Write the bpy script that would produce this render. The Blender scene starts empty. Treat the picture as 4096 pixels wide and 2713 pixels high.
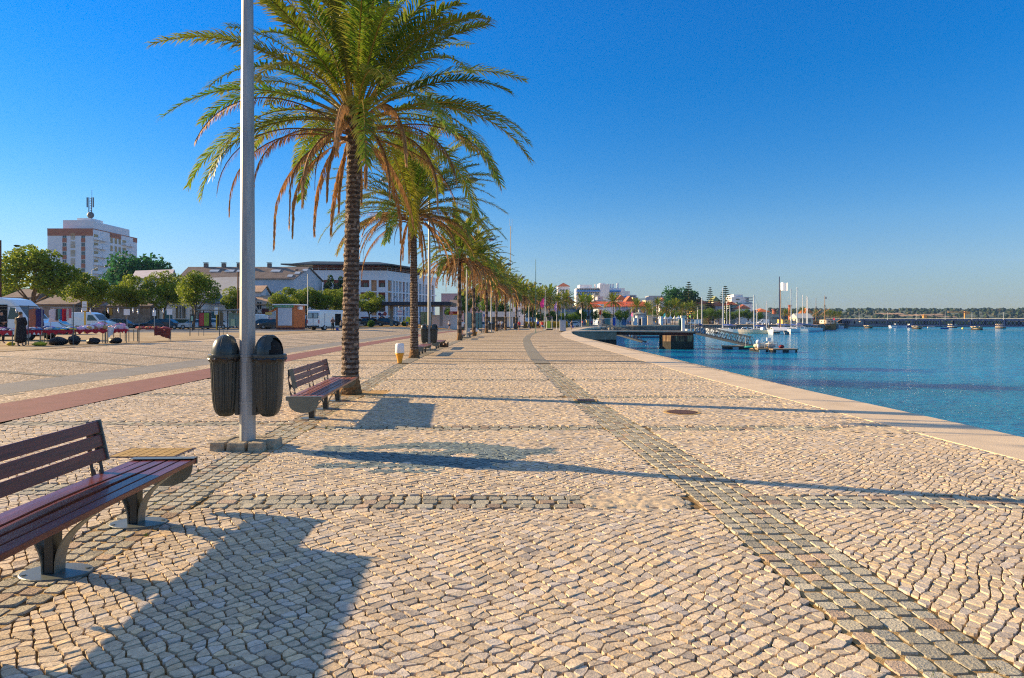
import bpy, bmesh, math, random
import numpy as np
from mathutils import Vector, Matrix, noise
R = math.radians
rnd = random.Random(7)
F = 2600.0; CH = 1.65; HZ = 1283.0
scene = bpy.context.scene
COL = bpy.data.collections.new("place"); scene.collection.children.link(COL)

def sstep(a, b, x):
    t = min(1, max(0, (x - a) / (b - a))); return t * t * (3 - 2 * t)
def gz(x, y):
    """height of the land: a slight rise away from the water"""
    r = sstep(-10.9, -19, x)
    return r * (0.42 + 0.33 * sstep(82, 150, y)) if r > 0 else 0.0
def G(px, py):
    z = 0
    for _ in range(12):
        Y = F * (CH - z) / (py - HZ); X = (px - 2048) / F * Y; z = 0.5 * z + 0.5 * gz(X, Y)
    return Vector((X, Y, gz(X, Y)))
def P(px, py, Y): return Vector(((px - 2048) / F * Y, Y, CH + (HZ - py) / F * Y))
def PX(px, Y): return (px - 2048) / F * Y
def PZ(py, Y): return CH + (HZ - py) / F * Y
WZ = -2.78

# ---------------------------------------------------------------- materials
MATS = {}
def hexc(c):
    return tuple(c) + (1.0,) if len(c) == 3 else c
def mat(name, col=(.5, .5, .5), rough=.7, metal=0, var=0.12, vscale=3.0, bump=0.0, bscale=20.0, col2=None, spec=.5, emit=None, coords='Object', det=4, coat=0):
    if name in MATS: return MATS[name]
    m = bpy.data.materials.new(name); m.use_nodes = True
    nt = m.node_tree; N = nt.nodes; L = nt.links; b = N['Principled BSDF']
    b.inputs['Roughness'].default_value = rough; b.inputs['Metallic'].default_value = metal
    b.inputs['Specular IOR Level'].default_value = spec
    if coat: b.inputs['Coat Weight'].default_value = coat; b.inputs['Coat Roughness'].default_value = .05
    tc = N.new('ShaderNodeTexCoord'); src = tc.outputs[coords]
    if var > 0 or col2:
        n = N.new('ShaderNodeTexNoise'); n.inputs['Scale'].default_value = vscale; n.inputs['Detail'].default_value = det
        n.inputs['Roughness'].default_value = .65
        L.new(src, n.inputs['Vector'])
        r = N.new('ShaderNodeValToRGB'); r.color_ramp.elements[0].position = .32; r.color_ramp.elements[1].position = .68
        c1 = [max(0, c * (1 - var)) for c in col[:3]]; c2 = col2 if col2 else [min(1, c * (1 + var)) for c in col[:3]]
        r.color_ramp.elements[0].color = hexc(c1); r.color_ramp.elements[1].color = hexc(c2)
        L.new(n.outputs['Fac'], r.inputs['Fac']); L.new(r.outputs['Color'], b.inputs['Base Color'])
    else: b.inputs['Base Color'].default_value = hexc(col)
    if bump > 0:
        n2 = N.new('ShaderNodeTexNoise'); n2.inputs['Scale'].default_value = bscale; n2.inputs['Detail'].default_value = 5
        L.new(src, n2.inputs['Vector'])
        bp = N.new('ShaderNodeBump'); bp.inputs['Strength'].default_value = 1; bp.inputs['Distance'].default_value = bump
        L.new(n2.outputs['Fac'], bp.inputs['Height']); L.new(bp.outputs['Normal'], b.inputs['Normal'])
    if emit: b.inputs['Emission Color'].default_value = hexc(emit[0]); b.inputs['Emission Strength'].default_value = emit[1]
    MATS[name] = m; return m
def amat(name, rough=.75, trans=0.0, vscale=30, var=.25, bump=0, bscale=60, spec=.3):
    """material whose own colour is stored per face in the attribute Col"""
    if name in MATS: return MATS[name]
    m = bpy.data.materials.new(name); m.use_nodes = True
    nt = m.node_tree; N = nt.nodes; L = nt.links; b = N['Principled BSDF']
    b.inputs['Roughness'].default_value = rough; b.inputs['Specular IOR Level'].default_value = spec
    a = N.new('ShaderNodeAttribute'); a.attribute_name = 'Col'
    tc = N.new('ShaderNodeTexCoord')
    n = N.new('ShaderNodeTexNoise'); n.inputs['Scale'].default_value = vscale; n.inputs['Detail'].default_value = 6; n.inputs['Roughness'].default_value = .7
    L.new(tc.outputs['Object'], n.inputs['Vector'])
    mr = N.new('ShaderNodeMapRange'); mr.inputs['From Min'].default_value = .3; mr.inputs['From Max'].default_value = .7
    mr.inputs['To Min'].default_value = 1 - var; mr.inputs['To Max'].default_value = 1 + var
    L.new(n.outputs['Fac'], mr.inputs['Value'])
    vm = N.new('ShaderNodeVectorMath'); vm.operation = 'SCALE'
    L.new(a.outputs['Color'], vm.inputs[0]); L.new(mr.outputs['Result'], vm.inputs['Scale'])
    L.new(vm.outputs['Vector'], b.inputs['Base Color'])
    if bump > 0:
        n2 = N.new('ShaderNodeTexNoise'); n2.inputs['Scale'].default_value = bscale; n2.inputs['Detail'].default_value = 5
        L.new(tc.outputs['Object'], n2.inputs['Vector'])
        bp = N.new('ShaderNodeBump'); bp.inputs['Strength'].default_value = 1; bp.inputs['Distance'].default_value = bump
        L.new(n2.outputs['Fac'], bp.inputs['Height']); L.new(bp.outputs['Normal'], b.inputs['Normal'])
    if trans > 0:
        t = N.new('ShaderNodeBsdfTranslucent'); mx = N.new('ShaderNodeMixShader'); mx.inputs[0].default_value = trans
        L.new(vm.outputs['Vector'], t.inputs['Color']); L.new(b.outputs[0], mx.inputs[1]); L.new(t.outputs[0], mx.inputs[2])
        L.new(mx.outputs[0], N['Material Output'].inputs['Surface'])
    MATS[name] = m; return m
def stretch(m, sc):
    """draw the noise of a material out along one axis: grain, streaks"""
    nt = m.node_tree; N = nt.nodes; L = nt.links; mp = N.new('ShaderNodeMapping'); mp.inputs['Scale'].default_value = sc
    tc = [n for n in N if n.type == 'TEX_COORD'][0]; tgt = [l.to_socket for l in list(L) if l.from_node == tc]
    src = [l.from_socket for l in list(L) if l.from_node == tc][0]
    for t in tgt: L.new(mp.outputs[0], t)
    L.new(src, mp.inputs['Vector']); return m
def glassy(name, col=(.02, .03, .035), rough=.08):
    return mat(name, col, rough, 0, var=.3, vscale=.6, spec=.9)

# ---------------------------------------------------------------- mesh builder
class MB:
    def __init__(s): s.v = []; s.f = []; s.m = []; s.c = []; s.smooth = []; s.cm = 0; s.cc = (1, 1, 1); s.sm = False
    def add(s, vs, fs):
        b = len(s.v); s.v += [tuple(v) for v in vs]
        for f in fs:
            s.f.append([i + b for i in f]); s.m.append(s.cm); s.c.append(s.cc); s.smooth.append(s.sm)
        return s
    def box(s, c, d, rz=0, tilt=None, taper=1.0):
        x, y, z = d[0] / 2, d[1] / 2, d[2] / 2
        vs = [(-x, -y, -z), (x, -y, -z), (x, y, -z), (-x, y, -z)] + [(a * taper, b * taper, z) for a, b in ((-x, -y), (x, -y), (x, y), (-x, y))]
        M = Matrix.Rotation(rz, 3, 'Z')
        if tilt is not None: M = M @ tilt
        vs = [M @ Vector(v) + Vector(c) for v in vs]
        return s.add(vs, [(0, 3, 2, 1), (4, 5, 6, 7), (0, 1, 5, 4), (1, 2, 6, 5), (2, 3, 7, 6), (3, 0, 4, 7)])
    def box2(s, a, b):
        return s.box([(a[i] + b[i]) / 2 for i in range(3)], [abs(b[i] - a[i]) for i in range(3)])
    def tube(s, pts, rad, n=8, caps=True, phase=0.0, squash=None):
        pts = [Vector(p) for p in pts]
        if not hasattr(rad, '__len__'): rad = [rad] * len(pts)
        vs = []; up = Vector((0, 0, 1)); prev = None
        for i, p in enumerate(pts):
            d = (pts[min(i + 1, len(pts) - 1)] - pts[max(i - 1, 0)]).normalized()
            if prev is None:
                a = d.cross(up) if abs(d.dot(up)) < .95 else d.cross(Vector((0, 1, 0)))
                if abs(d.dot(up)) >= .95: a = Vector((1, 0, 0)) - d * d.x
                a.normalize()
            else: a = (prev - d * prev.dot(d)).normalized()
            prev = a; b = d.cross(a)
            for k in range(n):
                t = 2 * math.pi * k / n + phase
                vs.append(p + (a * math.cos(t) + b * math.sin(t) * (squash or 1)) * rad[i])
        fs = []
        for i in range(len(pts) - 1):
            for k in range(n):
                k2 = (k + 1) % n; fs.append((i * n + k, i * n + k2, (i + 1) * n + k2, (i + 1) * n + k))
        if caps: fs.append(tuple(range(n))[::-1]); fs.append(tuple((len(pts) - 1) * n + k for k in range(n)))
        return s.add(vs, fs)
    def bar(s, a, b, r, n=6): return s.tube([a, b], r, n)
    def beam(s, a, b, w, h):
        a = Vector(a); b = Vector(b); d = (b - a).normalized()
        side = d.cross(Vector((0, 0, 1)))
        if side.length < 1e-3: side = Vector((1, 0, 0))
        side.normalize(); up = side.cross(d)
        vs = []
        for p in (a, b):
            for i, j in ((-1, -1), (1, -1), (1, 1), (-1, 1)): vs.append(p + side * (i * w / 2) + up * (j * h / 2))
        return s.add(vs, [(0, 3, 2, 1), (4, 5, 6, 7), (0, 1, 5, 4), (1, 2, 6, 5), (2, 3, 7, 6), (3, 0, 4, 7)])
    def lathe(s, prof, n=20, c=(0, 0, 0), sx=1, sy=1):
        vs = [(c[0] + r * sx * math.cos(2 * math.pi * k / n), c[1] + r * sy * math.sin(2 * math.pi * k / n), c[2] + z) for r, z in prof for k in range(n)]
        fs = [(i * n + k, i * n + (k + 1) % n, (i + 1) * n + (k + 1) % n, (i + 1) * n + k) for i in range(len(prof) - 1) for k in range(n)]
        if prof[0][0] > 1e-4: fs.append(tuple(range(n))[::-1])
        if prof[-1][0] > 1e-4: fs.append(tuple((len(prof) - 1) * n + k for k in range(n)))
        return s.add(vs, fs)
    def prism(s, poly, z0, z1):
        n = len(poly); vs = [(p[0], p[1], z0) for p in poly] + [(p[0], p[1], z1) for p in poly]
        a = sum(poly[i][0] * poly[(i + 1) % n][1] - poly[(i + 1) % n][0] * poly[i][1] for i in range(n))
        fs = [(i, (i + 1) % n, n + (i + 1) % n, n + i) for i in range(n)] + [tuple(range(n))[::-1], tuple(range(n, 2 * n))]
        if a < 0: fs = [f[::-1] for f in fs]
        return s.add(vs, fs)
    def extr(s, poly, axis, a, b):
        """poly of 2-D points extruded along axis (0 x, 1 y) between a and b; poly coords = other horizontal axis, z"""
        n = len(poly); vs = []
        for t in (a, b):
            for p in poly: vs.append((t, p[0], p[1]) if axis == 0 else (p[0], t, p[1]))
        fs = [(i, (i + 1) % n, n + (i + 1) % n, n + i) for i in range(n)] + [tuple(range(n))[::-1], tuple(range(n, 2 * n))]
        return s.add(vs, fs)
    def quad(s, a, b, c, d): return s.add([a, b, c, d], [(0, 1, 2, 3)])
    def blob(s, c, r, n=8, m=6, jit=0, rr=None):
        rr = rr or rnd; rx, ry, rz = r if hasattr(r, '__len__') else (r, r, r); vs = []
        for i in range(m + 1):
            ph = math.pi * i / m
            for k in range(n):
                t = 2 * math.pi * k / n; q = 1 + rr.uniform(-jit, jit)
                vs.append((c[0] + rx * math.sin(ph) * math.cos(t) * q, c[1] + ry * math.sin(ph) * math.sin(t) * q, c[2] - rz * math.cos(ph) * q))
        fs = [(i * n + k, i * n + (k + 1) % n, (i + 1) * n + (k + 1) % n, (i + 1) * n + k) for i in range(m) for k in range(n)]
        return s.add(vs, fs)
    def mesh(s, name, mats=None, bevel=0):
        me = bpy.data.meshes.new(name); me.from_pydata(s.v, [], s.f)
        if mats:
            for m in (mats if isinstance(mats, (list, tuple)) else [mats]): me.materials.append(m)
        me.polygons.foreach_set('material_index', s.m)
        me.polygons.foreach_set('use_smooth', s.smooth)
        if any(c != (1, 1, 1) for c in s.c):
            at = me.color_attributes.new('Col', 'FLOAT_COLOR', 'CORNER'); arr = []
            for f, c in zip(s.f, s.c): arr += list(hexc(c)) * len(f)
            at.data.foreach_set('color', arr)
        me.update(); me.validate()
        return me
    def build(s, name, mats, parent=None, loc=None, rz=0, bevel=0, fixn=True):
        me = s.mesh(name, mats)
        if fixn or bevel:
            bm = bmesh.new(); bm.from_mesh(me)
            bmesh.ops.remove_doubles(bm, verts=bm.verts, dist=1e-5)
            if fixn: bmesh.ops.recalc_face_normals(bm, faces=bm.faces)
            if bevel:
                es = [e for e in bm.edges if len(e.link_faces) == 2 and e.calc_face_angle(0) > .6]
                bmesh.ops.bevel(bm, geom=es, offset=bevel, segments=2, affect='EDGES', profile=.6, clamp_overlap=True)
            bm.to_mesh(me); bm.free()
        return link(name, me, parent, loc, rz)
def link(name, me, parent=None, loc=None, rz=0):
    o = bpy.data.objects.new(name, me); COL.objects.link(o)
    if parent: o.parent = parent
    if loc is not None: o.location = loc
    o.rotation_euler = (0, 0, rz)
    return o
def tag(o, label=None, cat=None, group=None, kind=None):
    if label: o['label'] = label
    if cat: o['category'] = cat
    if group: o['group'] = group
    if kind: o['kind'] = kind
    return o
def thing(name, label, cat, loc=(0, 0, 0), rz=0, group=None):
    o = bpy.data.objects.new(name, None); COL.objects.link(o); o.empty_display_size = .2
    o.location = loc; o.rotation_euler = (0, 0, rz); return tag(o, label, cat, group)
def struct(name, mb, mats, **k):
    return tag(mb.build(name, mats, fixn=k.get('fixn', False)), kind='structure')
def copy_tree(o, parent=None):
    c = o.copy(); COL.objects.link(c); c.parent = parent
    for ch in list(o.children): copy_tree(ch, c)
    return c
def dup(root, loc, rz=0, label=None, scale=None, group=None):
    r = copy_tree(root); r.location = loc; r.rotation_euler = (0, 0, rz)
    if scale is not None: r.scale = scale if hasattr(scale, '__len__') else (scale,) * 3
    if label: r['label'] = label
    if group: r['group'] = group
    return r
def lerp_path(pts, y):
    """x on a polyline of (x, y) at the given y"""
    for (x0, y0), (x1, y1) in zip(pts, pts[1:]):
        if y <= y1: return x0 + (x1 - x0) * (y - y0) / (y1 - y0)
    return pts[-1][0]
def text_mesh(txt, size, depth=.004):
    cu = bpy.data.curves.new('t', 'FONT'); cu.body = txt; cu.size = size; cu.extrude = depth; cu.align_x = 'CENTER'; cu.align_y = 'CENTER'; cu.resolution_u = 2
    o = bpy.data.objects.new('t', cu); COL.objects.link(o)
    me = bpy.data.meshes.new_from_object(o.evaluated_get(bpy.context.evaluated_depsgraph_get()))
    bpy.data.objects.remove(o); return me
def text_on(txt, size, m, parent, loc, rz=0, name='lettering', sx=1):
    me = text_mesh(txt, size); me.materials.clear(); me.materials.append(m)
    o = link(name, me, parent, loc); o.rotation_euler = (R(90), 0, rz); o.scale = (sx, 1, 1); return o

# ---------------------------------------------------------------- camera, sun, sky
cam = bpy.data.cameras.new('camera'); camo = bpy.data.objects.new('camera', cam); COL.objects.link(camo)
camo.location = (0, 0, CH); camo.rotation_euler = (R(90), 0, 0)
cam.sensor_width = 36; cam.lens = 36 * F / 4096; cam.shift_y = -(2713 / 2 - HZ) / 4096; cam.clip_start = .05; cam.clip_end = 20000
scene.camera = camo
SUN_EL = R(18.6); SUN_AZ = math.atan2(-.955, .296)      # clockwise from +Y
sd = Vector((math.sin(SUN_AZ) * math.cos(SUN_EL), math.cos(SUN_AZ) * math.cos(SUN_EL), math.sin(SUN_EL)))
sl = bpy.data.lights.new('sun', 'SUN'); sl.energy = 5.0; sl.angle = R(.55); sl.color = (1, .725, .395)
so = bpy.data.objects.new('sun', sl); COL.objects.link(so); so.rotation_euler = sd.to_track_quat('Z', 'Y').to_euler(); so.location = (-20, 10, 30)
w = bpy.data.worlds.new('World'); scene.world = w; w.use_nodes = True
nt = w.node_tree; bg = nt.nodes['Background']
sky = nt.nodes.new('ShaderNodeTexSky'); sky.sky_type = 'NISHITA'; sky.sun_disc = False
sky.sun_elevation = SUN_EL; sky.sun_rotation = SUN_AZ % (2 * math.pi); sky.air_density = 1.0; sky.dust_density = .05; sky.ozone_density = 2.6
hs = nt.nodes.new('ShaderNodeHueSaturation'); hs.inputs['Saturation'].default_value = 1.5; hs.inputs['Hue'].default_value = .5
nt.links.new(sky.outputs[0], hs.inputs['Color'])
tcw = nt.nodes.new('ShaderNodeTexCoord'); sxyz = nt.nodes.new('ShaderNodeSeparateXYZ'); nt.links.new(tcw.outputs['Generated'], sxyz.inputs[0])
crw = nt.nodes.new('ShaderNodeValToRGB'); nt.links.new(sxyz.outputs['Z'], crw.inputs['Fac'])      # height tint painted over the sky: dimmer at the horizon, azure above
crw.color_ramp.elements[0].position = 0; crw.color_ramp.elements[0].color = (.46, .49, .72, 1)
crw.color_ramp.elements[1].position = .42; crw.color_ramp.elements[1].color = (.55, .98, 1.27, 1)
e_ = crw.color_ramp.elements.new(.14); e_.color = (.80, .80, .96, 1)
mxw = nt.nodes.new('ShaderNodeVectorMath'); mxw.operation = 'MULTIPLY'; nt.links.new(hs.outputs[0], mxw.inputs[0]); nt.links.new(crw.outputs[0], mxw.inputs[1])
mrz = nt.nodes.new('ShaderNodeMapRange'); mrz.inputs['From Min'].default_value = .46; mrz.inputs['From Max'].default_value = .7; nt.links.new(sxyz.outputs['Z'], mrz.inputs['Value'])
hz2 = nt.nodes.new('ShaderNodeHueSaturation'); hz2.inputs['Saturation'].default_value = .75; hz2.inputs['Value'].default_value = 1.75; nt.links.new(sky.outputs[0], hz2.inputs['Color'])      # overhead sky above the view, brightened and paled to fill the shadows
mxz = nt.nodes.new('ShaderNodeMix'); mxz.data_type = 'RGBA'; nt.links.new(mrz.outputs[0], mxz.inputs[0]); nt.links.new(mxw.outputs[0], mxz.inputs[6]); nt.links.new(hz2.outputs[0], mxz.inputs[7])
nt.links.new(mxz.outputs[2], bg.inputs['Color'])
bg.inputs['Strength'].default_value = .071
vs_ = scene.view_settings; vs_.view_transform = 'Standard'; vs_.look = 'None'; vs_.exposure = 1.2; vs_.gamma = 1
scene.render.resolution_x = 1024; scene.render.resolution_y = 678
scene.cycles.use_denoising = False; scene.cycles.filter_width = 1.15; scene.cycles.sample_clamp_direct = 5; scene.cycles.sample_clamp_indirect = 2.5
scene.cycles.max_bounces = 6; scene.cycles.transparent_max_bounces = 8; scene.cycles.volume_bounces = 0
# ================================================================= the ground
BAND1 = [(-2.85, -2), (-3.0, 4), (-3.3, 8.9), (-3.63, 16), (-4.3, 27), (-4.4, 55), (-4.2, 70), (-3.9, 86), (-2.4, 102), (-.9, 113), (3.0, 130)]
BAND2 = [(2.2, -2), (2.1, 3), (1.98, 6.4), (1.5, 13.5), (1.05, 29), (1.05, 42.5), (1.3, 59), (1.9, 72.7), (3, 88), (6.3, 116)]
COP_IN = [(6.3, -6), (6.04, 7.7), (5.46, 20), (5.25, 39), (5.15, 64), (5.9, 80), (7.3, 94.5), (9.5, 110), (15.8, 150), (21.5, 176), (33.5, 222), (45.5, 244), (64, 256)]
COP_OUT = [(7.5, -6), (7.22, 9.2), (6.79, 20), (6.6, 31.6), (6.45, 40), (6.7, 60), (6.95, 67), (7.5, 80), (8.6, 94.5), (10.6, 108), (17.2, 148), (23, 174), (35.5, 219), (46.8, 241), (65, 252)]
SHORE = [(7.0, -400), (7.0, 100)] + [(10.0, 108), (16.5, 149), (22.3, 175), (34.5, 220.5), (46, 242.5), (64.5, 254), (130, 270), (150, 330), (162, 342), (206, 398), (214, 440), (230, 462), (1600, 500), (9000, 540)]
PATH_A = [(-7.9, -6), (-8.27, 10.5), (-9.07, 25.8), (-9.6, 40.4), (-9.7, 62), (-9.2, 90), (-6.5, 125)]
PATH_B = [(-9.9, -6), (-10.1, 12.8), (-10.75, 31), (-11.0, 41.7), (-11.1, 70.8), (-10.5, 92), (-8, 128)]
ROADE = -20.0
ST_X0, ST_X1, ST_Y0, ST_Y1 = -8.9, 6.35, .6, 25.0

def calcada_mat():
    m = bpy.data.materials.new('limestone_cobbles'); m.use_nodes = True; nt = m.node_tree; N = nt.nodes; L = nt.links; b = N['Principled BSDF']
    b.inputs['Roughness'].default_value = .75; b.inputs['Specular IOR Level'].default_value = .3
    g = N.new('ShaderNodeNewGeometry')
    mp = N.new('ShaderNodeMapping'); mp.inputs['Rotation'].default_value = (0, 0, R(24)); L.new(g.outputs['Position'], mp.inputs['Vector'])
    v = N.new('ShaderNodeTexVoronoi'); v.inputs['Scale'].default_value = 10.8; v.inputs['Randomness'].default_value = .62; L.new(mp.outputs[0], v.inputs['Vector'])
    ve = N.new('ShaderNodeTexVoronoi'); ve.feature = 'DISTANCE_TO_EDGE'; ve.inputs['Scale'].default_value = 10.8; ve.inputs['Randomness'].default_value = .62; L.new(mp.outputs[0], ve.inputs['Vector'])
    r = N.new('ShaderNodeValToRGB'); r.color_ramp.elements[0].color = (.42, .32, .2, 1); r.color_ramp.elements[1].color = (.76, .61, .43, 1)
    sp = N.new('ShaderNodeSeparateColor'); L.new(v.outputs['Color'], sp.inputs[0]); L.new(sp.outputs[0], r.inputs['Fac'])
    n = N.new('ShaderNodeTexNoise'); n.inputs['Scale'].default_value = .35; n.inputs['Detail'].default_value = 6; L.new(g.outputs['Position'], n.inputs['Vector'])
    r3 = N.new('ShaderNodeMapRange'); r3.inputs['From Min'].default_value = .3; r3.inputs['From Max'].default_value = .7; r3.inputs['To Min'].default_value = .85; r3.inputs['To Max'].default_value = 1.12; L.new(n.outputs['Fac'], r3.inputs['Value'])
    r2 = N.new('ShaderNodeValToRGB'); r2.color_ramp.elements[0].position = .03; r2.color_ramp.elements[1].position = .1; L.new(ve.outputs['Distance'], r2.inputs['Fac'])
    r2.color_ramp.elements[0].color = (.13, .085, .04, 1); r2.color_ramp.elements[1].color = (1, 1, 1, 1)
    mx = N.new('ShaderNodeMix'); mx.data_type = 'RGBA'; mx.blend_type = 'MIX'
    L.new(r2.outputs['Color'], mx.inputs[0]); mx.inputs[6].default_value = (.20, .135, .06, 1); L.new(r.outputs['Color'], mx.inputs[7])
    sc = N.new('ShaderNodeVectorMath'); sc.operation = 'SCALE'; L.new(mx.outputs[2], sc.inputs[0]); L.new(r3.outputs[0], sc.inputs['Scale'])
    L.new(sc.outputs[0], b.inputs['Base Color'])
    bp = N.new('ShaderNodeBump'); bp.inputs['Distance'].default_value = .03; bp.inputs['Strength'].default_value = .8; L.new(ve.outputs['Distance'], bp.inputs['Height']); L.new(bp.outputs[0], b.inputs['Normal'])
    return m
M_CALC = calcada_mat()
M_SAND = mat('ochre_joint_sand', (.13, .08, .03), .95, var=.35, vscale=9, bump=.008, bscale=90, col2=(.26, .16, .055))
M_SANDL = mat('ochre_sett_sand', (.32, .20, .075), .95, var=.3, vscale=9, bump=.006, bscale=90, col2=(.46, .31, .13))
M_DIRT = mat('dry_ochre_dirt', (.30, .19, .085), .95, var=.3, vscale=.55, bump=.02, bscale=12, col2=(.42, .33, .2), det=8)
M_DRYG = mat('dry_orange_grass', (.42, .23, .05), .95, var=.3, vscale=1.5, bump=.03, bscale=9)
M_ASPH = mat('asphalt', (.115, .11, .105), .85, var=.2, vscale=1.2, bump=.003, bscale=150, det=7)
M_ASPHL = mat('pale_asphalt', (.21, .2, .18), .85, var=.15, vscale=1.0, bump=.003, bscale=150, det=7)
M_RED = mat('red_path_surface', (.20, .075, .06), .8, var=.18, vscale=2.0, bump=.002, bscale=160, det=8)
M_COP = mat('pale_coping_stone', (.62, .49, .33), .7, var=.14, vscale=1.3, bump=.004, bscale=60, det=8)
M_GRANSH = mat('granite_sett_far', (.22, .20, .15), .8, var=.35, vscale=9, bump=.02, bscale=14)

def strip(name, pa, pb, dz, m, ys, thick=0, nx=1):
    mb = MB(); n = nx + 1; vs = []
    for y in ys:
        xa, xb = lerp_path(pa, y), lerp_path(pb, y)
        for k in range(n):
            x = xa + (xb - xa) * k / nx; vs.append((x, y, gz(x, y) + dz))
    fs = [(i * n + k + 1, i * n + k, (i + 1) * n + k, (i + 1) * n + k + 1) for i in range(len(ys) - 1) for k in range(nx)]
    mb.add(vs, fs); return struct(name, mb, m, fixn=False) if not thick else mb
def yr(a, b, s): return [a + (b - a) * i / max(1, round((b - a) / s)) for i in range(max(1, round((b - a) / s)) + 1)]

# land sheet out to the horizon
ys = sorted(set([-400, -100, -30, ST_Y0, ST_Y1] + yr(-30, 160, 4.75) + yr(160, 470, 8) + [480, 500, 540, 700, 1200, 3000, 9000]))
xs0 = [-9000, -3000, -900, -400, -200, -120, -80, -60, -50, -42, -36, -31, -27, -24, -22, -20, -19, -18, -17, -16, -15, -14, -13, -12, -11, -10.5, ST_X0, -6, -3, 0, 3, ST_X1 - .05]
mb = MB(); vs = []; nxx = len(xs0) + 2
for y in ys:
    sx = lerp_path(SHORE, y)
    row = xs0 + [min(sx, 6.31 + (sx - 6.31) * .5), sx]
    for x in row: vs.append((x, y, gz(x, y)))
fs = []
for i in range(len(ys) - 1):
    for k in range(nxx - 1):
        if ys[i] >= ST_Y0 - .01 and ys[i + 1] <= ST_Y1 + .01 and k < len(xs0) - 1 and xs0[k] >= ST_X0 - .01: continue
        fs.append((i * nxx + k, i * nxx + k + 1, (i + 1) * nxx + k + 1, (i + 1) * nxx + k))
mb.add(vs, fs); struct('ground', mb, M_CALC)
mb = MB(); mb.quad((ST_X0 - .3, ST_Y0 - .3, -.018), (ST_X1 + .2, ST_Y0 - .3, -.018), (ST_X1 + .2, ST_Y1 + .3, -.018), (ST_X0 - .3, ST_Y1 + .3, -.018))
struct('joint_sand', mb, M_SAND)
for nm_, bd_, hw_ in (('sett_joint_sand', BAND1, .26), ('sett_joint_sand', BAND2, .32)): strip(nm_, [(x - hw_, y) for x, y in bd_], [(x + hw_, y) for x, y in bd_], -.0115, M_SANDL, yr(.5, 25, 2))
strip('red_path', PATH_A, PATH_B, .006, M_RED, yr(-6, 124, 4), nx=2)
strip('grey_path', [(-11.25, -6), (-11.3, 12), (-11.5, 60), (-11.2, 92), (-8.7, 128)], [(-12.7, -6), (-12.8, 12), (-12.9, 60), (-12.4, 92), (-9.9, 128)], .006, M_ASPHL, yr(-6, 124, 4), nx=3)
strip('dirt_lot', [(-60, -10), (-60, 130)], [(ROADE, -10), (ROADE - .4, 60), (-22.5, 92), (-21, 130)], .01, M_DIRT, yr(-10, 108, 4), nx=16)
strip('dirt_kerb', [(ROADE, -10), (ROADE - .4, 60), (-22.5, 92)], [(ROADE + .16, -10), (ROADE - .24, 60), (-22.3, 92)], .05, mat('kerb_stone', (.2, .18, .15)), yr(-10, 92, 4))
strip('street', [(-200, 90), (-200, 400)], [(-27, 90), (-26, 108), (-19, 200), (-12, 400)], .016, M_ASPH, yr(96, 330, 6), nx=20)
strip('lot_asphalt', [(-58, 66), (-58, 96)], [(-25, 66), (-26.5, 96)], .016, M_ASPHL, yr(66, 90, 4), nx=10)
strip('dry_verge', [(-30, 108), (-24, 150)], [(-13.5, 112), (-10, 150)], .024, M_DRYG, yr(112, 148, 4), nx=8)
# transverse granite bands beyond the modelled cobbles
mbb = MB()
def tband(y, side): return y + (.45 if side < 0 else 0)
TB = [5.93 + 4.08 * i for i in range(0, 24)]
for t in TB:
    if t < ST_Y1 - .2: segs = []
    else: segs = [(lerp_path(PATH_A, t) + .05, lerp_path(COP_IN, t) - .05)]
    segs.append((-11.25, -11.05)); segs.append((ROADE + .3, -12.85))
    for a, b in segs:
        n = max(1, int((b - a) / 1.5)); vs = []
        for i in range(n + 1):
            x = a + (b - a) * i / n
            for dy in (-.2, .2): vs.append((x, t + dy + (.45 if x < -3.4 else 0), gz(x, t) + .005))
        mbb.add(vs, [(2 * i, 2 * i + 2, 2 * i + 3, 2 * i + 1) for i in range(n)])
struct('granite_cross_bands', mbb, M_GRANSH)
strip('granite_band_far', [(x - .24, y) for x, y in BAND1], [(x + .24, y) for x, y in BAND1], .009, M_GRANSH, yr(ST_Y1, 128, 4))
strip('granite_band_mid', [(x - .3, y) for x, y in BAND2], [(x + .3, y) for x, y in BAND2], .009, M_GRANSH, yr(ST_Y1, 114, 3))

# ---- individually laid cobbles near the camera
def ndc(x, y, s, k=0.0): return noise.noise(Vector((x * s, y * s, k)))
def band_x(pts, y): return lerp_path(pts, y)
def in_mosaic(x, y):
    """dark blue-grey limestone figure inlaid in the pavement"""
    u = (x + .95) / 1.35; v = (y - 8.05) / 1.0       # around the middle of the figure
    if abs(u) > 1.25 or abs(v) > 1.2: return False
    d = u * u + v * v * 1.15
    a = d < .72 and not (.15 < v < .33 and -.75 < u < .1) and not ((u - .28) ** 2 + (v + .08) ** 2 < .012)
    tail = .55 < u < 1.12 and abs(v - .1 - (u - .7) * .25) < .14 + (u - .55) * .12 and not abs(u - .78) < .04
    nose = -1.12 < u < -.62 and -.2 < v - .12 < .42 and not abs(u + .7) < .055
    keel = -.95 < u < .55 and -.78 < v < -.52
    foot = -.45 < u < .12 and -.98 < v < -.84
    return (a and not (v < -.5 and not keel)) or tail or nose or keel or foot
def zone(x, y):
    if x < band_x(PATH_A, y) + .01 or x > band_x(COP_IN, y) - .01: return 'out'
    if abs(x - band_x(BAND1, y)) < .25: return 'b1'
    if abs(x - band_x(BAND2, y)) < .31: return 'b2'
    s = x - band_x(BAND1, y)
    for t in TB[:6]:
        if abs(y - t - (.45 if s < 0 else 0)) < .205: return 't'
    return 'lime'
VB = []; FB = []; CB = []; MI = []
sr = random.Random(3)
PITS = [(1401, 1574, .62, .62), (1657, 1432, .6, .5)]
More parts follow.
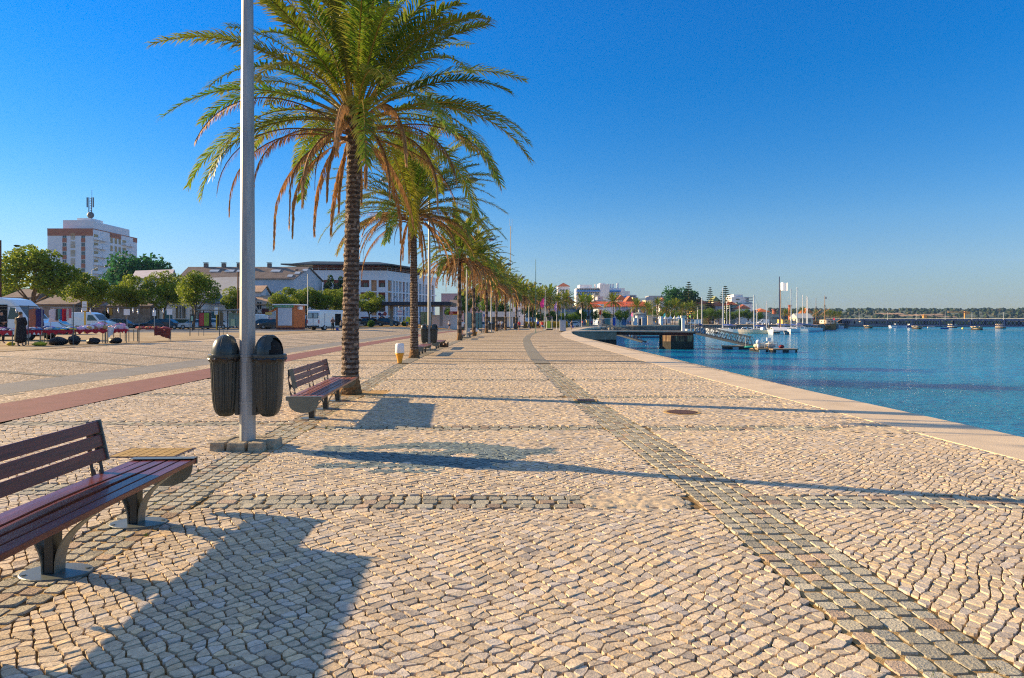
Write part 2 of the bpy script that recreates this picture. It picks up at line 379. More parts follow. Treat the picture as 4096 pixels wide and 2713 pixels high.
def soil(x, y):
    for (a, b) in ((-3.62, 14.9),):
        if abs(x - a - .15) < .62 and abs(y - b) < .55: return True
    return False
def stone(cs, col, mi, gap, ztop, bev, fine):
    c = Vector((sum(p[0] for p in cs) / 4, sum(p[1] for p in cs) / 4))
    tx = sr.gauss(0, .032); ty = sr.gauss(0, .032); z0 = ztop + sr.gauss(0, .0019)
    top = []; bot = []; P2 = [Vector(p) for p in cs]
    size = min((P2[0] - P2[2]).length, (P2[1] - P2[3]).length)
    if size < .03: return
    ins = []
    for p in P2:
        d = c - p; l = d.length; ins.append(p + d / l * min(l * .6, gap * sr.uniform(.6, 1.6)))
    ring = []
    if fine:
        for i in range(4):
            a = ins[i]; pr = ins[i - 1]; nx = ins[(i + 1) % 4]; k = sr.uniform(.07, .24); k2 = sr.uniform(.07, .24)
            ring.append(a + (pr - a) * k); ring.append(a + (nx - a) * k2)
            mid = (a + nx) / 2; ring.append(mid + (mid - c) * sr.uniform(-.035, .05))
    else: ring = ins
    b = len(VB); n = len(ring)
    for p in ring: VB.append((p.x, p.y, -.02))
    for p in ring:
        q = p + (c - p) * (.05 if fine else .04); VB.append((q.x, q.y, z0 - bev + (q.x - c.x) * tx + (q.y - c.y) * ty))
    if fine:
        for p in ring:
            q = p + (c - p) * .07; VB.append((q.x, q.y, z0 + sr.gauss(0, .0007) + (q.x - c.x) * tx + (q.y - c.y) * ty))
        L = 3
    else:
        L = 2
    for l in range(L - 1):
        for i in range(n):
            j = (i + 1) % n; FB.append((b + l * n + i, b + l * n + j, b + (l + 1) * n + j, b + (l + 1) * n + i)); CB.append(col); MI.append(mi)
    FB.append(tuple(b + (L - 1) * n + i for i in range(n))); CB.append(col); MI.append(mi)
def limecol():
    k = sr.uniform(.80, 1.12); w = sr.random()
    c = (.575, .465, .325) if w < .66 else ((.55, .475, .385) if w < .84 else ((.66, .50, .31) if w < .95 else (.40, .335, .26)))
    return tuple(min(.8, q * k) for q in c)
def bluecol():
    k = sr.uniform(.75, 1.25); return (.17 * k, .215 * k, .215 * k)
def grancol():
    k = sr.uniform(.75, 1.25); return (.38 * k, .35 * k, .265 * k) if sr.random() < .88 else (.40 * k, .30 * k, .21 * k)
ang = R(40); ca, sa = math.cos(ang), math.sin(ang); pu, pv = .086, .072
def latt(i, j):
    u = i * pu; v = j * pv
    x = u * ca - v * sa; y = u * sa + v * ca
    wx = ndc(x, y, .55, 1.7) * .22 + ndc(x, y, 1.6, 8.1) * .05; wy = ndc(x, y, .5, 5.3) * .26 + ndc(x, y, 1.4, 3.3) * .05
    jx = ndc(i * 3.71, j * 5.13, 1, .5) * .040; jy = ndc(i * 4.3, j * 3.9, 1, 9.5) * .034
    return (x + wx + jx, y + wy + jy)
cache = {}
def lt(i, j):
    k = (i, j)
    if k not in cache: cache[k] = latt(i, j)
    return cache[k]
def clampc(x, y, cx, cy):
    """push a corner of a limestone cobble back to the edge of the band it would run into"""
    for pts, hw in ((BAND1, .25), (BAND2, .31)):
        bx = band_x(pts, y)
        if abs(x - bx) < hw: x = bx + hw * (1 if cx > bx else -1)
    s = cx - band_x(BAND1, cy)
    for t in TB[:6]:
        tt = t + (.45 if s < 0 else 0)
        if abs(y - tt) < .205: y = tt + .205 * (1 if cy > tt else -1)
    x = max(x, band_x(PATH_A, y)); x = min(x, band_x(COP_IN, y)); return (x, y)
rng = int(32 / pu)
for i in range(-140, 380):
    for j in range(-140, 400):
        u = i * pu; v = j * pv; x = u * ca - v * sa; y = u * sa + v * ca
        if y < 1.7 or y > ST_Y1 - .1 or abs(x) > .8 * y + 2.2 or x < -9.3 or x > 6.6: continue
        cs = [lt(i, j), lt(i + 1, j), lt(i + 1, j + 1), lt(i, j + 1)]
        cx = sum(p[0] for p in cs) / 4; cy = sum(p[1] for p in cs) / 4
        zn = zone(cx, cy)
        if zn != 'lime' or soil(cx, cy): continue
        if cy < 10.5: cs = [clampc(p[0], p[1], cx, cy) for p in cs]
        m_ = in_mosaic(cx, cy)
        stone(cs, bluecol() if m_ else limecol(), 0, .0050, 0, .0026, cy < 8.2)
# granite setts of the bands
def sett_row(fn, n_w, w, length, pitch, s0):
    s = s0
    while s < s0 + length:
        L_ = pitch * sr.uniform(.85, 1.2)
        for k in range(n_w):
            a = -w + 2 * w * k / n_w; b_ = -w + 2 * w * (k + 1) / n_w; o1 = sr.uniform(-.012, .012) + (k % 2) * .03
            cs = [fn(a, s + o1), fn(b_, s + o1), fn(b_, s + L_ + o1), fn(a, s + L_ + o1)]
            c = (sum(p[0] for p in cs) / 4, sum(p[1] for p in cs) / 4)
            if c[1] < 1.7 or c[1] > ST_Y1 - .15 or abs(c[0]) > .8 * c[1] + 2.2 or soil(*c): continue
            yield cs, c
        s += L_
for cs, c in sett_row(lambda a, s: (band_x(BAND1, s) + a, s), 4, .245, 25, .13, 1.5):
    stone(cs, grancol(), 1, .011, -.002, .006, c[1] < 9)
for cs, c in sett_row(lambda a, s: (band_x(BAND2, s) + a, s), 5, .305, 25, .125, 1.5):
    stone(cs, grancol(), 1, .010, -.001, .006, c[1] < 9)
for t in TB[:6]:
    for side in (-1, 1):
        x0 = band_x(PATH_A, t) if side < 0 else band_x(BAND1, t) + .26; x1 = band_x(BAND1, t) - .26 if side < 0 else band_x(COP_IN, t)
        for cs, c in sett_row(lambda a, s: (s, t + a + (.45 if side < 0 else 0)), 3, .2, x1 - x0 - .1, .14, x0 + .03):
            if abs(c[0] - band_x(BAND2, c[1])) < .37: continue
            stone([cs[0], cs[3], cs[2], cs[1]][::-1], grancol(), 1, .010, -.002, .006, c[1] < 9)
me = bpy.data.meshes.new('cobble_paving'); me.from_pydata(VB, [], FB)
M_LIME = amat('limestone_cobble', .68, 0, 34, .3, bump=.0032, bscale=70, spec=.35)
M_GRAN = amat('granite_sett', .8, 0, 140, .6, bump=.007, bscale=55, spec=.3)
me.materials.append(M_LIME); me.materials.append(M_GRAN); me.polygons.foreach_set('material_index', MI)
at = me.color_attributes.new('Col', 'FLOAT_COLOR', 'CORNER')
lens_ = np.array([len(f) for f in FB]); ca_ = np.ones((len(CB), 4), dtype=np.float32); ca_[:, :3] = np.array(CB)
at.data.foreach_set('color', np.repeat(ca_, lens_, axis=0).ravel()); me.update()
# make the tops face up
bm = bmesh.new(); bm.from_mesh(me); bmesh.ops.recalc_face_normals(bm, faces=bm.faces); bm.to_mesh(me); bm.free()
tag(link('cobble_paving', me), kind='structure')
NST = len(CB); del VB, FB, CB, MI
# soil round palms, sand spills, weeds
M_SOIL = mat('ochre_soil', (.45, .27, .09), .95, var=.2, vscale=6, bump=.01, bscale=50)
mb = MB(); cx, cy = -3.52, 14.9
mb.quad((cx - .68, cy - .58, -.012), (cx + .66, cy - .58, -.012), (cx + .66, cy + .58, -.012), (cx - .68, cy + .58, -.012)); struct('palm_pit_soil', mb, M_SOIL)
def spill(cx, cy, rx, ry, h, seed):
    mb = MB(); n = 60; vs = []; q = []
    for i in range(n + 1):
        for j in range(n + 1):
            u = -1 + 2 * i / n; v = -1 + 2 * j / n; x = cx + u * rx; y = cy + v * ry; d = u * u + v * v
            z = h * (1 - d * 1.1) + ndc(x, y, 9, seed) * .016 + ndc(x, y, 26, seed) * .008; z = max(-.018, min(z, .012)) - .001
            vs.append((x, y, z))
    mb.sm = True; mb.add(vs, [(i * (n + 1) + j, (i + 1) * (n + 1) + j, (i + 1) * (n + 1) + j + 1, i * (n + 1) + j + 1) for i in range(n) for j in range(n) if ((i - n / 2) ** 2 + (j - n / 2) ** 2) < (n / 2) ** 2])
    return mb
M_SP = mat('spilled_sand', (.56, .44, .29), .95, var=.18, vscale=25, bump=.004, bscale=200)
tag(spill(PX(2530, 5.9), 5.95, .48, .34, .006, 2).build('sand', M_SP, fixn=False), 'pale sand spilled over the dark band near the crossing', 'sand', kind='stuff')
tag(spill(PX(3530, 9.9), 9.8, .75, .3, .006, 4).build('sand', M_SP, fixn=False), 'pale sand spilled beside the quay coping', 'sand', kind='stuff')
mb = MB()
wr = random.Random(11)
for k in range(420):
    b_ = wr.random()
    if b_ < .45: y = wr.uniform(2.5, 22); x = band_x(BAND1 if wr.random() < .5 else BAND2, y) + wr.uniform(-.3, .3)
    elif b_ < .8: t = wr.choice(TB[:6]); x = wr.uniform(-7.5, 5.2); y = t + wr.uniform(-.2, .2) + (.45 if x < -3.4 else 0)
    else: y = wr.uniform(2.5, 20); x = wr.uniform(-.7 * y, min(5, .7 * y))
    if x < -8 or x > 6: continue
    g = wr.uniform(.6, 1.3); mb.cc = (.13 * g, .2 * g, .03) if wr.random() < .6 else (.34 * g, .22 * g, .04)
    for q in range(wr.randint(3, 9)):
        a = wr.uniform(0, 6.3); r = wr.uniform(.006, .022); px_, py_ = x + wr.uniform(-.03, .03), y + wr.uniform(-.03, .03)
        mb.add([(px_ - .004, py_, -.01), (px_ + .004, py_, -.01), (px_ + math.cos(a) * r, py_ + math.sin(a) * r, wr.uniform(.004, .018))], [(0, 1, 2)])
tag(mb.build('weeds', amat('weed_leaf', .7, .3), fixn=False), 'small weeds and dry moss growing in the paving joints', 'weeds', kind='stuff')

# coping and quay wall
mb = MB(); cy_ = yr(-6, 94.5, 2.2) + yr(97, 252, 5)
M_QW = mat('quay_wall_stone', (.17, .15, .12), .85, var=.4, vscale=.7, bump=.04, bscale=3, det=9)
for i in range(len(cy_) - 1):
    a, b_ = cy_[i] + .006, cy_[i + 1] - .006
    xi0, xi1, xo0, xo1 = lerp_path(COP_IN, a), lerp_path(COP_IN, b_), lerp_path(COP_OUT, a), lerp_path(COP_OUT, b_)
    vs = [(xi0, a, -.45), (xo0, a, -.45), (xo1, b_, -.45), (xi1, b_, -.45), (xi0, a, .004), (xo0, a, .004), (xo1, b_, .004), (xi1, b_, .004)]
    mb.add(vs, [(0, 3, 2, 1), (4, 5, 6, 7), (0, 1, 5, 4), (1, 2, 6, 5), (2, 3, 7, 6), (3, 0, 4, 7)])
struct('quay_coping', mb, M_COP)
mb = MB(); pts = [(x - .06, y) for x, y in COP_OUT] + [(130, 270), (150, 330), (162, 342), (206, 398), (214, 440), (230, 462), (1600, 500), (9000, 540)]
for (x0, y0), (x1, y1) in zip(pts, pts[1:]):
    mb.quad((x0, y0, -5), (x1, y1, -5), (x1, y1, -.0), (x0, y0, -.0))
struct('quay_wall', mb, M_QW)

# water
def water_mat():
    m = bpy.data.materials.new('river_water'); m.use_nodes = True; nt = m.node_tree; N = nt.nodes; L = nt.links; b = N['Principled BSDF']
    b.inputs['Base Color'].default_value = (.0, .24, .46, 1); b.inputs['Roughness'].default_value = .1; b.inputs['IOR'].default_value = 1.33
    g = N.new('ShaderNodeNewGeometry')
    mp = N.new('ShaderNodeMapping'); mp.inputs['Scale'].default_value = (.7, 1.15, 1); mp.inputs['Rotation'].default_value = (0, 0, R(15)); L.new(g.outputs['Position'], mp.inputs['Vector'])
    n1 = N.new('ShaderNodeTexNoise'); n1.inputs['Scale'].default_value = 1.9; n1.inputs['Detail'].default_value = 6; n1.inputs['Roughness'].default_value = .62; L.new(mp.outputs[0], n1.inputs['Vector'])
    n2 = N.new('ShaderNodeTexNoise'); n2.inputs['Scale'].default_value = .42; n2.inputs['Detail'].default_value = 3; L.new(mp.outputs[0], n2.inputs['Vector'])
    mp2 = N.new('ShaderNodeMapping'); mp2.inputs['Scale'].default_value = (.006, .03, 1); mp2.inputs['Rotation'].default_value = (0, 0, R(-12)); L.new(g.outputs['Position'], mp2.inputs['Vector'])
    n3 = N.new('ShaderNodeTexNoise'); n3.inputs['Scale'].default_value = 1.0; n3.inputs['Detail'].default_value = 3; L.new(mp2.outputs[0], n3.inputs['Vector'])
    r = N.new('ShaderNodeMapRange'); r.inputs['From Min'].default_value = .42; r.inputs['From Max'].default_value = .58; r.inputs['To Min'].default_value = .55; r.inputs['To Max'].default_value = 1.3; L.new(n3.outputs['Fac'], r.inputs['Value'])
    b1 = N.new('ShaderNodeBump'); b1.inputs['Distance'].default_value = .9; L.new(n2.outputs['Fac'], b1.inputs['Height']); b1.inputs['Strength'].default_value = .9
    b2 = N.new('ShaderNodeBump'); b2.inputs['Distance'].default_value = .75; L.new(n1.outputs['Fac'], b2.inputs['Height']); L.new(b1.outputs[0], b2.inputs['Normal']); L.new(r.outputs[0], b2.inputs['Strength'])
    L.new(b2.outputs[0], b.inputs['Normal'])
    return m
mb = MB(); mb.quad((3, -400, WZ), (9000, -400, WZ), (9000, 9000, WZ), (3, 9000, WZ)); struct('water', mb, water_mat())

# manhole, grate, hatch in the paving
def ground_disc(name, label, x, y, r, m1, m2, seg=40):
    t = thing(name, label, 'manhole cover', (x, y, 0))
    mb = MB(); mb.lathe([(r * 1.19, -.015), (r * 1.19, .0045), (r * 1.0, .0045)], seg); mb.build('concrete_ring', m1, t)
    mb = MB(); mb.cc = (1, 1, 1); mb.lathe([(r * .985, -.01), (r * .985, .006), (.0, .006)], seg)
    for k in range(-8, 9):
        w_ = math.sqrt(max(0, (r * .93) ** 2 - (k * r * .11) ** 2))
        if w_ > .03: mb.box((k * r * .11, 0, .009), (r * .055, 2 * w_, .006))
    mb.build('iron_lid', m2, t); return t
M_IRON = mat('rusty_iron', (.10, .055, .04), .55, .5, var=.4, vscale=25)
M_CONC = mat('ochre_concrete', (.42, .27, .1), .9, var=.2, vscale=8)
p = G(2728, 1649.5); ground_disc('manhole_cover', 'round rusty iron manhole cover in a pale ring set in the cobbles', p.x, p.y, .275, M_CONC, M_IRON)
for px_, py_, lab in ((2172, 1388, 'small dark round cover in the paving on the far promenade'),):
    p = G(px_, py_); ground_disc('manhole_cover', lab, p.x, p.y, .3, M_CONC, M_IRON, 20)
p = G(2342, 1603); t = thing('drain_grate', 'rectangular rusty drain grate set in the dark sett band', 'drain grate', (p.x, p.y, 0), -.02)
mb = MB(); mb.box((0, 0, .0), (.46, .46, .014)); mb.build('concrete_frame', M_CONC, t)
mb = MB()
for k in range(7): mb.box((-.15 + .05 * k, 0, .012), (.036, .32, .012))
mb.box((0, .165, .0118), (.36, .02, .012)); mb.box((0, -.165, .0118), (.36, .02, .012)); mb.build('iron_grating', M_IRON, t)
p = G(608, 1811); t = thing('utility_hatch', 'square ochre paved hatch cover behind the near bench', 'hatch', (p.x, p.y, 0), .03)
mb = MB(); mb.box((0, 0, -.004), (.84, .58, .016)); mb.build('metal_rim', M_IRON, t)
mb = MB()
for i in range(7):
    for j in range(5): mb.box((-.335 + i * .112, -.208 + j * .104, .0042), (.1, .094, .006))
mb.build('paver_infill', mat('ochre_paver', (.40, .26, .09), .9, var=.2, vscale=12), t)
# ================================================================= palms
M_PALMLEAF = amat('palm_leaflets', .5, .5, 3, .2, spec=.4)
M_PALMDRY = amat('dry_palm_fronds', .75, .2, 6, .25)
M_TRUNK = amat('palm_trunk_bark', .9, 0, 14, .45, bump=.02, bscale=30)
def frond(mb, base, az, th0, length, droop, rr, n=34, ll=.5, lw=.028, dry=0.0, hang=0.0, vee=.45, twist=0):
    """one feather leaf: curved midrib and two rows of leaflets"""
    steps = 16; pts = []; p = Vector(base); ds = length / steps; dirs = []
    side0 = Vector((-math.sin(az), math.cos(az), 0)); swirl = rr.uniform(-.25, .25)
    for i in range(steps + 1):
        t = i / steps; th = th0 - droop * (t ** 1.35) ; th = max(th, R(-88)); a2 = az + swirl * t * t
        d = Vector((math.cos(a2) * math.cos(th), math.sin(a2) * math.cos(th), math.sin(th))); pts.append(p.copy()); dirs.append(d); p = p + d * ds
    g = rr.uniform(.85, 1.15)
    if dry > .5: rib = (.30 * g, .17 * g, .08 * g)
    else: rib = (.42 * g, .33 * g, .08 * g)
    mb.cc = rib; rad = [.022 * (1 - .85 * (i / steps)) + .003 for i in range(steps + 1)]; rad[0] = .04; rad[1] = .03
    mb.tube(pts, rad, 3, caps=False)
    base_g = (.085, .21, .02) if rr.random() < .55 else (.15, .25, .02)
    yel = rr.random() ** 2.2
    for k in range(n):
        t = .2 + .8 * (k + .5) / n; f = t * steps; i = min(int(f), steps - 1); q = pts[i].lerp(pts[i + 1], f - i); d = dirs[i].lerp(dirs[i + 1], f - i).normalized()
        side = d.cross(Vector((0, 0, 1)))
        if side.length < .05: side = side0.copy()
        side.normalize(); up = side.cross(d).normalized()
        lp = ll * (math.sin(min(1, (t - .1) * 1.6) * math.pi / 2) * (1 - .62 * max(0, t - .45) / .55)) * rr.uniform(.82, 1.15)
        for sg in (-1, 1):
            if rr.random() < (.04 + .12 * dry): continue
            fan = .62 + .5 * t
            v = (side * sg * (1 - .55 * dry) + d * fan + up * (vee * rr.uniform(.3, 1.5)) * (1 - dry)).normalized()
            v = (v + Vector((rr.gauss(0, .07), rr.gauss(0, .07), rr.gauss(0, .07))) + Vector((0, 0, -1)) * hang).normalized()
            v2 = (v + Vector((0, 0, -.38 - hang * .8)) + Vector((rr.gauss(0, .1), rr.gauss(0, .1), 0))).normalized()
            w = up.cross(v); w = (w.normalized() if w.length > .01 else side) * lw * .5
            m_ = q + v * lp * .55; e = m_ + v2 * lp * .48
            if dry > .5:
                c = rr.uniform(.6, 1.3); mb.cc = (.50 * c, .29 * c, .12 * c); c2 = mb.cc
            else:
                c = rr.uniform(.75, 1.3); y = min(1, yel * .6 + (.22 if rr.random() < .2 else 0) + dry)
                mb.cc = tuple((base_g[j] * (1 - y) + (.34, .27, .03)[j] * y) * c for j in range(3)); c2 = tuple((mb.cc[j] * .62 + (.33, .24, .06)[j] * .38) for j in range(3))
            mb.add([q - w * .7, q + w * .7, m_ + w, m_ - w], [(0, 1, 2, 3)])
            mb.cc = c2; mb.add([m_ - w, m_ + w, e], [(0, 1, 2)])
def palm_mesh(seed, h=6.4, cr=4.3, hi=True, r0=.2, r1=.165, dead=26, green=58):
    rr = random.Random(seed); lean = (rr.uniform(-.15, .15), rr.uniform(-.15, .15))
    # trunk with overlapping rows of leaf scars
    mb = MB(); mb.sm = False; n = 20 if hi else 9; dz = .055 if hi else .3; rows = int(h / dz); vs = []
    fa = 0
    for i in range(rows + 1):
        z = i * dz; t = z / h; r = r0 + (r1 - r0) * min(1, t * 1.4) + .07 * max(0, 1 - z / .35) + .045 * sstep(.8, 1, t) * (1 if hi else .6)
        saw = (i % 2) * (.012 if hi else .012)
        for k in range(n):
            a = 2 * math.pi * (k + .5 * ((i // 2) % 2)) / n
            q = r * (1 + rr.uniform(-.035, .035)) - .010 + saw * rr.uniform(.5, 1.5) * (1 + .8 * math.sin(3 * a + i * .9))
            vs.append((lean[0] * t * t + q * math.cos(a), lean[1] * t * t + q * math.sin(a), z + rr.uniform(-.012, .012) * (1 if hi else 0)))
    for i in range(rows):
        for k in range(n):
            c = rr.uniform(.7, 1.25); low = (i % 2)
            mb.cc = (.19 * c, .14 * c, .105 * c) if low else (.07 * c, .05 * c, .038 * c)
            if rr.random() < .05: mb.cc = (.30 * c, .24 * c, .18 * c)
            if i * dz < .35: mb.cc = (.20 * c, .11 * c, .045 * c)
            b = len(mb.v); mb.f.append([i * n + k, i * n + (k + 1) % n, (i + 1) * n + (k + 1) % n, (i + 1) * n + k]); mb.m.append(0); mb.c.append(mb.cc); mb.smooth.append(False)
    mb.v = vs
    if hi:
        for i in range(int(h * 90)):       # stubs of cut leaf bases
            z = rr.uniform(.2, h); a = rr.uniform(0, 6.28); t = z / h; r = r0 + (r1 - r0) * min(1, t * 1.4) + .045 * sstep(.8, 1, t); c = rr.uniform(.5, 1.4); mb.cc = (.16 * c, .12 * c, .09 * c)
            ca_, sa_ = math.cos(a), math.sin(a); x0, y0 = lean[0] * t * t + ca_ * (r - .02), lean[1] * t * t + sa_ * (r - .02); wd = rr.uniform(.02, .05); o = rr.uniform(.02, .055)
            mb.add([(x0 - sa_ * wd, y0 + ca_ * wd, z), (x0 + sa_ * wd, y0 - ca_ * wd, z), (x0 + ca_ * o, y0 + sa_ * o, z + rr.uniform(.03, .09))], [(0, 1, 2)])
    trunk = mb.mesh('trunk', M_TRUNK)
    top = Vector((lean[0], lean[1], h))
    mb = MB(); nl = 92 if hi else 34; lw = .034 if hi else .10
    for k in range(green):
        u = (k + .5) / green; th = R(86) - R(82) * (u ** .95) + rr.gauss(0, .08); az = k * 2.39996 + rr.uniform(-.2, .2)
        L = cr * rr.uniform(.9, 1.1) * (1.0 - .10 * (1 - u)); droop = R(34) + R(48) * u ** .7 * rr.uniform(.7, 1.3)
        frond(mb, top + Vector((.12 * math.cos(az), .12 * math.sin(az), -.25 * u + .1)), az, th, L, droop, rr, nl, .62, lw, dry=0 if rr.random() > .12 else .25, hang=.04 + .12 * u)
    crown = mb.mesh('crown', M_PALMLEAF)
    mb = MB()
    for k in range(dead):
        az = k * 2.39996 + rr.uniform(-.4, .4); L = cr * rr.uniform(.62, .98); u = rr.random()
        frond(mb, top + Vector((.16 * math.cos(az), .16 * math.sin(az), -.3 - .25 * u)), az, R(rr.uniform(-15, 22)), L, R(rr.uniform(70, 120)), rr, int(nl * .7), .34, lw * .9, dry=.85, hang=1.0)
    for k in range(5 if hi else 2):           # broken leaves hanging straight down the trunk
        az = rr.uniform(0, 6.28); frond(mb, top + Vector((.22 * math.cos(az), .22 * math.sin(az), -.1)), az, R(-45), rr.uniform(1.6, 3.4), R(60), rr, int(nl * .5), .3, lw, dry=.9, hang=1.4)
    deadm = mb.mesh('dry_fronds', M_PALMDRY)
    return trunk, crown, deadm
def make_palm(meshes, loc, rz, label, group, scale=1, sz=None):
    t = thing('palm_tree', label, 'palm tree', loc, rz, group); t.scale = (scale, scale, sz or scale)
    link('trunk', meshes[0], t); link('crown', meshes[1], t); link('dry_fronds', meshes[2], t); return t
PH = [palm_mesh(1, 6.25, 4.15, True, .2, .16, 20, 70), palm_mesh(5, 6.5, 4.35, True, .19, .15, 28, 76)]
PM = [palm_mesh(11, 6.8, 4.3, False, .2, .15, 50, 62), palm_mesh(12, 6.9, 4.2, False, .2, .15, 46, 60), palm_mesh(13, 6.6, 4.4, False, .21, .16, 48, 64)]
PF = [palm_mesh(21, 7.4, 4.3, False, .2, .16, 12, 58), palm_mesh(22, 7.2, 4.5, False, .2, .16, 14, 60), palm_mesh(23, 7.6, 4.2, False, .2, .16, 12, 56)]
GP = 'palms along the promenade'
p = G(1401, 1574)
make_palm(PH[0], (p.x, p.y, -.01), R(200), 'tall date palm nearest the camera, behind the second bench, with a skirt of dry fronds', GP)
p = G(1657, 1432)
make_palm(PH[1], (p.x, p.y, 0), R(75), 'second date palm of the row, beside the white and orange bollard', GP)
plist = [(1838, 54.3, 'third date palm of the row, thick brown skirt, past the second lamp post', 1.0), (1895.5, 70, 'fourth palm of the row, just left of the far white and orange post', 1.08),
 (1946, 86, 'fifth palm of the row, left of the twin bins on the third lamp', 1.0), (1986, 100, 'sixth palm of the row, right of the distant twin bins', 1.04), (2022, 113, 'seventh palm of the row, before the pale pavilion', .97),
 (2065, 126, 'eighth palm, its trunk left of the woman in the red top', 1.02), (2098, 138, 'ninth palm, its trunk just left of the seated person', .98), (2131.6, 148, 'tenth palm, its trunk right of the seated person', .98),
 (2163, 163, 'palm behind the pink feather flag', 1.0), (2198, 172, 'palm rising behind the glass shelter', 1.02), (2229.6, 178, 'palm with the lilac flag against its trunk', .86), (2262.4, 190, 'palm between the street lamp and the white sign post', .96)]
for i, (px_, Y, lab, s) in enumerate(plist):
    ms = PM[i % 3] if i < 9 else PF[i % 3]
    make_palm(ms, (PX(px_, Y), Y, 0), rnd.uniform(0, 6.3), lab, GP, s, s * (1.04 if i < 5 else 1))
plist2 = [(2328, 205, 1176, 'palm beside the pale feather flag, right of the woman in black'), (2355, 216, 1180, 'palm close behind the one with the pale flag'), (2453, 226, 1176, 'lone full palm in front of the red roofed hall'),
 (2548, 244, 1198, 'palm left of the small bandstand roof'), (2590.7, 250, 1207, 'palm just right of the bandstand'), (2628.7, 254, 1194, 'palm left of the tall white pylon'), (2666, 256, 1205, 'palm right of the white pylon before the parasols'),
 (2699.7, 258, 1196, 'palm above the white parasols'), (2731, 262, 1213, 'shorter palm left of the pier hut'), (2764, 268, 1207, 'palm below the leftmost tall araucaria'),
 (3136+5, 330, 1237, 'small palm behind the catamaran mast'), (3165, 335, 1240, 'small palm before the slim brick chimney'), (3213, 318, 1229, 'tall palm before the white shed with arches'), (3262, 335, 1240, 'palm left of the wooden ship'),
 (3303, 338, 1242, 'palm right behind the wooden ship masts'), (3321, 342, 1242, 'palm second right of the wooden ship'), (3338, 345, 1245, 'palm third right of the wooden ship'), (3359, 350, 1246, 'palm at the foot of the bridge')]
for i, (px_, Y, top, lab) in enumerate(plist2):
    ht = PZ(top, Y); s = ht / 10.6
    make_palm(PF[i % 3], (PX(px_, Y), Y, 0), rnd.uniform(0, 6.3), lab, 'palms round the far quay', s)

# ================================================================= lamp posts with bins
M_GALV = mat('galvanised_steel', (.33, .34, .33), .5, .25, var=.3, vscale=3.5, bump=.0006, bscale=60)
M_GALVP = mat('pale_galvanised_steel', (.40, .42, .42), .5, .35, var=.1, vscale=1.2)
M_BIN = mat('dark_green_grey_plastic', (.034, .044, .042), .3, 0, var=.2, vscale=4, bump=.0006, bscale=90)
M_BINB = mat('black_bin_liner', (.012, .012, .014), .25, 0, var=.4, vscale=20, bump=.006, bscale=35)
M_HOLE = mat('painted_dark_inside', (.006, .006, .006), .9, var=.1)  # near-black colour standing in for the dark inside of bins and vans
M_BLUEC = mat('lamp_hood_blue_grey', (.05, .09, .15), .35, .2, var=.15, vscale=4)
M_LENS = mat('lamp_lens', (.55, .55, .5), .25, 0, var=.08)
M_PLINTH = mat('rough_granite_block', (.34, .28, .19), .9, var=.45, vscale=9, bump=.02, bscale=22, det=8)
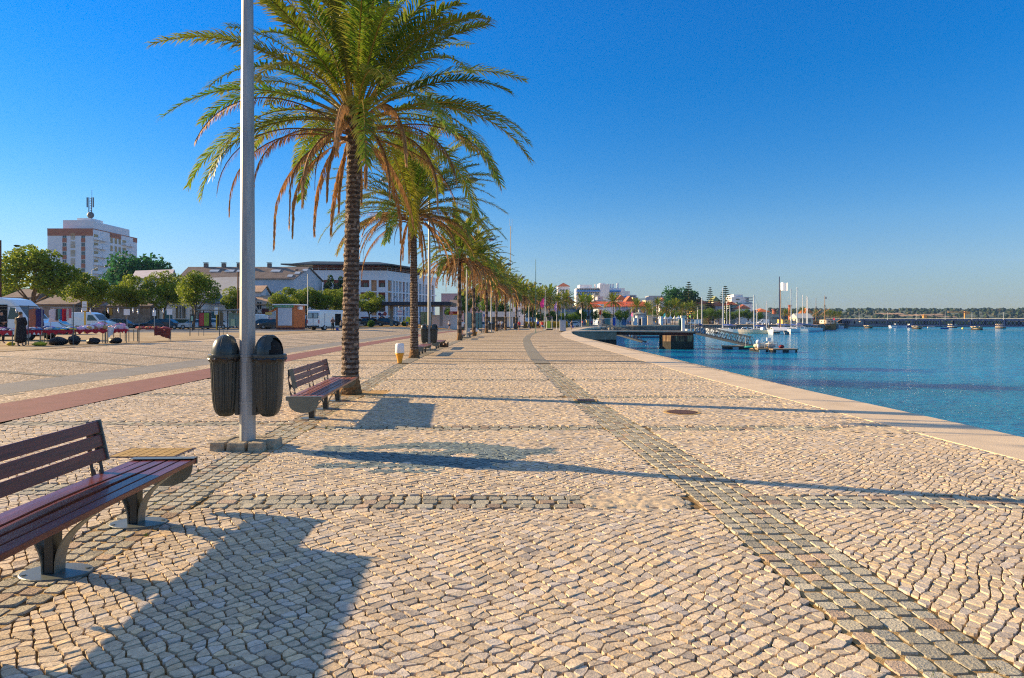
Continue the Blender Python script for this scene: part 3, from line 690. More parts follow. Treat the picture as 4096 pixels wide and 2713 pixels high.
def bin_meshes():
    # ribbed bucket
    mb = MB(); mb.sm = False; n = 96; vs = []; prof = [(.02, .40), (.075, .415), (.115, .455), (.140, .52), (.156, .62), (.166, .78), (.173, .95), (.180, 1.09), (.190, 1.13), (.196, 1.175)]
    for i, (r, z) in enumerate(prof):
        for k in range(n):
            a = 2 * math.pi * k / n; rib = (.007 if (k % 4 < 2) else -.003) if 0 < i < 8 else 0
            if -.5 < (a if a < math.pi else a - 2 * math.pi) < .5: rib = 0
            q = r + rib; vs.append((q * math.cos(a) * 1.0, q * math.sin(a) * 1.05, z + (.0 if i else .0)))
    fs = [(i * n + k, i * n + (k + 1) % n, (i + 1) * n + (k + 1) % n, (i + 1) * n + k) for i in range(len(prof) - 1) for k in range(n)]
    fs.append(tuple(range(n))[::-1]); mb.add(vs, fs); mb.box((-.168, 0, .80), (.05, .12, .74))
    body = mb.mesh('bucket', M_BIN)
    mb = MB(); mb.lathe([(.19, 1.172), (.214, 1.172), (.218, 1.182), (.218, 1.208), (.212, 1.216), (.19, 1.216)], 40, sy=1.05); rim = mb.mesh('rim', M_BIN)
    mb = MB(); rr = random.Random(4); vs = []; n = 48
    for i, (r, z) in enumerate(((.214, 1.178), (.219, 1.16), (.205, 1.135))):
        for k in range(n): a = 2 * math.pi * k / n; q = r + rr.uniform(-.006, .006); vs.append((q * math.cos(a), q * math.sin(a) * 1.05, z + rr.uniform(-.012, .006) * (i)))
    mb.add(vs, [(i * n + k, i * n + (k + 1) % n, (i + 1) * n + (k + 1) % n, (i + 1) * n + k) for i in range(2) for k in range(n)])
    liner = mb.mesh('bin_liner', M_BINB)
    # hood with an opening towards +x
    mb = MB(); mb.sm = True; n = 48; m = 14; vs = []
    for i in range(m + 1):
        ph = math.pi / 2 * i / m; zz = 1.214 + .252 * math.sin(ph) ** .95; r = .176 * math.cos(ph) ** .82
        for k in range(n): a = 2 * math.pi * k / n; vs.append((r * math.cos(a), r * math.sin(a) * 1.02, zz))
    fs = []
    for i in range(m):
        for k in range(n):
            a = (k + .5) * 2 * math.pi / n; a = a if a < math.pi else a - 2 * math.pi
            if (a / .74) ** 2 + ((i + .5) / 9.5) ** 2 < 1: continue
            fs.append((i * n + k, i * n + (k + 1) % n, (i + 1) * n + (k + 1) % n, (i + 1) * n + k))
    mb.add(vs, fs); mb.sm = False
    for a in (1.15, -1.15, 2.0, -2.0):
        pts = []
        for i in range(m): ph = math.pi / 2 * i / m; r = .177 * math.cos(ph) ** .82; pts.append((r * math.cos(a), r * math.sin(a) * 1.02, 1.214 + .253 * math.sin(ph) ** .95))
        mb.tube(pts, .004, 4)
    hood = mb.mesh('hood', M_BIN)
    mb = MB(); mb.lathe([(.168, 1.205), (.16, 1.28), (.13, 1.36), (.06, 1.42), (0, 1.43)], 24); inner = mb.mesh('hood_inside', M_HOLE)
    return body, rim, liner, hood, inner
BM = bin_meshes()
def lamp_post(x, y, label, gcat, bins=True, h=9.35, arm=2.05, detail=True, rz=0, plinth=True, group='double arm lamp posts'):
    t = thing('street_lamp', label, 'street lamp', (x, y, gz(x, y)), rz, group)
    mb = MB(); mb.tube([(0, 0, .1), (0, 0, 2.08)], [.1, .094], 8, phase=R(22.5)); mb.tube([(0, 0, 2.08), (0, 0, 4.1)], [.0935, .083], 8, phase=R(22.5)); mb.tube([(0, 0, 4.1), (0, 0, h)], [.0822, .05], 8, phase=R(22.5))
    if detail:
        mb.tube([(0, 0, 2.07), (0, 0, 2.09)], [.0958, .0958], 8, phase=R(22.5)); mb.tube([(0, 0, 4.09), (0, 0, 4.11)], [.0848, .0848], 8, phase=R(22.5)); mb.tube([(0, 0, 1.18), (0, 0, 1.21)], [.102, .102], 8, phase=R(22.5)); mb.tube([(0, 0, .57), (0, 0, .60)], [.104, .104], 8, phase=R(22.5))
    mb.build('pole', M_GALV if detail else M_GALVP, t)
    if detail:
        mb = MB(); mb.box((0, -.0935, .86), (.062, .006, .5)); mb.tube([(0.0, -.096, .64), (0.0, -.1005, .64)], .008, 10); mb.build('access_panel', M_GALV, t, bevel=.002)
    if plinth:
        mb = MB(); rr = random.Random(int(x * 100) + 5)
        if detail:
            for (a, b, w_, d_) in ((-.28, -.19, .2, .15), (-.04, -.2, .24, .14), (.21, -.19, .2, .15), (-.3, .05, .15, .3), (.31, .06, .14, .3), (-.2, .24, .26, .14), (.1, .25, .3, .13)):
                mb.box((a, b, .03), (w_ * rr.uniform(.95, 1.03), d_, .15 + rr.uniform(-.01, .008)), rr.uniform(-.06, .06), taper=.93)
            mb.box((0, .02, .03), (.5, .36, .13))
            mb.build('stone_plinth', M_PLINTH, t, bevel=.012)
        else: mb.box((0, 0, .04), (.75, .6, .12)); mb.build('stone_plinth', M_PLINTH, t)
    for s in (-1, 1):
        mb = MB(); mb.tube([(s * .02, 0, h - .55), (s * .35, 0, h - .28), (s * arm * .6, 0, h - .05), (s * arm, 0, h + .06)], [.035, .033, .028, .025], 6); a_ = mb.build('arm', M_GALV if detail else M_GALVP, t)
        mb = MB(); mb.sm = True; mb.blob((s * (arm + .3), 0, h + .06), (.36, .18, .13), 12, 8); lh = mb.build('lamp_head', M_BLUEC, t); mb = MB(); mb.blob((s * (arm + .32), 0, h + .0), (.25, .14, .11), 10, 6); mb.build('lens', M_LENS, lh)
    if bins:
        for s, rot in ((-1, R(28)), (1, R(-22))):
            b = thing('litter_bin', ('dark ribbed litter bin, left side of ' if s < 0 else 'ribbed litter bin with round opening, right side of ') + gcat, 'litter bin', (x + s * .285 * math.cos(rz), y + s * .285 * math.sin(rz), gz(x, y)), rz + (math.pi if s < 0 else 0), 'litter bins strapped to lamp posts')
            bo = link('bucket', BM[0], b, rz=math.pi if False else 0); bo.scale = (1, 1, 1)
            link('rim', BM[1], b); link('bin_liner', BM[2], b)
            hd = link('hood', BM[3], b, rz=(rot + (math.pi if s < 0 else 0))); link('hood_inside', BM[4], hd)
            
            for bz_ in (1.19, .59): mb = MB(); mb.box((-.2, 0, bz_), (.09, .05, .03)); mb.build('bracket', M_BIN, b)
    return t
lamp_post(PX(990, 8.46), 8.46, 'nearest tall octagonal lamp post, cut by the top of the picture, two bins on it', 'the nearest lamp post', rz=R(-2))
lamp_post(PX(1717, 35.75), 35.75, 'second lamp post, between two benches and right of the second palm', 'the second lamp post')
lamp_post(PX(1867, 62.2), 62.2, 'third lamp post, just left of the fourth palm trunk', '', bins=False)
lamp_post(PX(1965, 89), 89, 'fourth lamp post, between the fifth and sixth palms', 'the fourth lamp post, far off', detail=False)
for px_, Y, lab in ((2041, 116, 'fifth lamp post, beside the white pram on the far promenade'), (2116, 137, 'lamp post with a green patch low on its pole'), (2181.5, 158, 'lamp post just left of the glass shelter'),
                    (2245, 176, 'lamp post behind the white rubbish column'), (2310, 214, 'lamp post left of the pale feather flag'), (2372, 226, 'lamp post left of the lone full palm')):
    lamp_post(PX(px_, Y), Y, lab, '', bins=False, detail=False, rz=rnd.uniform(-.3, .2))
for px_, top, Y, lab in ((2427.7, 1222, 236, 'slim lamp left of the lone full palm trunk'), (2485, 1225, 240, 'slim lamp right of the lone full palm'), (2527, 1214, 244, 'slim lamp beside the small pink flag'), (2611, 1219, 252, 'slim lamp right of the bandstand palms'),
                     (2683, 1230, 258, 'slim lamp between the white parasols'), (2745, 1230, 262, 'slim lamp right of the parasols by the pier hut')):
    lamp_post(PX(px_, Y), Y, lab, '', bins=False, detail=False, h=PZ(top, Y), arm=1.6, rz=rnd.uniform(-.3, .2), group='slim lamps on the far quay')
# twin bins of the third lamp zone seen far off
# ================================================================= benches
M_WOOD = mat('red_brown_varnished_slat', (.13, .024, .014), .34, 0, var=.4, vscale=6, bump=.0016, bscale=40, col2=(.21, .045, .025), det=8, coat=.15)
M_WOODW = mat('worn_red_slat', (.25, .075, .05), .42, 0, var=.4, vscale=7, bump=.0012, bscale=40, col2=(.38, .15, .10), det=8, coat=.1)
M_STEELG = mat('grey_green_painted_steel', (.15, .17, .15), .36, .2, var=.12, vscale=5)
stretch(M_WOOD, (6, .35, 6)); stretch(M_WOODW, (6, .35, 6)); stretch(M_GALV, (2.5, 2.5, .3))
M_STEELD = mat('dark_painted_steel', (.04, .05, .055), .4, .35, var=.12, vscale=5)
def arc(cx, cz, r, a0, a1, n, sx=1, sz=1): return [(cx + r * sx * math.cos(a0 + (a1 - a0) * i / n), cz + r * sz * math.sin(a0 + (a1 - a0) * i / n)) for i in range(n + 1)]
def bench(loc, rz, label, L=3.86, legs=(-1.22, 0, 1.22), back=(-1.42, 1.42), wood=None, warp=True, name='bench', backs=True):
    """long axis = y; backrest on the -x side; x in -.27..+.27; seat top at .43"""
    t = thing(name, label, 'bench', loc, rz, 'slatted benches along the dark sett band'); wood = wood or M_WOOD
    y0, y1 = -L / 2, L / 2
    for k in range(5):
        xc = -.218 + k * .109; n = 22; mb = MB(); vs = []
        for i in range(n + 1):
            y = y0 + (y1 - y0) * i / n; bow = 0; lift = 0
            if warp and k in (1, 2): u = (y - y1 + 1.25) / .75; bow = -.028 * math.exp(-u * u) * (1.0 if k == 1 else .45); lift = .010 * math.exp(-u * u)
            for dx, dz in ((-.048, -.038), (.048, -.038), (.048, -.004), (.043, 0), (-.043, 0), (-.048, -.004)): vs.append((xc + dx + bow, y, .43 + dz + lift))
        m = 6; mb.add(vs, [(i * m + j, (i + 1) * m + j, (i + 1) * m + (j + 1) % m, i * m + (j + 1) % m) for i in range(n) for j in range(m)] + [tuple(range(m)), tuple(n * m + j for j in range(m))[::-1]])
        mb.build('seat_slat', wood, t)
    for s, yy in ((-1, y0), (1, y1)):     # end panels: flat cap and half round apron
        mb = MB(); prof = [(-.275, .438), (.275, .438), (.275, .385)] + [(.235 * math.cos(a), .375 - .19 * abs(math.sin(a)) ** .8) for a in [math.pi * i / 14 for i in range(15)]] + [(-.275, .385)]
        mb.extr(prof, 1, yy - .006 + s * .006, yy + .006 + s * .006); mb.box((0, yy - s * .03, .4415), (.55, .085, .004)); mb.build('end_panel', M_STEELG, t)
    for y in legs:
        l = MB(); l.box((-.02, y, .19), (.055, .10, .36), taper=1.0); 
        lg = l.build('leg', M_STEELD, t, bevel=.004)
        for s in (-1, 1):
            mb = MB(); vs = []; n = 10
            for i in range(n + 1):
                u = i / n; x = -.02 + s * (.035 + .235 * u ** 1.9); z = .006 + .385 * u ** .72
                w_ = .052 + .02 * u
                nx, nz = .9, -.4 * s
                for dy in (-w_, w_):
                    for o in (0, .009): vs.append((x + s * o, y + dy, z - o * .4))
            fs = []
            for i in range(n):
                b = i * 4; c = b + 4
                fs += [(b, b + 2, c + 2, c), (b + 1, c + 1, c + 3, b + 3), (b, c, c + 1, b + 1), (b + 2, b + 3, c + 3, c + 2)]
            mb.add(vs, fs); mb.build('curved_brace', M_STEELG, lg)
        mb = MB(); mb.lathe([(1, -.012), (1, .004), (.97, .008), (0, .008)], 36, (0, y, 0), .225, .15)
        for sx_, sy_ in ((-.17, -.06), (.17, .05)): mb.lathe([(.014, .008), (.014, .014), (0, .014)], 8, (sx_, y + sy_, 0))
        mb.build('base_plate', M_STEELG, lg)
    if not backs: return t
    b0, b1 = back
    tilt = .22
    for k in range(3):
        zc = .515 + .060 + k * .108; xx = -.235 - (zc - .43) * tilt; mb = MB(); T = Matrix.Rotation(-math.atan(tilt), 3, 'Y'); mb.box((xx, (b0 + b1) / 2, zc), (.040, b1 - b0 - .02, .094), tilt=T)
        mb.build('back_slat', wood, t, bevel=.005)
    ys_ = [b0 + .03, (b0 + b1) / 2, b1 - .03]
    for i, y in enumerate(ys_):
        mb = MB(); z0, z1 = .36, .835; pts = []
        for (ra, rb) in ((z0, z1),):
            n = 20
            # strap bracket with two oval holes: two curved edges and webs
            def X(z, off): return -.245 - (z - .43) * tilt - off
            outer = [(X(z0 + (z1 - z0) * j / n, .022 + .05 * math.sin(math.pi * min(1, (j / n) * 1.05)) ), y, z0 + (z1 - z0) * j / n) for j in range(n + 1)]
            inner = [(X(z0 + (z1 - z0) * j / n, .012 - .006 * math.sin(math.pi * j / n)), y, z0 + (z1 - z0) * j / n) for j in range(n + 1)]
            N1, N2 = 26, 8
            for a_ in range(N1):
                for b_ in range(N2):
                    u, v = (a_ + .5) / N1, (b_ + .5) / N2
                    if any(((u - cu) / .15) ** 2 + ((v - .5) / .34) ** 2 < 1 for cu in (.24, .62)): continue
                    q = []
                    for (du_, dv_) in ((0, 0), (0, 1), (1, 1), (1, 0)):
                        z = z0 + (z1 - z0) * (a_ + du_) / N1; t_ = (a_ + du_) / N1; off = .012 + (.085 - .05 * t_) * (b_ + dv_) / N2 + .02 * math.sin(math.pi * t_) * ((b_ + dv_) / N2 - .3); q.append((X(z, off), z))
                    mb.add([(p_[0], y - .014, p_[1]) for p_ in q] + [(p_[0], y + .014, p_[1]) for p_ in q], [(0, 1, 2, 3), (7, 6, 5, 4), (0, 4, 5, 1), (1, 5, 6, 2), (2, 6, 7, 3), (3, 7, 4, 0)])
        mb.build('back_bracket', M_STEELD, t)
        if i != 1:
            s = -1 if i == 0 else 1; mb = MB(); T = Matrix.Rotation(-math.atan(tilt), 3, 'Y'); mb.box((-.235 - (.68 - .43) * tilt, (b0 if i == 0 else b1) + s * .002, .682), (.07, .014, .335), tilt=T); mb.build('back_end_cap', M_STEELG, t, bevel=.004)
    return t
ang_b = math.atan2(.055, 1)
# nearest bench: far seat end at y 5.75
c = Vector((-2.98 + .02, 5.75 - 1.93)); bench((c.x, c.y, 0), ang_b, 'nearest bench, glossy dark red slats, cut by the left edge of the picture', legs=(1.48, .44, -.62), back=(-1.45, 1.46), name='bench')
c = Vector((-3.47, 12.24)); bench((c.x, c.y, 0), math.atan2(.085, 1), 'second bench, worn red slats, between the near bins and the first palm', wood=M_WOODW, warp=False, legs=(-1.24, -.07, 1.16))
for (x, y, lab, bk) in ((-4.43, 32.3, 'bench just right of the second palm trunk', False), (-4.4, 39.0, 'bench right of the second lamp post and its bins', False), (-4.5, 58.6, 'bench just right of the third palm trunk', False),
                   (-4.25, 65.8, 'bench right of the third lamp post', False), (-4.0, 85.2 + 5.5, 'far bench right of the fifth palm', False), (-3.0, 103.5, 'far bench right of the seventh palm', False), (-2.0, 108.5, 'far bench beside the pram', False), (2.6, 142, 'far bench right of the seated person', False)):
    bench((x, y, 0), math.atan2(.02, 1) if y < 70 else -.15, lab, wood=M_WOODW, warp=False, backs=bk)

# ================================================================= small promenade things
M_WHITE = mat('white_paint', (.74, .76, .78), .45, var=.05, vscale=3)
M_ORANGE = mat('orange_paint', (.75, .33, .02), .5, var=.12, vscale=5)
def cap_bollard(x, y, label, s=1):
    t = thing('marker_post', label, 'marker post', (x, y, gz(x, y)), 0, 'white and orange posts'); t.scale = (s,) * 3
    mb = MB(); mb.sm = True; mb.lathe([(.085, -.02), (.085, .03), (.095, .1), (.13, .26), (.165, .36), (.17, .40)], 24); mb.build('orange_base', M_ORANGE, t)
    mb = MB(); mb.sm = True; mb.lathe([(.17, .40), (.175, .41), (.165, .70), (.155, .745), (.13, .765), (0, .77)], 24); mb.build('white_cap', M_WHITE, t); return t
p = G(1599, 1453); cap_bollard(p.x, p.y, 'white capped orange post beside the second palm')
p = G(1904, 1341); cap_bollard(p.x, p.y, 'white capped orange post behind the fourth palm')
p = G(2220, 1306); cap_bollard(p.x, p.y, 'white capped orange post right of the glass shelter', 1.1)
# stump and soil by bench
M_STUMP = amat('palm_stump', .9, 0, 14, .4)
p = G(1776, 1389); mb = MB(); mb.cc = (.16, .08, .04); rr = random.Random(3)
for k in range(9): a = rr.uniform(0, 6.3); mb.tube([(.16 * math.cos(a), .16 * math.sin(a), -.02), (.26 * math.cos(a), .26 * math.sin(a), rr.uniform(.15, .36))], [.12, .03], 6)
o = mb.build('palm_stump', M_STUMP, loc=(p.x, p.y, 0)); tag(o, 'ragged brown palm stump beside the bench past the second lamp', 'tree stump')
for px_, py_, w_, lab in ((1690, 1437, .7, 1), (1812, 1371, .8, 2)):
    pass
# thin mooring line of flag poles, rubbish column and white sign post on the far promenade
M_GREENP = mat('green_pole', (.09, .19, .13), .5)
p = G(2143, 1334.5); mb = MB(); mb.tube([(0, 0, 0), (0, 0, 9.5)], [.05, .03], 8); tag(mb.build('flag_pole', M_GREENP, loc=(p.x, p.y, 0)), 'bare thin green pole standing on the dark sett curve', 'flag pole')
p = G(2251, 1324); t = thing('rubbish_column', 'pale grey square column on the quay edge near the curve', 'column', (p.x, p.y, 0)); mb = MB(); mb.box((0, 0, .85), (.95, .6, 1.7)); mb.build('body', mat('pale_grey_metal', (.42, .46, .52), .5, .2), t, bevel=.03); mb = MB(); mb.box((0, 0, 1.74), (.99, .64, .06)); mb.build('lid', M_GALV, t)
p = G(2258, 1322); t = thing('sign_post', 'slim post with a narrow white and green board by the grey column', 'sign', (p.x + .15, p.y + 1, 0)); mb = MB(); mb.tube([(0, 0, 0), (0, 0, 3.6)], .04, 6); mb.build('post', M_GALVP, t); mb = MB(); mb.box((0, -.05, 3.1), (.22, .04, 1.2)); mb.build('board', M_WHITE, t); mb = MB(); mb.box((0.03, -.075, 3.3), (.08, .01, .7)); mb.build('green_stripe', mat('sign_green', (.02, .3, .12)), t)
# ================================================================= trees
M_LEAF = amat('tree_leaves', .6, .4, 2, .3, spec=.25)
M_BARK = mat('tree_bark', (.14, .095, .06), .9, var=.35, vscale=8, bump=.02, bscale=30)
def tree_mesh(seed, h=8.0, cr=3.4, trunk_h=2.6, leaf=.2, n=5200, cols=((.12, .20, .02), (.29, .34, .03)), flat=.72, clumps=26, tr=.17):
    rr = random.Random(seed); tb = MB(); top = Vector((rr.uniform(-.3, .3), rr.uniform(-.3, .3), trunk_h))
    tb.tube([(0, 0, -.1), (top.x * .5, top.y * .5, trunk_h * .5), top], [tr * 1.25, tr, tr * .85], 8)
    cen = Vector((0, 0, h - cr * flat)); C_ = []
    for k in range(clumps):
        while True:
            d = Vector((rr.uniform(-1, 1), rr.uniform(-1, 1), rr.uniform(-1, 1)))
            if .25 < d.length < 1: break
        d = d.normalized() * rr.uniform(.4, .95); p = cen + Vector((d.x * cr, d.y * cr, d.z * cr * flat * (1 if d.z > 0 else .8))); C_.append((p, rr.uniform(.2, .46) * cr))
    for k in range(7):
        p, r = C_[k]; mid = top.lerp(p, .5) + Vector((rr.uniform(-.3, .3), rr.uniform(-.3, .3), -.15)); tb.tube([top - Vector((0, 0, .2)), mid, p], [tr * .6, tr * .36, tr * .12], 5)
    trunk = tb.mesh('trunk', M_BARK); mb = MB()
    for k in range(n):
        p, r = C_[rr.randrange(len(C_))]; d = Vector((rr.gauss(0, 1), rr.gauss(0, 1), rr.gauss(0, 1))).normalized() * r * rr.uniform(.55, 1.06) ** .6
        q = p + Vector((d.x, d.y, d.z * .8)); u = rr.random(); c = rr.uniform(.7, 1.3); a, b = cols
        mb.cc = tuple((a[i] * (1 - u) + b[i] * u) * c for i in range(3))
        t = Vector((rr.gauss(0, 1), rr.gauss(0, 1), rr.gauss(0, .7))).normalized(); w = t.cross(Vector((rr.gauss(0, 1), rr.gauss(0, 1), rr.gauss(0, 1)))).normalized(); s = leaf * rr.uniform(.6, 1.3)
        mb.add([q - t * s * .5, q + w * s * .3, q + t * s * .5, q - w * s * .3], [(0, 1, 2, 3)])
    return trunk, mb.mesh('crown', M_LEAF)
def make_tree(ms, loc, label, rz=0, s=1.0, group=None, name='tree', cat='tree'):
    t = thing(name, label, cat, loc, rz, group); t.scale = s if hasattr(s, '__len__') else (s, s, s)
    link('trunk', ms[0], t); link('crown', ms[1], t); return t
def araucaria_mesh(seed, h=20, r=4.2, dens=1.0):
    rr = random.Random(seed); tb = MB(); tb.tube([(0, 0, 0), (0, 0, h)], [.32, .05], 7); trunk = tb.mesh('trunk', M_BARK); mb = MB(); tiers = int(h * .85)
    for i in range(tiers):
        z = h * .12 + h * .86 * i / (tiers - 1); R_ = r * (1 - (i / (tiers - 1)) ** 1.3 * .93)
        if i < 3: R_ *= .75
        nb = 7
        for k in range(nb):
            if rr.random() > dens: continue
            a = k * 2 * math.pi / nb + i * .5 + rr.uniform(-.15, .15); L = R_ * rr.uniform(.8, 1.1); pts = [(0, 0, z), (math.cos(a) * L * .5, math.sin(a) * L * .5, z - .12 * L), (math.cos(a) * L, math.sin(a) * L, z + .08 * L)]
            c = rr.uniform(.7, 1.2); mb.cc = (.05 * c, .085 * c, .03 * c); mb.tube(pts, [.09, .08, .05], 3)
            for q in range(int(16 * L / r) + 6):
                t = .25 + .75 * rr.random(); x, y = math.cos(a) * L * t, math.sin(a) * L * t; zz = z - .12 * L * (1 - abs(2 * t - 1)) + .08 * L * max(0, 2 * t - 1); s = rr.choice((-1, 1)) * rr.uniform(.3, .7) * (1 - t * .3)
                mb.add([(x - .1, y, zz - .12), (x - math.sin(a) * s, y + math.cos(a) * s, zz + .42), (x + math.cos(a) * .6, y + math.sin(a) * .6, zz + .28)], [(0, 1, 2)])
    return trunk, mb.mesh('crown', M_LEAF)
TA = [tree_mesh(i, 8, 3.5, 2.7, .30, 9500) for i in (31, 32, 33, 34)]
TG = [tree_mesh(i, 8, 3.6, 1.8, .4, 4200, cols=((.07, .15, .02), (.17, .28, .03))) for i in (41, 42, 43)]

# ================================================================= vehicles
def paint(name, col, metal=.2): return mat(name, col, .28, metal, var=.04, vscale=1, coat=.6)
M_CARGL = glassy('car_glass', (.03, .05, .05))
M_TYRE = mat('tyre_rubber', (.02, .02, .02), .85, var=.2)
M_RIM = mat('wheel_rim', (.35, .36, .38), .35, .6, var=.1)
M_RED_L = mat('tail_light', (.4, .01, .01), .25, var=.1); M_HEADL = mat('headlight', (.6, .62, .62), .15, var=.05); M_TRIM = mat('black_trim', (.02, .02, .022), .5, var=.2)
PROF = {
 'hatch': (4.0, 1.70, 1.46, [(-2, .28), (-2, .62), (-1.93, .78), (-1.0, .93), (-.35, 1.38), (.1, 1.46), (1.15, 1.43), (1.75, 1.02), (1.97, .9), (2, .45), (1.96, .25)], [(-.92, .96), (-.36, 1.33), (.1, 1.39), (1.1, 1.36), (1.62, 1.0)]),
 'sedan': (4.4, 1.74, 1.42, [(-2.2, .28), (-2.2, .6), (-2.1, .75), (-1.1, .9), (-.45, 1.32), (0, 1.42), (.9, 1.40), (1.45, 1.02), (2.1, .96), (2.2, .6), (2.17, .27)], [(-1.0, .94), (-.45, 1.28), (0, 1.35), (.85, 1.33), (1.3, .99)]),
 'estate': (4.6, 1.76, 1.5, [(-2.3, .28), (-2.3, .6), (-2.2, .78), (-1.2, .93), (-.5, 1.4), (0, 1.5), (1.8, 1.47), (2.22, 1.0), (2.3, .6), (2.27, .27)], [(-1.08, .97), (-.5, 1.35), (0, 1.42), (1.75, 1.39), (2.05, 1.0)]),
 'van': (4.9, 1.95, 2.15, [(-2.45, .32), (-2.45, .75), (-2.3, 1.0), (-1.55, 1.2), (-.85, 1.95), (-.3, 2.12), (0, 2.15), (2.4, 2.12), (2.45, 1.9), (2.45, .4), (2.42, .32)], [(-1.4, 1.24), (-.85, 1.85), (-.3, 1.9), (-.25, 1.25)]),
 'longvan': (6.0, 2.0, 2.66, [(-3, .35), (-3, .8), (-2.8, 1.08), (-2.15, 1.28), (-1.4, 2.2), (-1.0, 2.52), (-.4, 2.64), (0, 2.66), (2.9, 2.62), (3.0, 2.45), (3.0, .45), (2.96, .35)], [(-2.0, 1.32), (-1.42, 2.05), (-1.1, 2.1), (-.95, 1.35)]),
}
def vehicle(kind, name, label, cat, loc, rz, col, group=None, extras=None):
    """front towards -x"""
    L, W, H, prof, win = PROF[kind]; t = thing(name, label, cat, loc, rz, group); pm = paint('paint_%d_%d_%d' % tuple(int(c * 100) for c in col), col)
    body = MB(); ys = [-.5, -.47, -.42, .42, .47, .5]; vs = []
    n = len(prof); big = kind in ('van', 'longvan')
    for j, yy in enumerate(ys):
        for (x, z) in prof:
            f = (1 - (.14 if not big else .06) * max(0, (z - .95) / (H - .95)) ** 1.2) if z > .95 else 1
            k = [.965, .99, 1, 1, .99, .965][j]; vs.append((x * k, yy * W * f, z if j in (2, 3) else .3 + (z - .3) * (1 - (.035 if j in (0, 5) else .01))))
    fs = [(j * n + i, j * n + (i + 1) % n, (j + 1) * n + (i + 1) % n, (j + 1) * n + i) for j in range(5) for i in range(n)] + [tuple(range(n)), tuple(5 * n + i for i in range(n))[::-1]]
    body.add(vs, fs); body.build('body', pm, t)
    wx = (-L / 2 + .82, L / 2 - .82); wr = .31 if not big else .34
    for x in wx:
        for s in (-1, 1):
            mb = MB(); mb.tube([(x, s * (W / 2 - .21), wr), (x, s * (W / 2 + .006), wr)], wr, 18); wo = mb.build('wheel', M_TYRE, t); mb = MB(); mb.tube([(x, s * (W / 2 - .05), wr), (x, s * (W / 2 + .014), wr)], wr * .62, 12); mb.build('rim', M_RIM, wo)
    for s in (-1, 1):
        def wy(z): return s * (W / 2 * (1 - (.14 if not big else .06) * max(0, (z - .95) / (H - .95)) ** 1.2) * 1.0 + .004)
        mb = MB(); m_ = len(win); a = [(x * .975, wy(z), .3 + (z - .3) * .965) for x, z in win]; b = [(x * .975, wy(z) - s * .03, .3 + (z - .3) * .965) for x, z in win]
        mb.add(a + b, [tuple(range(m_)), tuple(range(m_, 2 * m_))[::-1]] + [(i, (i + 1) % m_, m_ + (i + 1) % m_, m_ + i) for i in range(m_)]); mb.build('side_window', M_CARGL, t)
        mb = MB(); mb.box((-L / 2 + .05, s * W * .36, .68), (.14, .3, .13)); mb.build('headlight', M_HEADL, t)
        mb = MB(); mb.box((L / 2 - .03, s * W * .43, .95 if not big else 1.2), (.1, .17, .2 if not big else .5)); mb.build('tail_light', M_RED_L, t)
    # windscreen and rear glass
    i = [k for k in range(n - 1) if prof[k + 1][1] - prof[k][1] > .3 and -2.3 < prof[k][0] < 0 and prof[k][1] > .85][0]; (xa, za), (xb, zb) = prof[i], prof[i + 1]
    d = Vector((xb - xa, 0, zb - za)); nn = Vector((-d.z, 0, d.x)).normalized() * .006
    if nn.x > 0: nn = -nn
    p = [Vector((xa, 0, za)) + d * .06 + nn, Vector((xa, 0, za)) + d * .94 + nn]; mb = MB(); mb.quad(p[0] + Vector((0, -W * .42, 0)), p[0] + Vector((0, W * .42, 0)), p[1] + Vector((0, W * .37, 0)), p[1] + Vector((0, -W * .37, 0))); mb.build('windscreen', M_CARGL, t)
    if not big:
        xr = [q for q in prof if q[0] > 1][0:2]; (xa, za), (xb, zb) = xr; mb = MB(); mb.quad((xa + .02, -W * .36, za - .03), (xa + .02, W * .36, za - .03), (xb + .01, W * .4, zb + .03), (xb + .01, -W * .4, zb + .03)); mb.build('rear_window', M_CARGL, t)
    mb = MB(); mb.box((0, 0, .3), (L * .8, W * .9, .16)); mb.box((L / 2, 0, .45), (.08, W * .94, .2)); mb.box((-L / 2, 0, .42), (.08, W * .9, .16)); mb.build('bumper_trim', M_TRIM, t)
    return t

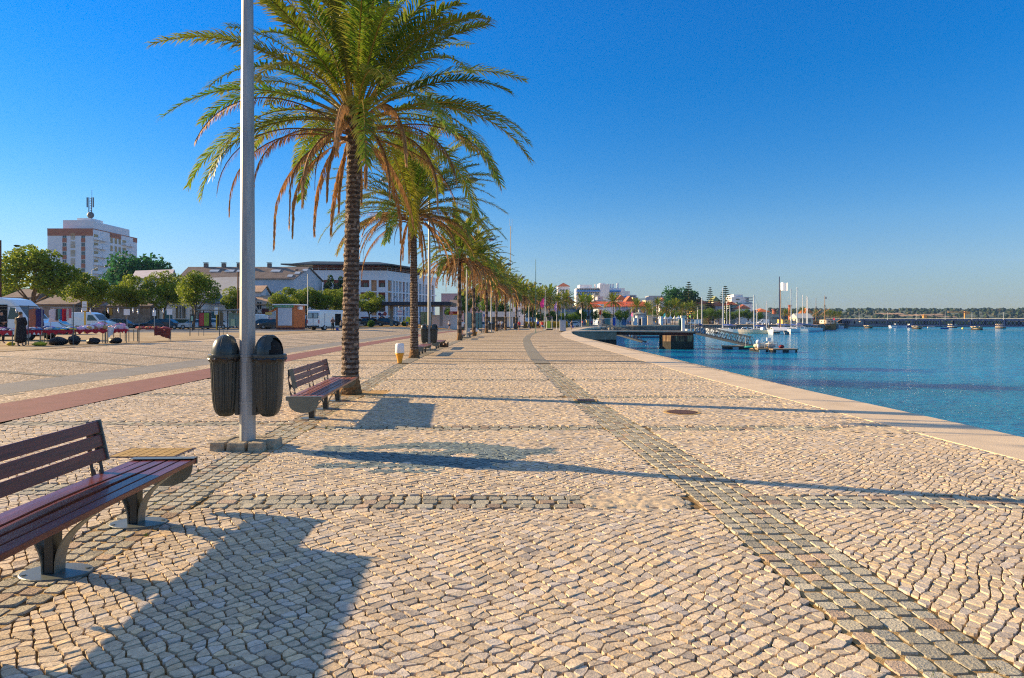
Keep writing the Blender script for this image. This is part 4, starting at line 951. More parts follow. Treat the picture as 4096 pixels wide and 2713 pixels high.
# ================================================================= people
M_SKIN = mat('skin', (.42, .24, .16), .6, var=.08, vscale=10)
def skin_mesh(name, verts, edges, rad, sub=1):
    me = bpy.data.meshes.new(name); me.from_pydata(verts, edges, []); o = bpy.data.objects.new('tmp', me); COL.objects.link(o)
    m = o.modifiers.new('s', 'SKIN'); m.use_smooth_shade = True
    for i, r in enumerate(rad): me.skin_vertices[0].data[i].radius = (r if hasattr(r, '__len__') else (r, r))
    me.skin_vertices[0].data[0].use_root = True
    if sub: s = o.modifiers.new('u', 'SUBSURF'); s.levels = sub; s.render_levels = sub
    dg = bpy.context.evaluated_depsgraph_get(); dg.update(); out = bpy.data.meshes.new_from_object(o.evaluated_get(dg)); out.name = name
    bpy.data.objects.remove(o); out.materials.clear(); return out
def pose(kind):
    """joints of a 1.72 m figure facing -y"""
    J = dict(pelvis=(0, 0, .93), waist=(0, -.01, 1.07), chest=(0, 0, 1.27), neck0=(0, .01, 1.43), neck=(0, 0, 1.49), head=(0, -.015, 1.58), crown=(0, -.005, 1.69),
             shl=(-.17, 0, 1.39), shr=(.17, 0, 1.39), ell=(-.23, .02, 1.12), elr=(.23, .02, 1.12), wrl=(-.25, -.06, .88), wrr=(.25, -.06, .88), hal=(-.25, -.08, .80), har=(.25, -.08, .80),
             hpl=(-.09, 0, .88), hpr=(.09, 0, .88), knl=(-.10, -.02, .48), knr=(.10, -.02, .48), anl=(-.11, .02, .08), anr=(.11, .02, .08), tol=(-.12, -.13, .03), tor=(.12, -.13, .03))
    if kind == 'walk':
        J.update(knl=(-.09, -.18, .51), anl=(-.09, -.22, .10), tol=(-.09, -.37, .07), knr=(.09, .06, .47), anr=(.10, .30, .14), tor=(.10, .19, .04), ell=(-.22, .14, 1.14), wrl=(-.22, .12, .9), hal=(-.22, .09, .83), elr=(.22, -.06, 1.13), wrr=(.20, -.2, .94), har=(.19, -.25, .88))
    if kind == 'fold': J.update(ell=(-.25, -.02, 1.12), elr=(.25, -.02, 1.12), wrl=(-.04, -.22, 1.10), wrr=(.06, -.22, 1.08), hal=(.03, -.25, 1.11), har=(-.02, -.25, 1.06))
    if kind == 'hip': J.update(elr=(.33, .05, 1.15), wrr=(.17, -.04, 1.0), har=(.14, -.08, .98))
    if kind == 'sit':
        J.update(pelvis=(0, 0, .52), waist=(0, .02, .66), chest=(0, .0, .86), neck0=(0, -.02, 1.01), neck=(0, -.04, 1.07), head=(0, -.07, 1.16), crown=(0, -.06, 1.27), shl=(-.17, 0, .97), shr=(.17, 0, .97), ell=(-.22, -.1, .74), elr=(.22, -.1, .74), wrl=(-.1, -.32, .66), wrr=(.1, -.32, .66), hal=(-.06, -.38, .66), har=(.06, -.38, .66), hpl=(-.09, -.02, .50), hpr=(.09, -.02, .50), knl=(-.11, -.43, .50), knr=(.11, -.43, .50), anl=(-.11, -.46, .1), anr=(.11, -.46, .1), tol=(-.12, -.6, .04), tor=(.12, -.6, .04))
    return J
def body_mesh(kind, fat=1.0):
    J = pose(kind); names = list(J); V = [J[k] for k in names]; I = {k: i for i, k in enumerate(names)}
    rad = dict(pelvis=(.15 * fat, .11 * fat), waist=(.125 * fat, .095 * fat), chest=(.15 * fat, .105 * fat), neck0=(.07, .06), neck=(.052, .055), head=(.074, .09), crown=(.06, .075), shl=.06, shr=.06, ell=.043, elr=.043, wrl=.028, wrr=.028, hal=(.036, .022), har=(.036, .022), hpl=.10, hpr=.10, knl=.056, knr=.056, anl=.036, anr=.036, tol=(.04, .025), tor=(.04, .025))
    E = [('pelvis', 'waist'), ('waist', 'chest'), ('chest', 'neck0'), ('neck0', 'neck'), ('neck', 'head'), ('head', 'crown'), ('neck0', 'shl'), ('neck0', 'shr'), ('shl', 'ell'), ('shr', 'elr'), ('ell', 'wrl'), ('elr', 'wrr'), ('wrl', 'hal'), ('wrr', 'har'), ('pelvis', 'hpl'), ('pelvis', 'hpr'), ('hpl', 'knl'), ('hpr', 'knr'), ('knl', 'anl'), ('knr', 'anr'), ('anl', 'tol'), ('anr', 'tor')]
    R_ = [rad[k] for k in names]; Ed = [(I[a], I[b]) for a, b in E]
    # nose, ears, fingers
    h = Vector(J['head'])
    for off in ((0, -.10, .0), (-.083, .005, .0), (.083, .005, 0)): V.append(tuple(h + Vector(off))); R_.append(.012); Ed.append((I['head'], len(V) - 1))
    for s in ('l', 'r'):
        w_, a = Vector(J['wr' + s]), Vector(J['ha' + s]); d = (a - w_).normalized(); sd = d.cross(Vector((1, 0, 0)));
        if sd.length < .2: sd = Vector((0, 1, 0))
        sd.normalize()
        for k in range(4):
            b = a + sd * (-.024 + .016 * k) + d * .02; c = b + d * (.055 + .012 * (1 - abs(k - 1.5) / 1.5)) + Vector((0, -.01, 0)); V += [tuple(b), tuple(c)]; R_ += [.010, .008]; Ed += [(I['ha' + s], len(V) - 2), (len(V) - 2, len(V) - 1)]
        c = a + sd * -.05 + d * .01; V.append(tuple(c)); R_.append(.010); Ed.append((I['ha' + s], len(V) - 1))
    return skin_mesh('body', V, Ed, R_, 1)
def cloth_mesh(kind, which, fat=1.0):
    J = pose(kind); g = 1.12
    def mid(a, b, t): return tuple(Vector(J[a]).lerp(Vector(J[b]), t))
    if which == 'shirt':
        V = [mid('pelvis', 'pelvis', 0), J['waist'], J['chest'], J['neck0'], J['shl'], J['shr'], mid('shl', 'ell', .62), mid('shr', 'elr', .62)]; E = [(0, 1), (1, 2), (2, 3), (3, 4), (3, 5), (4, 6), (5, 7)]; Rr = [(.165 * fat, .125 * fat), (.15 * fat, .12 * fat), (.17 * fat, .125 * fat), (.085, .075), .078, .078, .066, .066]
    elif which == 'longshirt':
        V = [mid('pelvis', 'pelvis', 0), J['waist'], J['chest'], J['neck0'], J['shl'], J['shr'], J['ell'], J['elr'], mid('ell', 'wrl', .85), mid('elr', 'wrr', .85)]; E = [(0, 1), (1, 2), (2, 3), (3, 4), (3, 5), (4, 6), (5, 7), (6, 8), (7, 9)]; Rr = [(.17 * fat, .13 * fat), (.16 * fat, .13 * fat), (.18 * fat, .13 * fat), (.09, .08), .085, .085, .065, .065, .048, .048]
    elif which in ('shorts', 'trousers'):
        t = .55 if which == 'shorts' else 1; V = [J['pelvis'], J['hpl'], J['hpr']]; E = [(0, 1), (0, 2)]; Rr = [(.165 * fat, .125 * fat), .118, .118]
        if which == 'shorts': V += [mid('hpl', 'knl', .7), mid('hpr', 'knr', .7)]; E += [(1, 3), (2, 4)]; Rr += [.095, .095]
        else: V += [J['knl'], J['knr'], mid('knl', 'anl', .95), mid('knr', 'anr', .95)]; E += [(1, 3), (2, 4), (3, 5), (4, 6)]; Rr += [.075, .075, .06, .06]
    elif which == 'dress':
        V = [(0, 0, .12), (0, 0, .5), (0, 0, .86), J['waist'], J['chest'], J['neck0'], J['shl'], J['shr'], J['ell'], J['elr'], mid('ell', 'wrl', .6), mid('elr', 'wrr', .6)]; E = [(0, 1), (1, 2), (2, 3), (3, 4), (4, 5), (5, 6), (5, 7), (6, 8), (7, 9), (8, 10), (9, 11)]; Rr = [(.26 * fat, .2 * fat), (.24 * fat, .19 * fat), (.22 * fat, .17 * fat), (.19 * fat, .15 * fat), (.2 * fat, .15 * fat), (.1, .09), .09, .09, .085, .085, .08, .08]
    elif which == 'shortdress':
        V = [mid('pelvis', 'pelvis', 0), J['waist'], J['chest'], (0, 0, 1.38), (0, 0, .6)]; V[0] = (0, 0, .86); E = [(4, 0), (0, 1), (1, 2), (2, 3)]; Rr = [(.18, .14), (.15, .115), (.165, .12), (.14, .08), (.2, .16)]
    return skin_mesh(which, V, E, Rr, 1)
def hair_mesh(kind, long=False):
    J = pose(kind); h = Vector(J['head']); mb = MB(); mb.sm = True; mb.blob(h + Vector((0, .022, .055)), (.088, .10, .088), 12, 8)
    if long: mb.blob(h + Vector((0, .055, -.06)), (.075, .05, .15), 10, 6)
    me = mb.mesh('hair'); return me
PCACHE = {}
def cached(key, fn):
    if key not in PCACHE: PCACHE[key] = fn()
    return PCACHE[key]
def cmat(col, nm='cloth'): return mat('%s_%d_%d_%d' % ((nm,) + tuple(int(c * 100) for c in col)), col, .85, var=.12, vscale=9)
def person(loc, rz, label, kind, clothes, hair=(.03, .02, .015), h=1.72, fat=1.0, longhair=False, group=None):
    t = thing('person', label, 'person', loc, rz, group); s = h / 1.72; t.scale = (s, s, s)
    def part(name, me, m):
        o = link(name, me, t)
        if not me.materials: me.materials.append(m)
        o.material_slots[0].link = 'OBJECT'; o.material_slots[0].material = m; return o
    part('body', cached(('b', kind, fat), lambda: body_mesh(kind, fat)), M_SKIN)
    part('hair', cached(('h', kind, longhair), lambda: hair_mesh(kind, longhair)), cmat(hair, 'hair'))
    for which, col in clothes: part({'longshirt': 'shirt', 'shortdress': 'dress'}.get(which, which), cached((which, kind, fat), lambda: cloth_mesh(kind, which, fat)), cmat(col))
    return t

# ================================================================= buildings
M_PANE = glassy('window_glass', (.03, .045, .055), .1)
M_FRAME = mat('window_frame', (.6, .6, .58), .6, var=.06)
WIN = {}
def win_mesh(w, h, style='frame', fr=None, pane=None):
    key = (round(w, 2), round(h, 2), style, fr.name if fr else '', pane.name if pane else '')
    if key in WIN: return WIN[key]
    f = min(.08, w * .1); mb = MB()
    if style == 'frame':
        for (x, z, a, b) in ((0, h / 2 - f / 2, w, f), (0, -h / 2 + f / 2, w, f), (-w / 2 + f / 2, 0, f, h - 2 * f), (w / 2 - f / 2, 0, f, h - 2 * f)): mb.box((x, 0, z), (a, .1, b))
        mb.box((0, 0, 0), (f * .7, .08, h - 2 * f))
    mb.cm = 1; mb.box((0, .02, 0), (w - 2 * f if style == 'frame' else w, .05, h - 2 * f if style == 'frame' else h)); WIN[key] = mb.mesh('window', [fr or M_FRAME, pane or M_PANE]); return WIN[key]
def wall_windows(root, a, b, z, cols, rows, w, h, dz, margin=.8, style='frame', name='window', out=.02, fr=None, pane=None, skip=None, xs=None, lim=90):
    """a->b is the foot line of a wall seen with the outside on the right-hand side of a->b"""
    a = Vector(a); b = Vector(b); L = (b - a).length; d = (b - a) / L; ang = math.atan2(d.y, d.x); nrm = Vector((d.y, -d.x)); me = win_mesh(w, h, style, fr, pane)
    for i in range(cols):
        for j in range(rows):
            if skip and skip(i, j): continue
            t = xs[i] if xs else (margin + (L - 2 * margin) * (i + .5) / cols)
            p = a + d * t + nrm * out; o = link(name, me, root, (p.x, p.y, z + dz * j)); o.rotation_euler = (0, 0, ang)
def roof_gable(mb, x0, x1, y0, y1, z, rise, over=.3, axis='x'):
    x0 -= over; x1 += over; y0 -= over; y1 += over; th = .18
    if axis == 'x':
        ym = (y0 + y1) / 2
        for o, q in ((0, 1), ):
            vs = [(x0, y0, z), (x1, y0, z), (x1, ym, z + rise), (x0, ym, z + rise), (x0, y1, z), (x1, y1, z), (x0, y0, z - th), (x1, y0, z - th), (x0, y1, z - th), (x1, y1, z - th)]
            mb.add(vs, [(0, 1, 2, 3), (3, 2, 5, 4), (0, 6, 7, 1), (4, 5, 9, 8), (0, 3, 4, 8, 6), (1, 7, 9, 5, 2), (6, 8, 9, 7)])
    else:
        xm = (x0 + x1) / 2; vs = [(x0, y0, z), (x0, y1, z), (xm, y1, z + rise), (xm, y0, z + rise), (x1, y0, z), (x1, y1, z), (x0, y0, z - th), (x0, y1, z - th), (x1, y0, z - th), (x1, y1, z - th)]
        mb.add(vs, [(0, 3, 2, 1), (3, 4, 5, 2), (0, 1, 7, 6), (4, 8, 9, 5), (0, 6, 8, 4, 3), (1, 2, 5, 9, 7), (6, 7, 9, 8)])
def roof_hip(mb, x0, x1, y0, y1, z, rise, over=.4):
    x0 -= over; x1 += over; y0 -= over; y1 += over; th = .2; w = min(x1 - x0, y1 - y0) / 2
    if x1 - x0 >= y1 - y0: r0, r1 = (x0 + w, (y0 + y1) / 2), (x1 - w, (y0 + y1) / 2)
    else: r0, r1 = ((x0 + x1) / 2, y0 + w), ((x0 + x1) / 2, y1 - w)
    vs = [(x0, y0, z), (x1, y0, z), (x1, y1, z), (x0, y1, z), (r0[0], r0[1], z + rise), (r1[0], r1[1], z + rise), (x0, y0, z - th), (x1, y0, z - th), (x1, y1, z - th), (x0, y1, z - th)]
    if x1 - x0 >= y1 - y0: fs = [(0, 1, 5, 4), (1, 2, 5), (2, 3, 4, 5), (3, 0, 4)]
    else: fs = [(0, 1, 4), (1, 2, 5, 4), (2, 3, 5), (3, 0, 4, 5)]
    mb.add(vs, fs + [(0, 6, 7, 1), (1, 7, 8, 2), (2, 8, 9, 3), (3, 9, 6, 0), (6, 9, 8, 7)])
M_WHW = mat('white_render_wall', (.76, .76, .76), .85, var=.07, vscale=.35, det=8)
M_CRW = mat('cream_render_wall', (.66, .58, .44), .85, var=.08, vscale=.35, det=8)
M_YEW = mat('yellow_render_wall', (.72, .50, .16), .85, var=.08, vscale=.35)
M_PKW = mat('pink_render_wall', (.55, .34, .33), .85, var=.08, vscale=.35)
M_GYW = mat('grey_render_wall', (.38, .39, .42), .85, var=.1, vscale=.35)
M_TILE = mat('terracotta_tiles', (.42, .12, .055), .85, var=.25, vscale=2.5, bump=.05, bscale=6)
M_TILEB = mat('faded_tiles', (.42, .27, .17), .85, var=.2, vscale=2.5, bump=.05, bscale=6)
def house(pxl, pxr, pyw, Y, label, wall, roof=None, rise=0, depth=8, rt='hip', cat='house', name='house', win=None, group=None, z0=None, roofm=None, balc=None):
    x0, x1 = PX(pxl, Y), PX(pxr, Y); z1 = PZ(pyw, Y); cx = (x0 + x1) / 2; zb = gz(cx, Y) - .3 if z0 is None else z0
    t = thing(name, label, cat, (cx, Y, 0), 0, group); hw = (x1 - x0) / 2
    mb = MB(); mb.box2((-hw, 0, zb), (hw, depth, z1)); 
    mb.build('wall', wall, t)
    if roof:
        mb = MB(); (roof_hip if roof == 'hip' else roof_gable)(mb, -hw, hw, 0, depth, z1 + .19, rise, **({} if roof == 'hip' else {'axis': rt if rt in 'xy' else 'x'})); mb.build('roof', roofm or M_TILE, t)
        if roof == 'gable' and rt == 'y':
            pass
    else:
        mb = MB()
        for a, b in (((-hw - .08, -.08, z1 + .002), (hw + .08, .2, z1 + .5)), ((-hw - .08, depth - .2, z1 + .002), (hw + .08, depth + .08, z1 + .5)), ((-hw - .08, .2, z1 + .002), (-hw + .2, depth - .2, z1 + .5)), ((hw - .2, .2, z1 + .002), (hw + .08, depth - .2, z1 + .5))): mb.box2(a, b)
        mb.build('parapet', wall, t)
    if win:
        c, r, w_, h_, zs, dz = win; wall_windows(t, (-hw, 0), (hw, 0), zs, c, r, w_, h_, dz)
        if t.location.x < 0: nd = max(1, int(depth / 3.5)); wall_windows(t, (hw, 0), (hw, depth), zs, nd, r, w_, h_, dz)
        else: nd = max(1, int(depth / 3.5)); wall_windows(t, (-hw, depth), (-hw, 0), zs, nd, r, w_, h_, dz)
    if balc:
        bz, bh, bm_, n_ = balc
        for k in range(n_): mb = MB(); mb.box2((-hw + .1, -1.3, bz + k * 3), (hw - .1, -.0, bz + .15 + k * 3)); mb.box2((-hw + .1, -1.32, bz + .15 + k * 3), (hw - .1, -1.24, bz + bh + k * 3)); mb.build('balcony', bm_, t)
    return t
# ================================================================= the market and street on the left
# --- apartment tower
M_TW = mat('tower_white_wall', (.76, .76, .77), .85, var=.05, vscale=.2); M_TERR = mat('tower_terracotta_panel', (.42, .16, .10), .85, var=.12, vscale=.5); M_OCH = mat('shutter_ochre', (.45, .33, .17), .8, var=.15, vscale=1)
Y0 = 230.0; x0, x1 = PX(190, Y0), PX(372, Y0); zt = PZ(917, Y0)
T = thing('apartment_tower', 'white eleven storey apartment tower with terracotta bands and roof antenna mast', 'apartment tower', (x1, Y0, 0))
W_ = x1 - x0; D_ = 27.0
mb = MB(); mb.box2((-W_, 0, 0), (0, D_, zt)); mb.build('wall', M_TW, T)
mb = MB(); mb.box2((-W_ - .1, -.12, zt - .001), (.1, D_ + .1, zt + .25)); mb.box2((-W_, -.1, zt - 2.3), (0, -.002, zt - .002)); mb.box2((.003, 9.6, zt - 1.6), (.1, 16.5, zt - .002)); mb.box2((.003, 24.4, zt - 1.6), (.1, D_, zt - .002)); mb.build('terracotta_band', M_TERR, T)
mb = MB(); mb.box2((-W_ + 3.7, 2.6, zt + .26), (-3.0, D_ + 0, zt + 3.6)); mb.box2((-3.1, 4, zt + .26), (-1.5, D_ - 2.5, zt + 3.0)); mb.box2((-9, 5, zt + 3.62), (-4, 12, zt + 4.7)); mb.box2((-2.9, 2.4, zt + .27), (-1.4, 3.9, zt + 3.4)); mb.build('penthouse', M_TW, T)
pz = [PZ(750 + v / 2.34, Y0) for v in (457, 537, 616, 695, 774)]; nfl = 5
for fl in range(11):
    z = pz[0] - fl * (pz[0] - pz[4]) / 4
    for (xa, xb, kind) in ((585, 624, 'a'), (662, 704, 'b'), (761, 798, 'a')):
        xl, xr = PX(xa / 2.34, Y0) - x1, PX(xb / 2.34, Y0) - x1; w_ = xr - xl; c = (xl + xr) / 2
        if kind == 'a':
            o = link('window', win_mesh(w_, 1.35, 'frame'), T, (c, -.03, z)); mb = MB(); mb.box((0, -.04, 0), (w_, .08, 1.5)); mb.build('terracotta_panel', M_TERR, T, (c, 0, z - 1.45))
        else:
            mb = MB()
            for q in range(6): mb.box((0, -.06, -1.0 + q * .4), (w_, .1, .2))
            mb.build('louvre', M_OCH, T, (c, 0, z))
    # receding side: balconies and shutters
    if fl < 10:
        for k, yy in enumerate((1.7, 5.2, 18.6, 22.2)):
            mb = MB(); mb.box2((.003, yy - 1.5, z - 1.25), (1.35, yy + 1.5, z - 1.05)); mb.box2((1.15, yy - 1.5, z - 1.099), (1.25, yy + 1.5, z - .25)); mb.box2((.003, yy - 1.5, z - 1.099), (1.15, yy - 1.42, z - .25)); mb.build('balcony', M_TW, T)
            if k % 2 == 0: mb = MB(); mb.box2((.003, yy - 1.2, z - 1.05), (.06, yy + 1.1, z + .85)); mb.build('balcony_door', M_OCH, T)
        for yy in (10.6, 13.2, 15.6): mb = MB(); mb.box2((.003, yy - .65, z - 1.1), (.07, yy + .65, z + .9)); mb.build('shutter', M_OCH, T)
M_MASTG = mat('grey_mast_steel', (.16, .17, .18), .6, .5, var=.2)
mx, my = PX(361, 236) - x1, 236 - Y0; zb = zt + 4.6
mb = MB(); zt2 = PZ(790, 236)
for s in ((-.55, 0), (.55, 0), (0, .7)): mb.bar((mx + s[0], my + s[1], zb - 2), (mx + s[0], my + s[1], zt2), .13)
for k in range(9): z = zb + (zt2 - zb) * k / 9; z2 = zb + (zt2 - zb) * (k + 1) / 9; mb.bar((mx - .55, my, z), (mx + .55, my, z2), .06); mb.bar((mx + .55, my, z), (mx - .55, my, z2), .05)
for s in (-1.1, 1.1): mb.box((mx + s, my, zt2 - 1.8), (.34, .3, 3.6))
mb.bar((mx + .6, my, zt2), (mx + .6, my, PZ(760, 236)), .07); mb.sm = True; mb.blob((mx + .5, my - .6, PZ(862, 236)), (1.25, .8, 1.2), 14, 9); mb.build('antenna_mast', M_MASTG, T)

# --- long warehouse with a grey tiled roof and white gable
M_GREYR = mat('weathered_grey_brown_roof', (.20, .15, .125), .9, var=.28, vscale=.9, bump=.03, bscale=5, det=8); M_BLG = mat('blue_grey_roof', (.17, .20, .26), .7, var=.18, vscale=.7, det=7); M_OLDW = mat('stained_white_wall', (.55, .55, .57), .9, var=.12, vscale=.5, det=9, col2=(.64, .64, .66))
def prism_house(name, label, cat, corners, ze, zr, wallm, roofm, over=.35, ridge_axis=0, z0=-.2):
    """corners: near-left, near-right, far-right, far-left; ridge runs between the left and right gables"""
    c = sum((Vector(q) for q in corners), Vector((0, 0))) / 4; t = thing(name, label, cat, (c.x, c.y, 0)); A, B, C_, D = [Vector(q) - c for q in corners]; r0 = (A + D) / 2; r1 = (B + C_) / 2; mb = MB()
    vs = [(A.x, A.y, z0), (B.x, B.y, z0), (C_.x, C_.y, z0), (D.x, D.y, z0), (A.x, A.y, ze), (B.x, B.y, ze), (C_.x, C_.y, ze), (D.x, D.y, ze), (r0.x, r0.y, zr), (r1.x, r1.y, zr)]
    mb.add(vs, [(0, 1, 5, 4), (1, 2, 6, 9, 5), (2, 3, 7, 6), (3, 0, 4, 8, 7), (4, 5, 9, 8), (6, 7, 8, 9)]); mb.build('wall', wallm, t)
    u = (B - A).normalized() * over; mb = MB(); s = (zr - ze) / (r0 - A).length
    def dn(P_, Rr): d = (P_ - Rr).normalized() * over; return P_ + d, ze - s * over
    for (P0, P1) in ((A, B), (D, C_)):
        (q0, z_), (q1, _) = dn(P0, r0), dn(P1, r1); a = [(q0.x - u.x, q0.y - u.y, z_ + .05), (q1.x + u.x, q1.y + u.y, z_ + .05), (r1.x + u.x, r1.y + u.y, zr + .05), (r0.x - u.x, r0.y - u.y, zr + .05)]; mb.add(a + [(x, y, z + .16) for x, y, z in a], [(0, 3, 2, 1), (4, 5, 6, 7), (0, 1, 5, 4), (1, 2, 6, 5), (2, 3, 7, 6), (3, 0, 4, 7)])
    mb.build('roof', roofm, t); return t, (A, B, C_, D, r0, r1)
Yw = 140
W, q = prism_house('warehouse', 'long old warehouse with a brown tiled roof, skylights and a white gable end', 'warehouse', [(PX(716, Yw), Yw), (PX(1176, Yw), Yw), (PX(1288, 150), 150), (PX(800, 150), 150)], PZ(1115, Yw), PZ(1073, 146), M_OLDW, M_GREYR)
A, B, C_, D, r0, r1 = q
for px_, py_ in ((829, 1100), (889, 1100), (936, 1100), (1070, 1100), (1152, 1109), (1166, 1098), (1181, 1087)):
    f = (px_ - 716) / (1176 - 716); g = .6 if px_ < 1100 else (1115 - py_) / 42; p0 = A.lerp(B, f); p1 = r0.lerp(r1, f); q_ = p0.lerp(p1, g); z = PZ(1115, Yw) + (PZ(1073, 146) - PZ(1115, Yw)) * g
    sl = math.atan2(PZ(1073, 146) - PZ(1115, Yw), (r0 - A).length); mb = MB(); mb.box((0, 0, 0), (1.1 if px_ > 1100 else 2.0, 1.1, .1), tilt=Matrix.Rotation(sl, 3, 'X')); mb.build('skylight', mat('skylight_glass', (.45, .5, .55), .3, var=.1), W, (q_.x, q_.y, z + .28))
for px_ in (779, 848, 907, 1025):
    f = (px_ - 716) / 460; p1 = r0.lerp(r1, f); mb = MB(); mb.box((0, 0, .35), (.8, .7, 1.0)); mb.box((0, 0, 1.0), (1.0, .9, .12)); mb.build('roof_vent', M_GREYR, W, (p1.x, p1.y, PZ(1073, 146) + .1))
wall_windows(W, A, B, 6.8, 9, 1, 2.0, 1.1, 0, margin=2, fr=M_GYW)
wall_windows(W, B, C_, 6.6, 4, 1, 1.5, 1.4, 0, margin=.6)
for k in range(4):
    s_ = 1
W2, _ = prism_house('shed', 'shed with a wide blue-grey metal roof in front of the warehouse', 'shed', [(PX(850, 122), 122), (PX(985, 118), 118), (PX(1000, 131), 131), (PX(820, 135), 135)], PZ(1190, 122), PZ(1115, 128), M_GYW, M_BLG)
W3, q3 = prism_house('house', 'small white gabled house behind the lamp post, brown roof', 'house', [(PX(1000, 112), 112), (PX(1042, 112), 112), (PX(1080, 120), 120), (PX(1030, 121), 121)], PZ(1170, 112), PZ(1147, 116), M_OLDW, M_TILEB)
wall_windows(W3, q3[1], q3[2], 5.0, 2, 1, .9, .9, 0, margin=1.2)
W4, _ = prism_house('shed', 'pale low gabled house roof left of the warehouse ridge', 'shed', [(PX(530, 150), 150), (PX(680, 146), 146), (PX(705, 156), 156), (PX(560, 160), 160)], PZ(1115, 150), PZ(1084, 153), M_OLDW, mat('pale_lilac_roof', (.38, .36, .42), .85, var=.15, vscale=.8))
# --- low street front buildings
M_STONEW = mat('rubble_stone_wall', (.27, .21, .17), .95, var=.4, vscale=1.6, bump=.06, bscale=3.5, det=9, col2=(.36, .31, .29)); M_DGREEN = mat('dark_green_paint', (.02, .075, .06), .6, var=.1); M_TEALD = mat('teal_door_paint', (.03, .14, .17), .6, var=.15)
def lowfront(pxl, pxr, top, Y, label, wall, items, dado=None, roofm=None, name='house'):
    x0, x1 = PX(pxl, Y), PX(pxr, Y); cx = (x0 + x1) / 2; hw = (x1 - x0) / 2; g0 = gz(cx, Y); z1 = PZ(top, Y); t = thing(name, label, 'house', (cx, Y, 0)); mb = MB(); mb.box2((-hw, 0, g0 - .3), (hw, 9, z1)); mb.build('wall', wall, t)
    mb = MB(); roof_gable(mb, -hw, hw, 0, 9, z1 + .2, 1.6, .35, 'x'); mb.build('roof', roofm or M_GREYR, t)
    if dado: mb = MB(); mb.box2((-hw, -.05, g0 - .2), (hw, -.003, g0 + 1.35)); mb.build('dado', dado, t)
    for (px_, w_, zz, h_, nm, m_) in items:
        xx = PX(px_, Y) - cx
        if nm == 'window': link('window', win_mesh(w_, h_, 'frame'), t, (xx, -.06, g0 + zz))
        else: mb = MB(); mb.box((0, -.05, 0), (w_, .09, h_)); mb.build(nm, m_, t, (xx, 0, g0 + zz))
    return t
lowfront(415, 600, 1228, 100, 'old rubble stone house with grey door and painted wall behind the market', M_STONEW, [(425, 1.1, 1.3, 2.6, 'door', M_TRIM), (437, 1.0, 2.6, 1.2, 'painted_figure', mat('gold_graffiti', (.42, .25, .04), .8)), (390 + 37, .9, 1.2, 2.4, 'side_door', M_DGREEN)])
lowfront(602, 812, 1212, 101, 'white row house with dark green base and tall blue-green windows', M_WHW, [(630, .9, 2.3, 1.9, 'window', 0), (672, 1.3, 1.4, 2.7, 'door', M_TEALD), (715, 1.0, 2.5, 2.1, 'window', 0), (733, 1.0, 2.5, 2.1, 'window', 0), (778, .9, 2.4, 2.1, 'window', 0), (795, .9, 2.4, 2.1, 'window', 0)], dado=M_DGREEN, roofm=M_BLG)
lowfront(815, 955, 1217, 104, 'white house with small windows behind the bus shelter', M_WHW, [(930, .8, 4.0, .8, 'window', 0), (915, .8, 4.0, .8, 'window', 0), (850, 1.1, 1.4, 2.4, 'door', M_TEALD), (880, 1.0, 2.0, 1.5, 'window', 0)], roofm=M_BLG)
lowfront(990, 1078, 1222, 108, 'white house right of the near lamp post with a tall window and dark red gate', M_WHW, [(1038, .9, 3.6, 1.4, 'window', 0), (1038, .9, 1.6, 1.8, 'window', 0), (1062, 1.3, 1.7, 2.9, 'door', mat('dark_red_gate', (.10, .02, .025), .6)), (1020, 1.0, 2.4, 1.6, 'window', 0)], roofm=M_TILEB)
lowfront(1300, 1375, 1245, 118, 'low pale blue-white building behind the white van', M_WHW, [(1330, .9, 1.6, 1.8, 'window', 0), (1352, .9, 1.6, 1.8, 'window', 0)], roofm=M_BLG)
lowfront(20, 130, 1195, 105, 'low pale building glimpsed behind the large van and trees', M_WHW, [(60, 1.2, 1.6, 1.3, 'window', 0)])
lowfront(150, 300, 1222, 98, 'low brown stone building behind the clothes rails', M_STONEW, [(240, 1.2, 1.3, 2.3, 'door', M_DGREEN)])

# --- modern hotel with floating roof
M_HW = mat('hotel_white_render', (.78, .78, .79), .8, var=.04, vscale=.2); M_HRED = mat('hotel_terracotta_wall', (.36, .10, .075), .8, var=.12, vscale=.6); M_HOR = mat('hotel_orange_screen', (.52, .26, .12), .8, var=.1, vscale=.8); M_ROOFU = mat('hotel_roof_slab', (.055, .075, .085), .55, .2, var=.15, vscale=.3)
M_SHADE = mat('loggia_shade', (.10, .12, .15), .8, var=.1); M_BALG = mat('balcony_glass', (.22, .30, .36), .12, 0, var=.08)  # core wall: shade of the recessed loggias put into its dark colour
HC = Vector((PX(1550, 178), 178)); HL = Vector((PX(1150, 176), 176)); HR = Vector((PX(1746, 207), 207)); HB = HL + (HR - HC)
H = thing('hotel', 'modern white hotel with red loggias and a dark floating roof', 'hotel', (HC.x, HC.y, 0))
pl = [HL - HC, Vector((0, 0)), HR - HC, HB - HC]; ztop = PZ(1083, 178) ; fh = 3.35; g0 = .3
u1 = (pl[1] - pl[0]).normalized(); u2 = (pl[2] - pl[1]).normalized(); n1 = Vector((u1.y, -u1.x)); n2 = Vector((u2.y, -u2.x)); L1 = (pl[1] - pl[0]).length; L2 = (pl[2] - pl[1]).length
def inset(p, d): return p
core = [pl[0] - n1 * 1.5 + u1 * 1.0, pl[1] - n1 * 1.5 - n2 * 1.5, pl[2] - n2 * 1.5 - u2 * 1.0, pl[3]]
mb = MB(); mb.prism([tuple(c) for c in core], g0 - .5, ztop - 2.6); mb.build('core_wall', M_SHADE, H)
mb = MB()
for k in range(5):
    z = ztop - 2.6 - (k) * fh if k else ztop - 2.6
    if k: mb.prism([tuple(p) for p in pl], z - .0, z + .35)
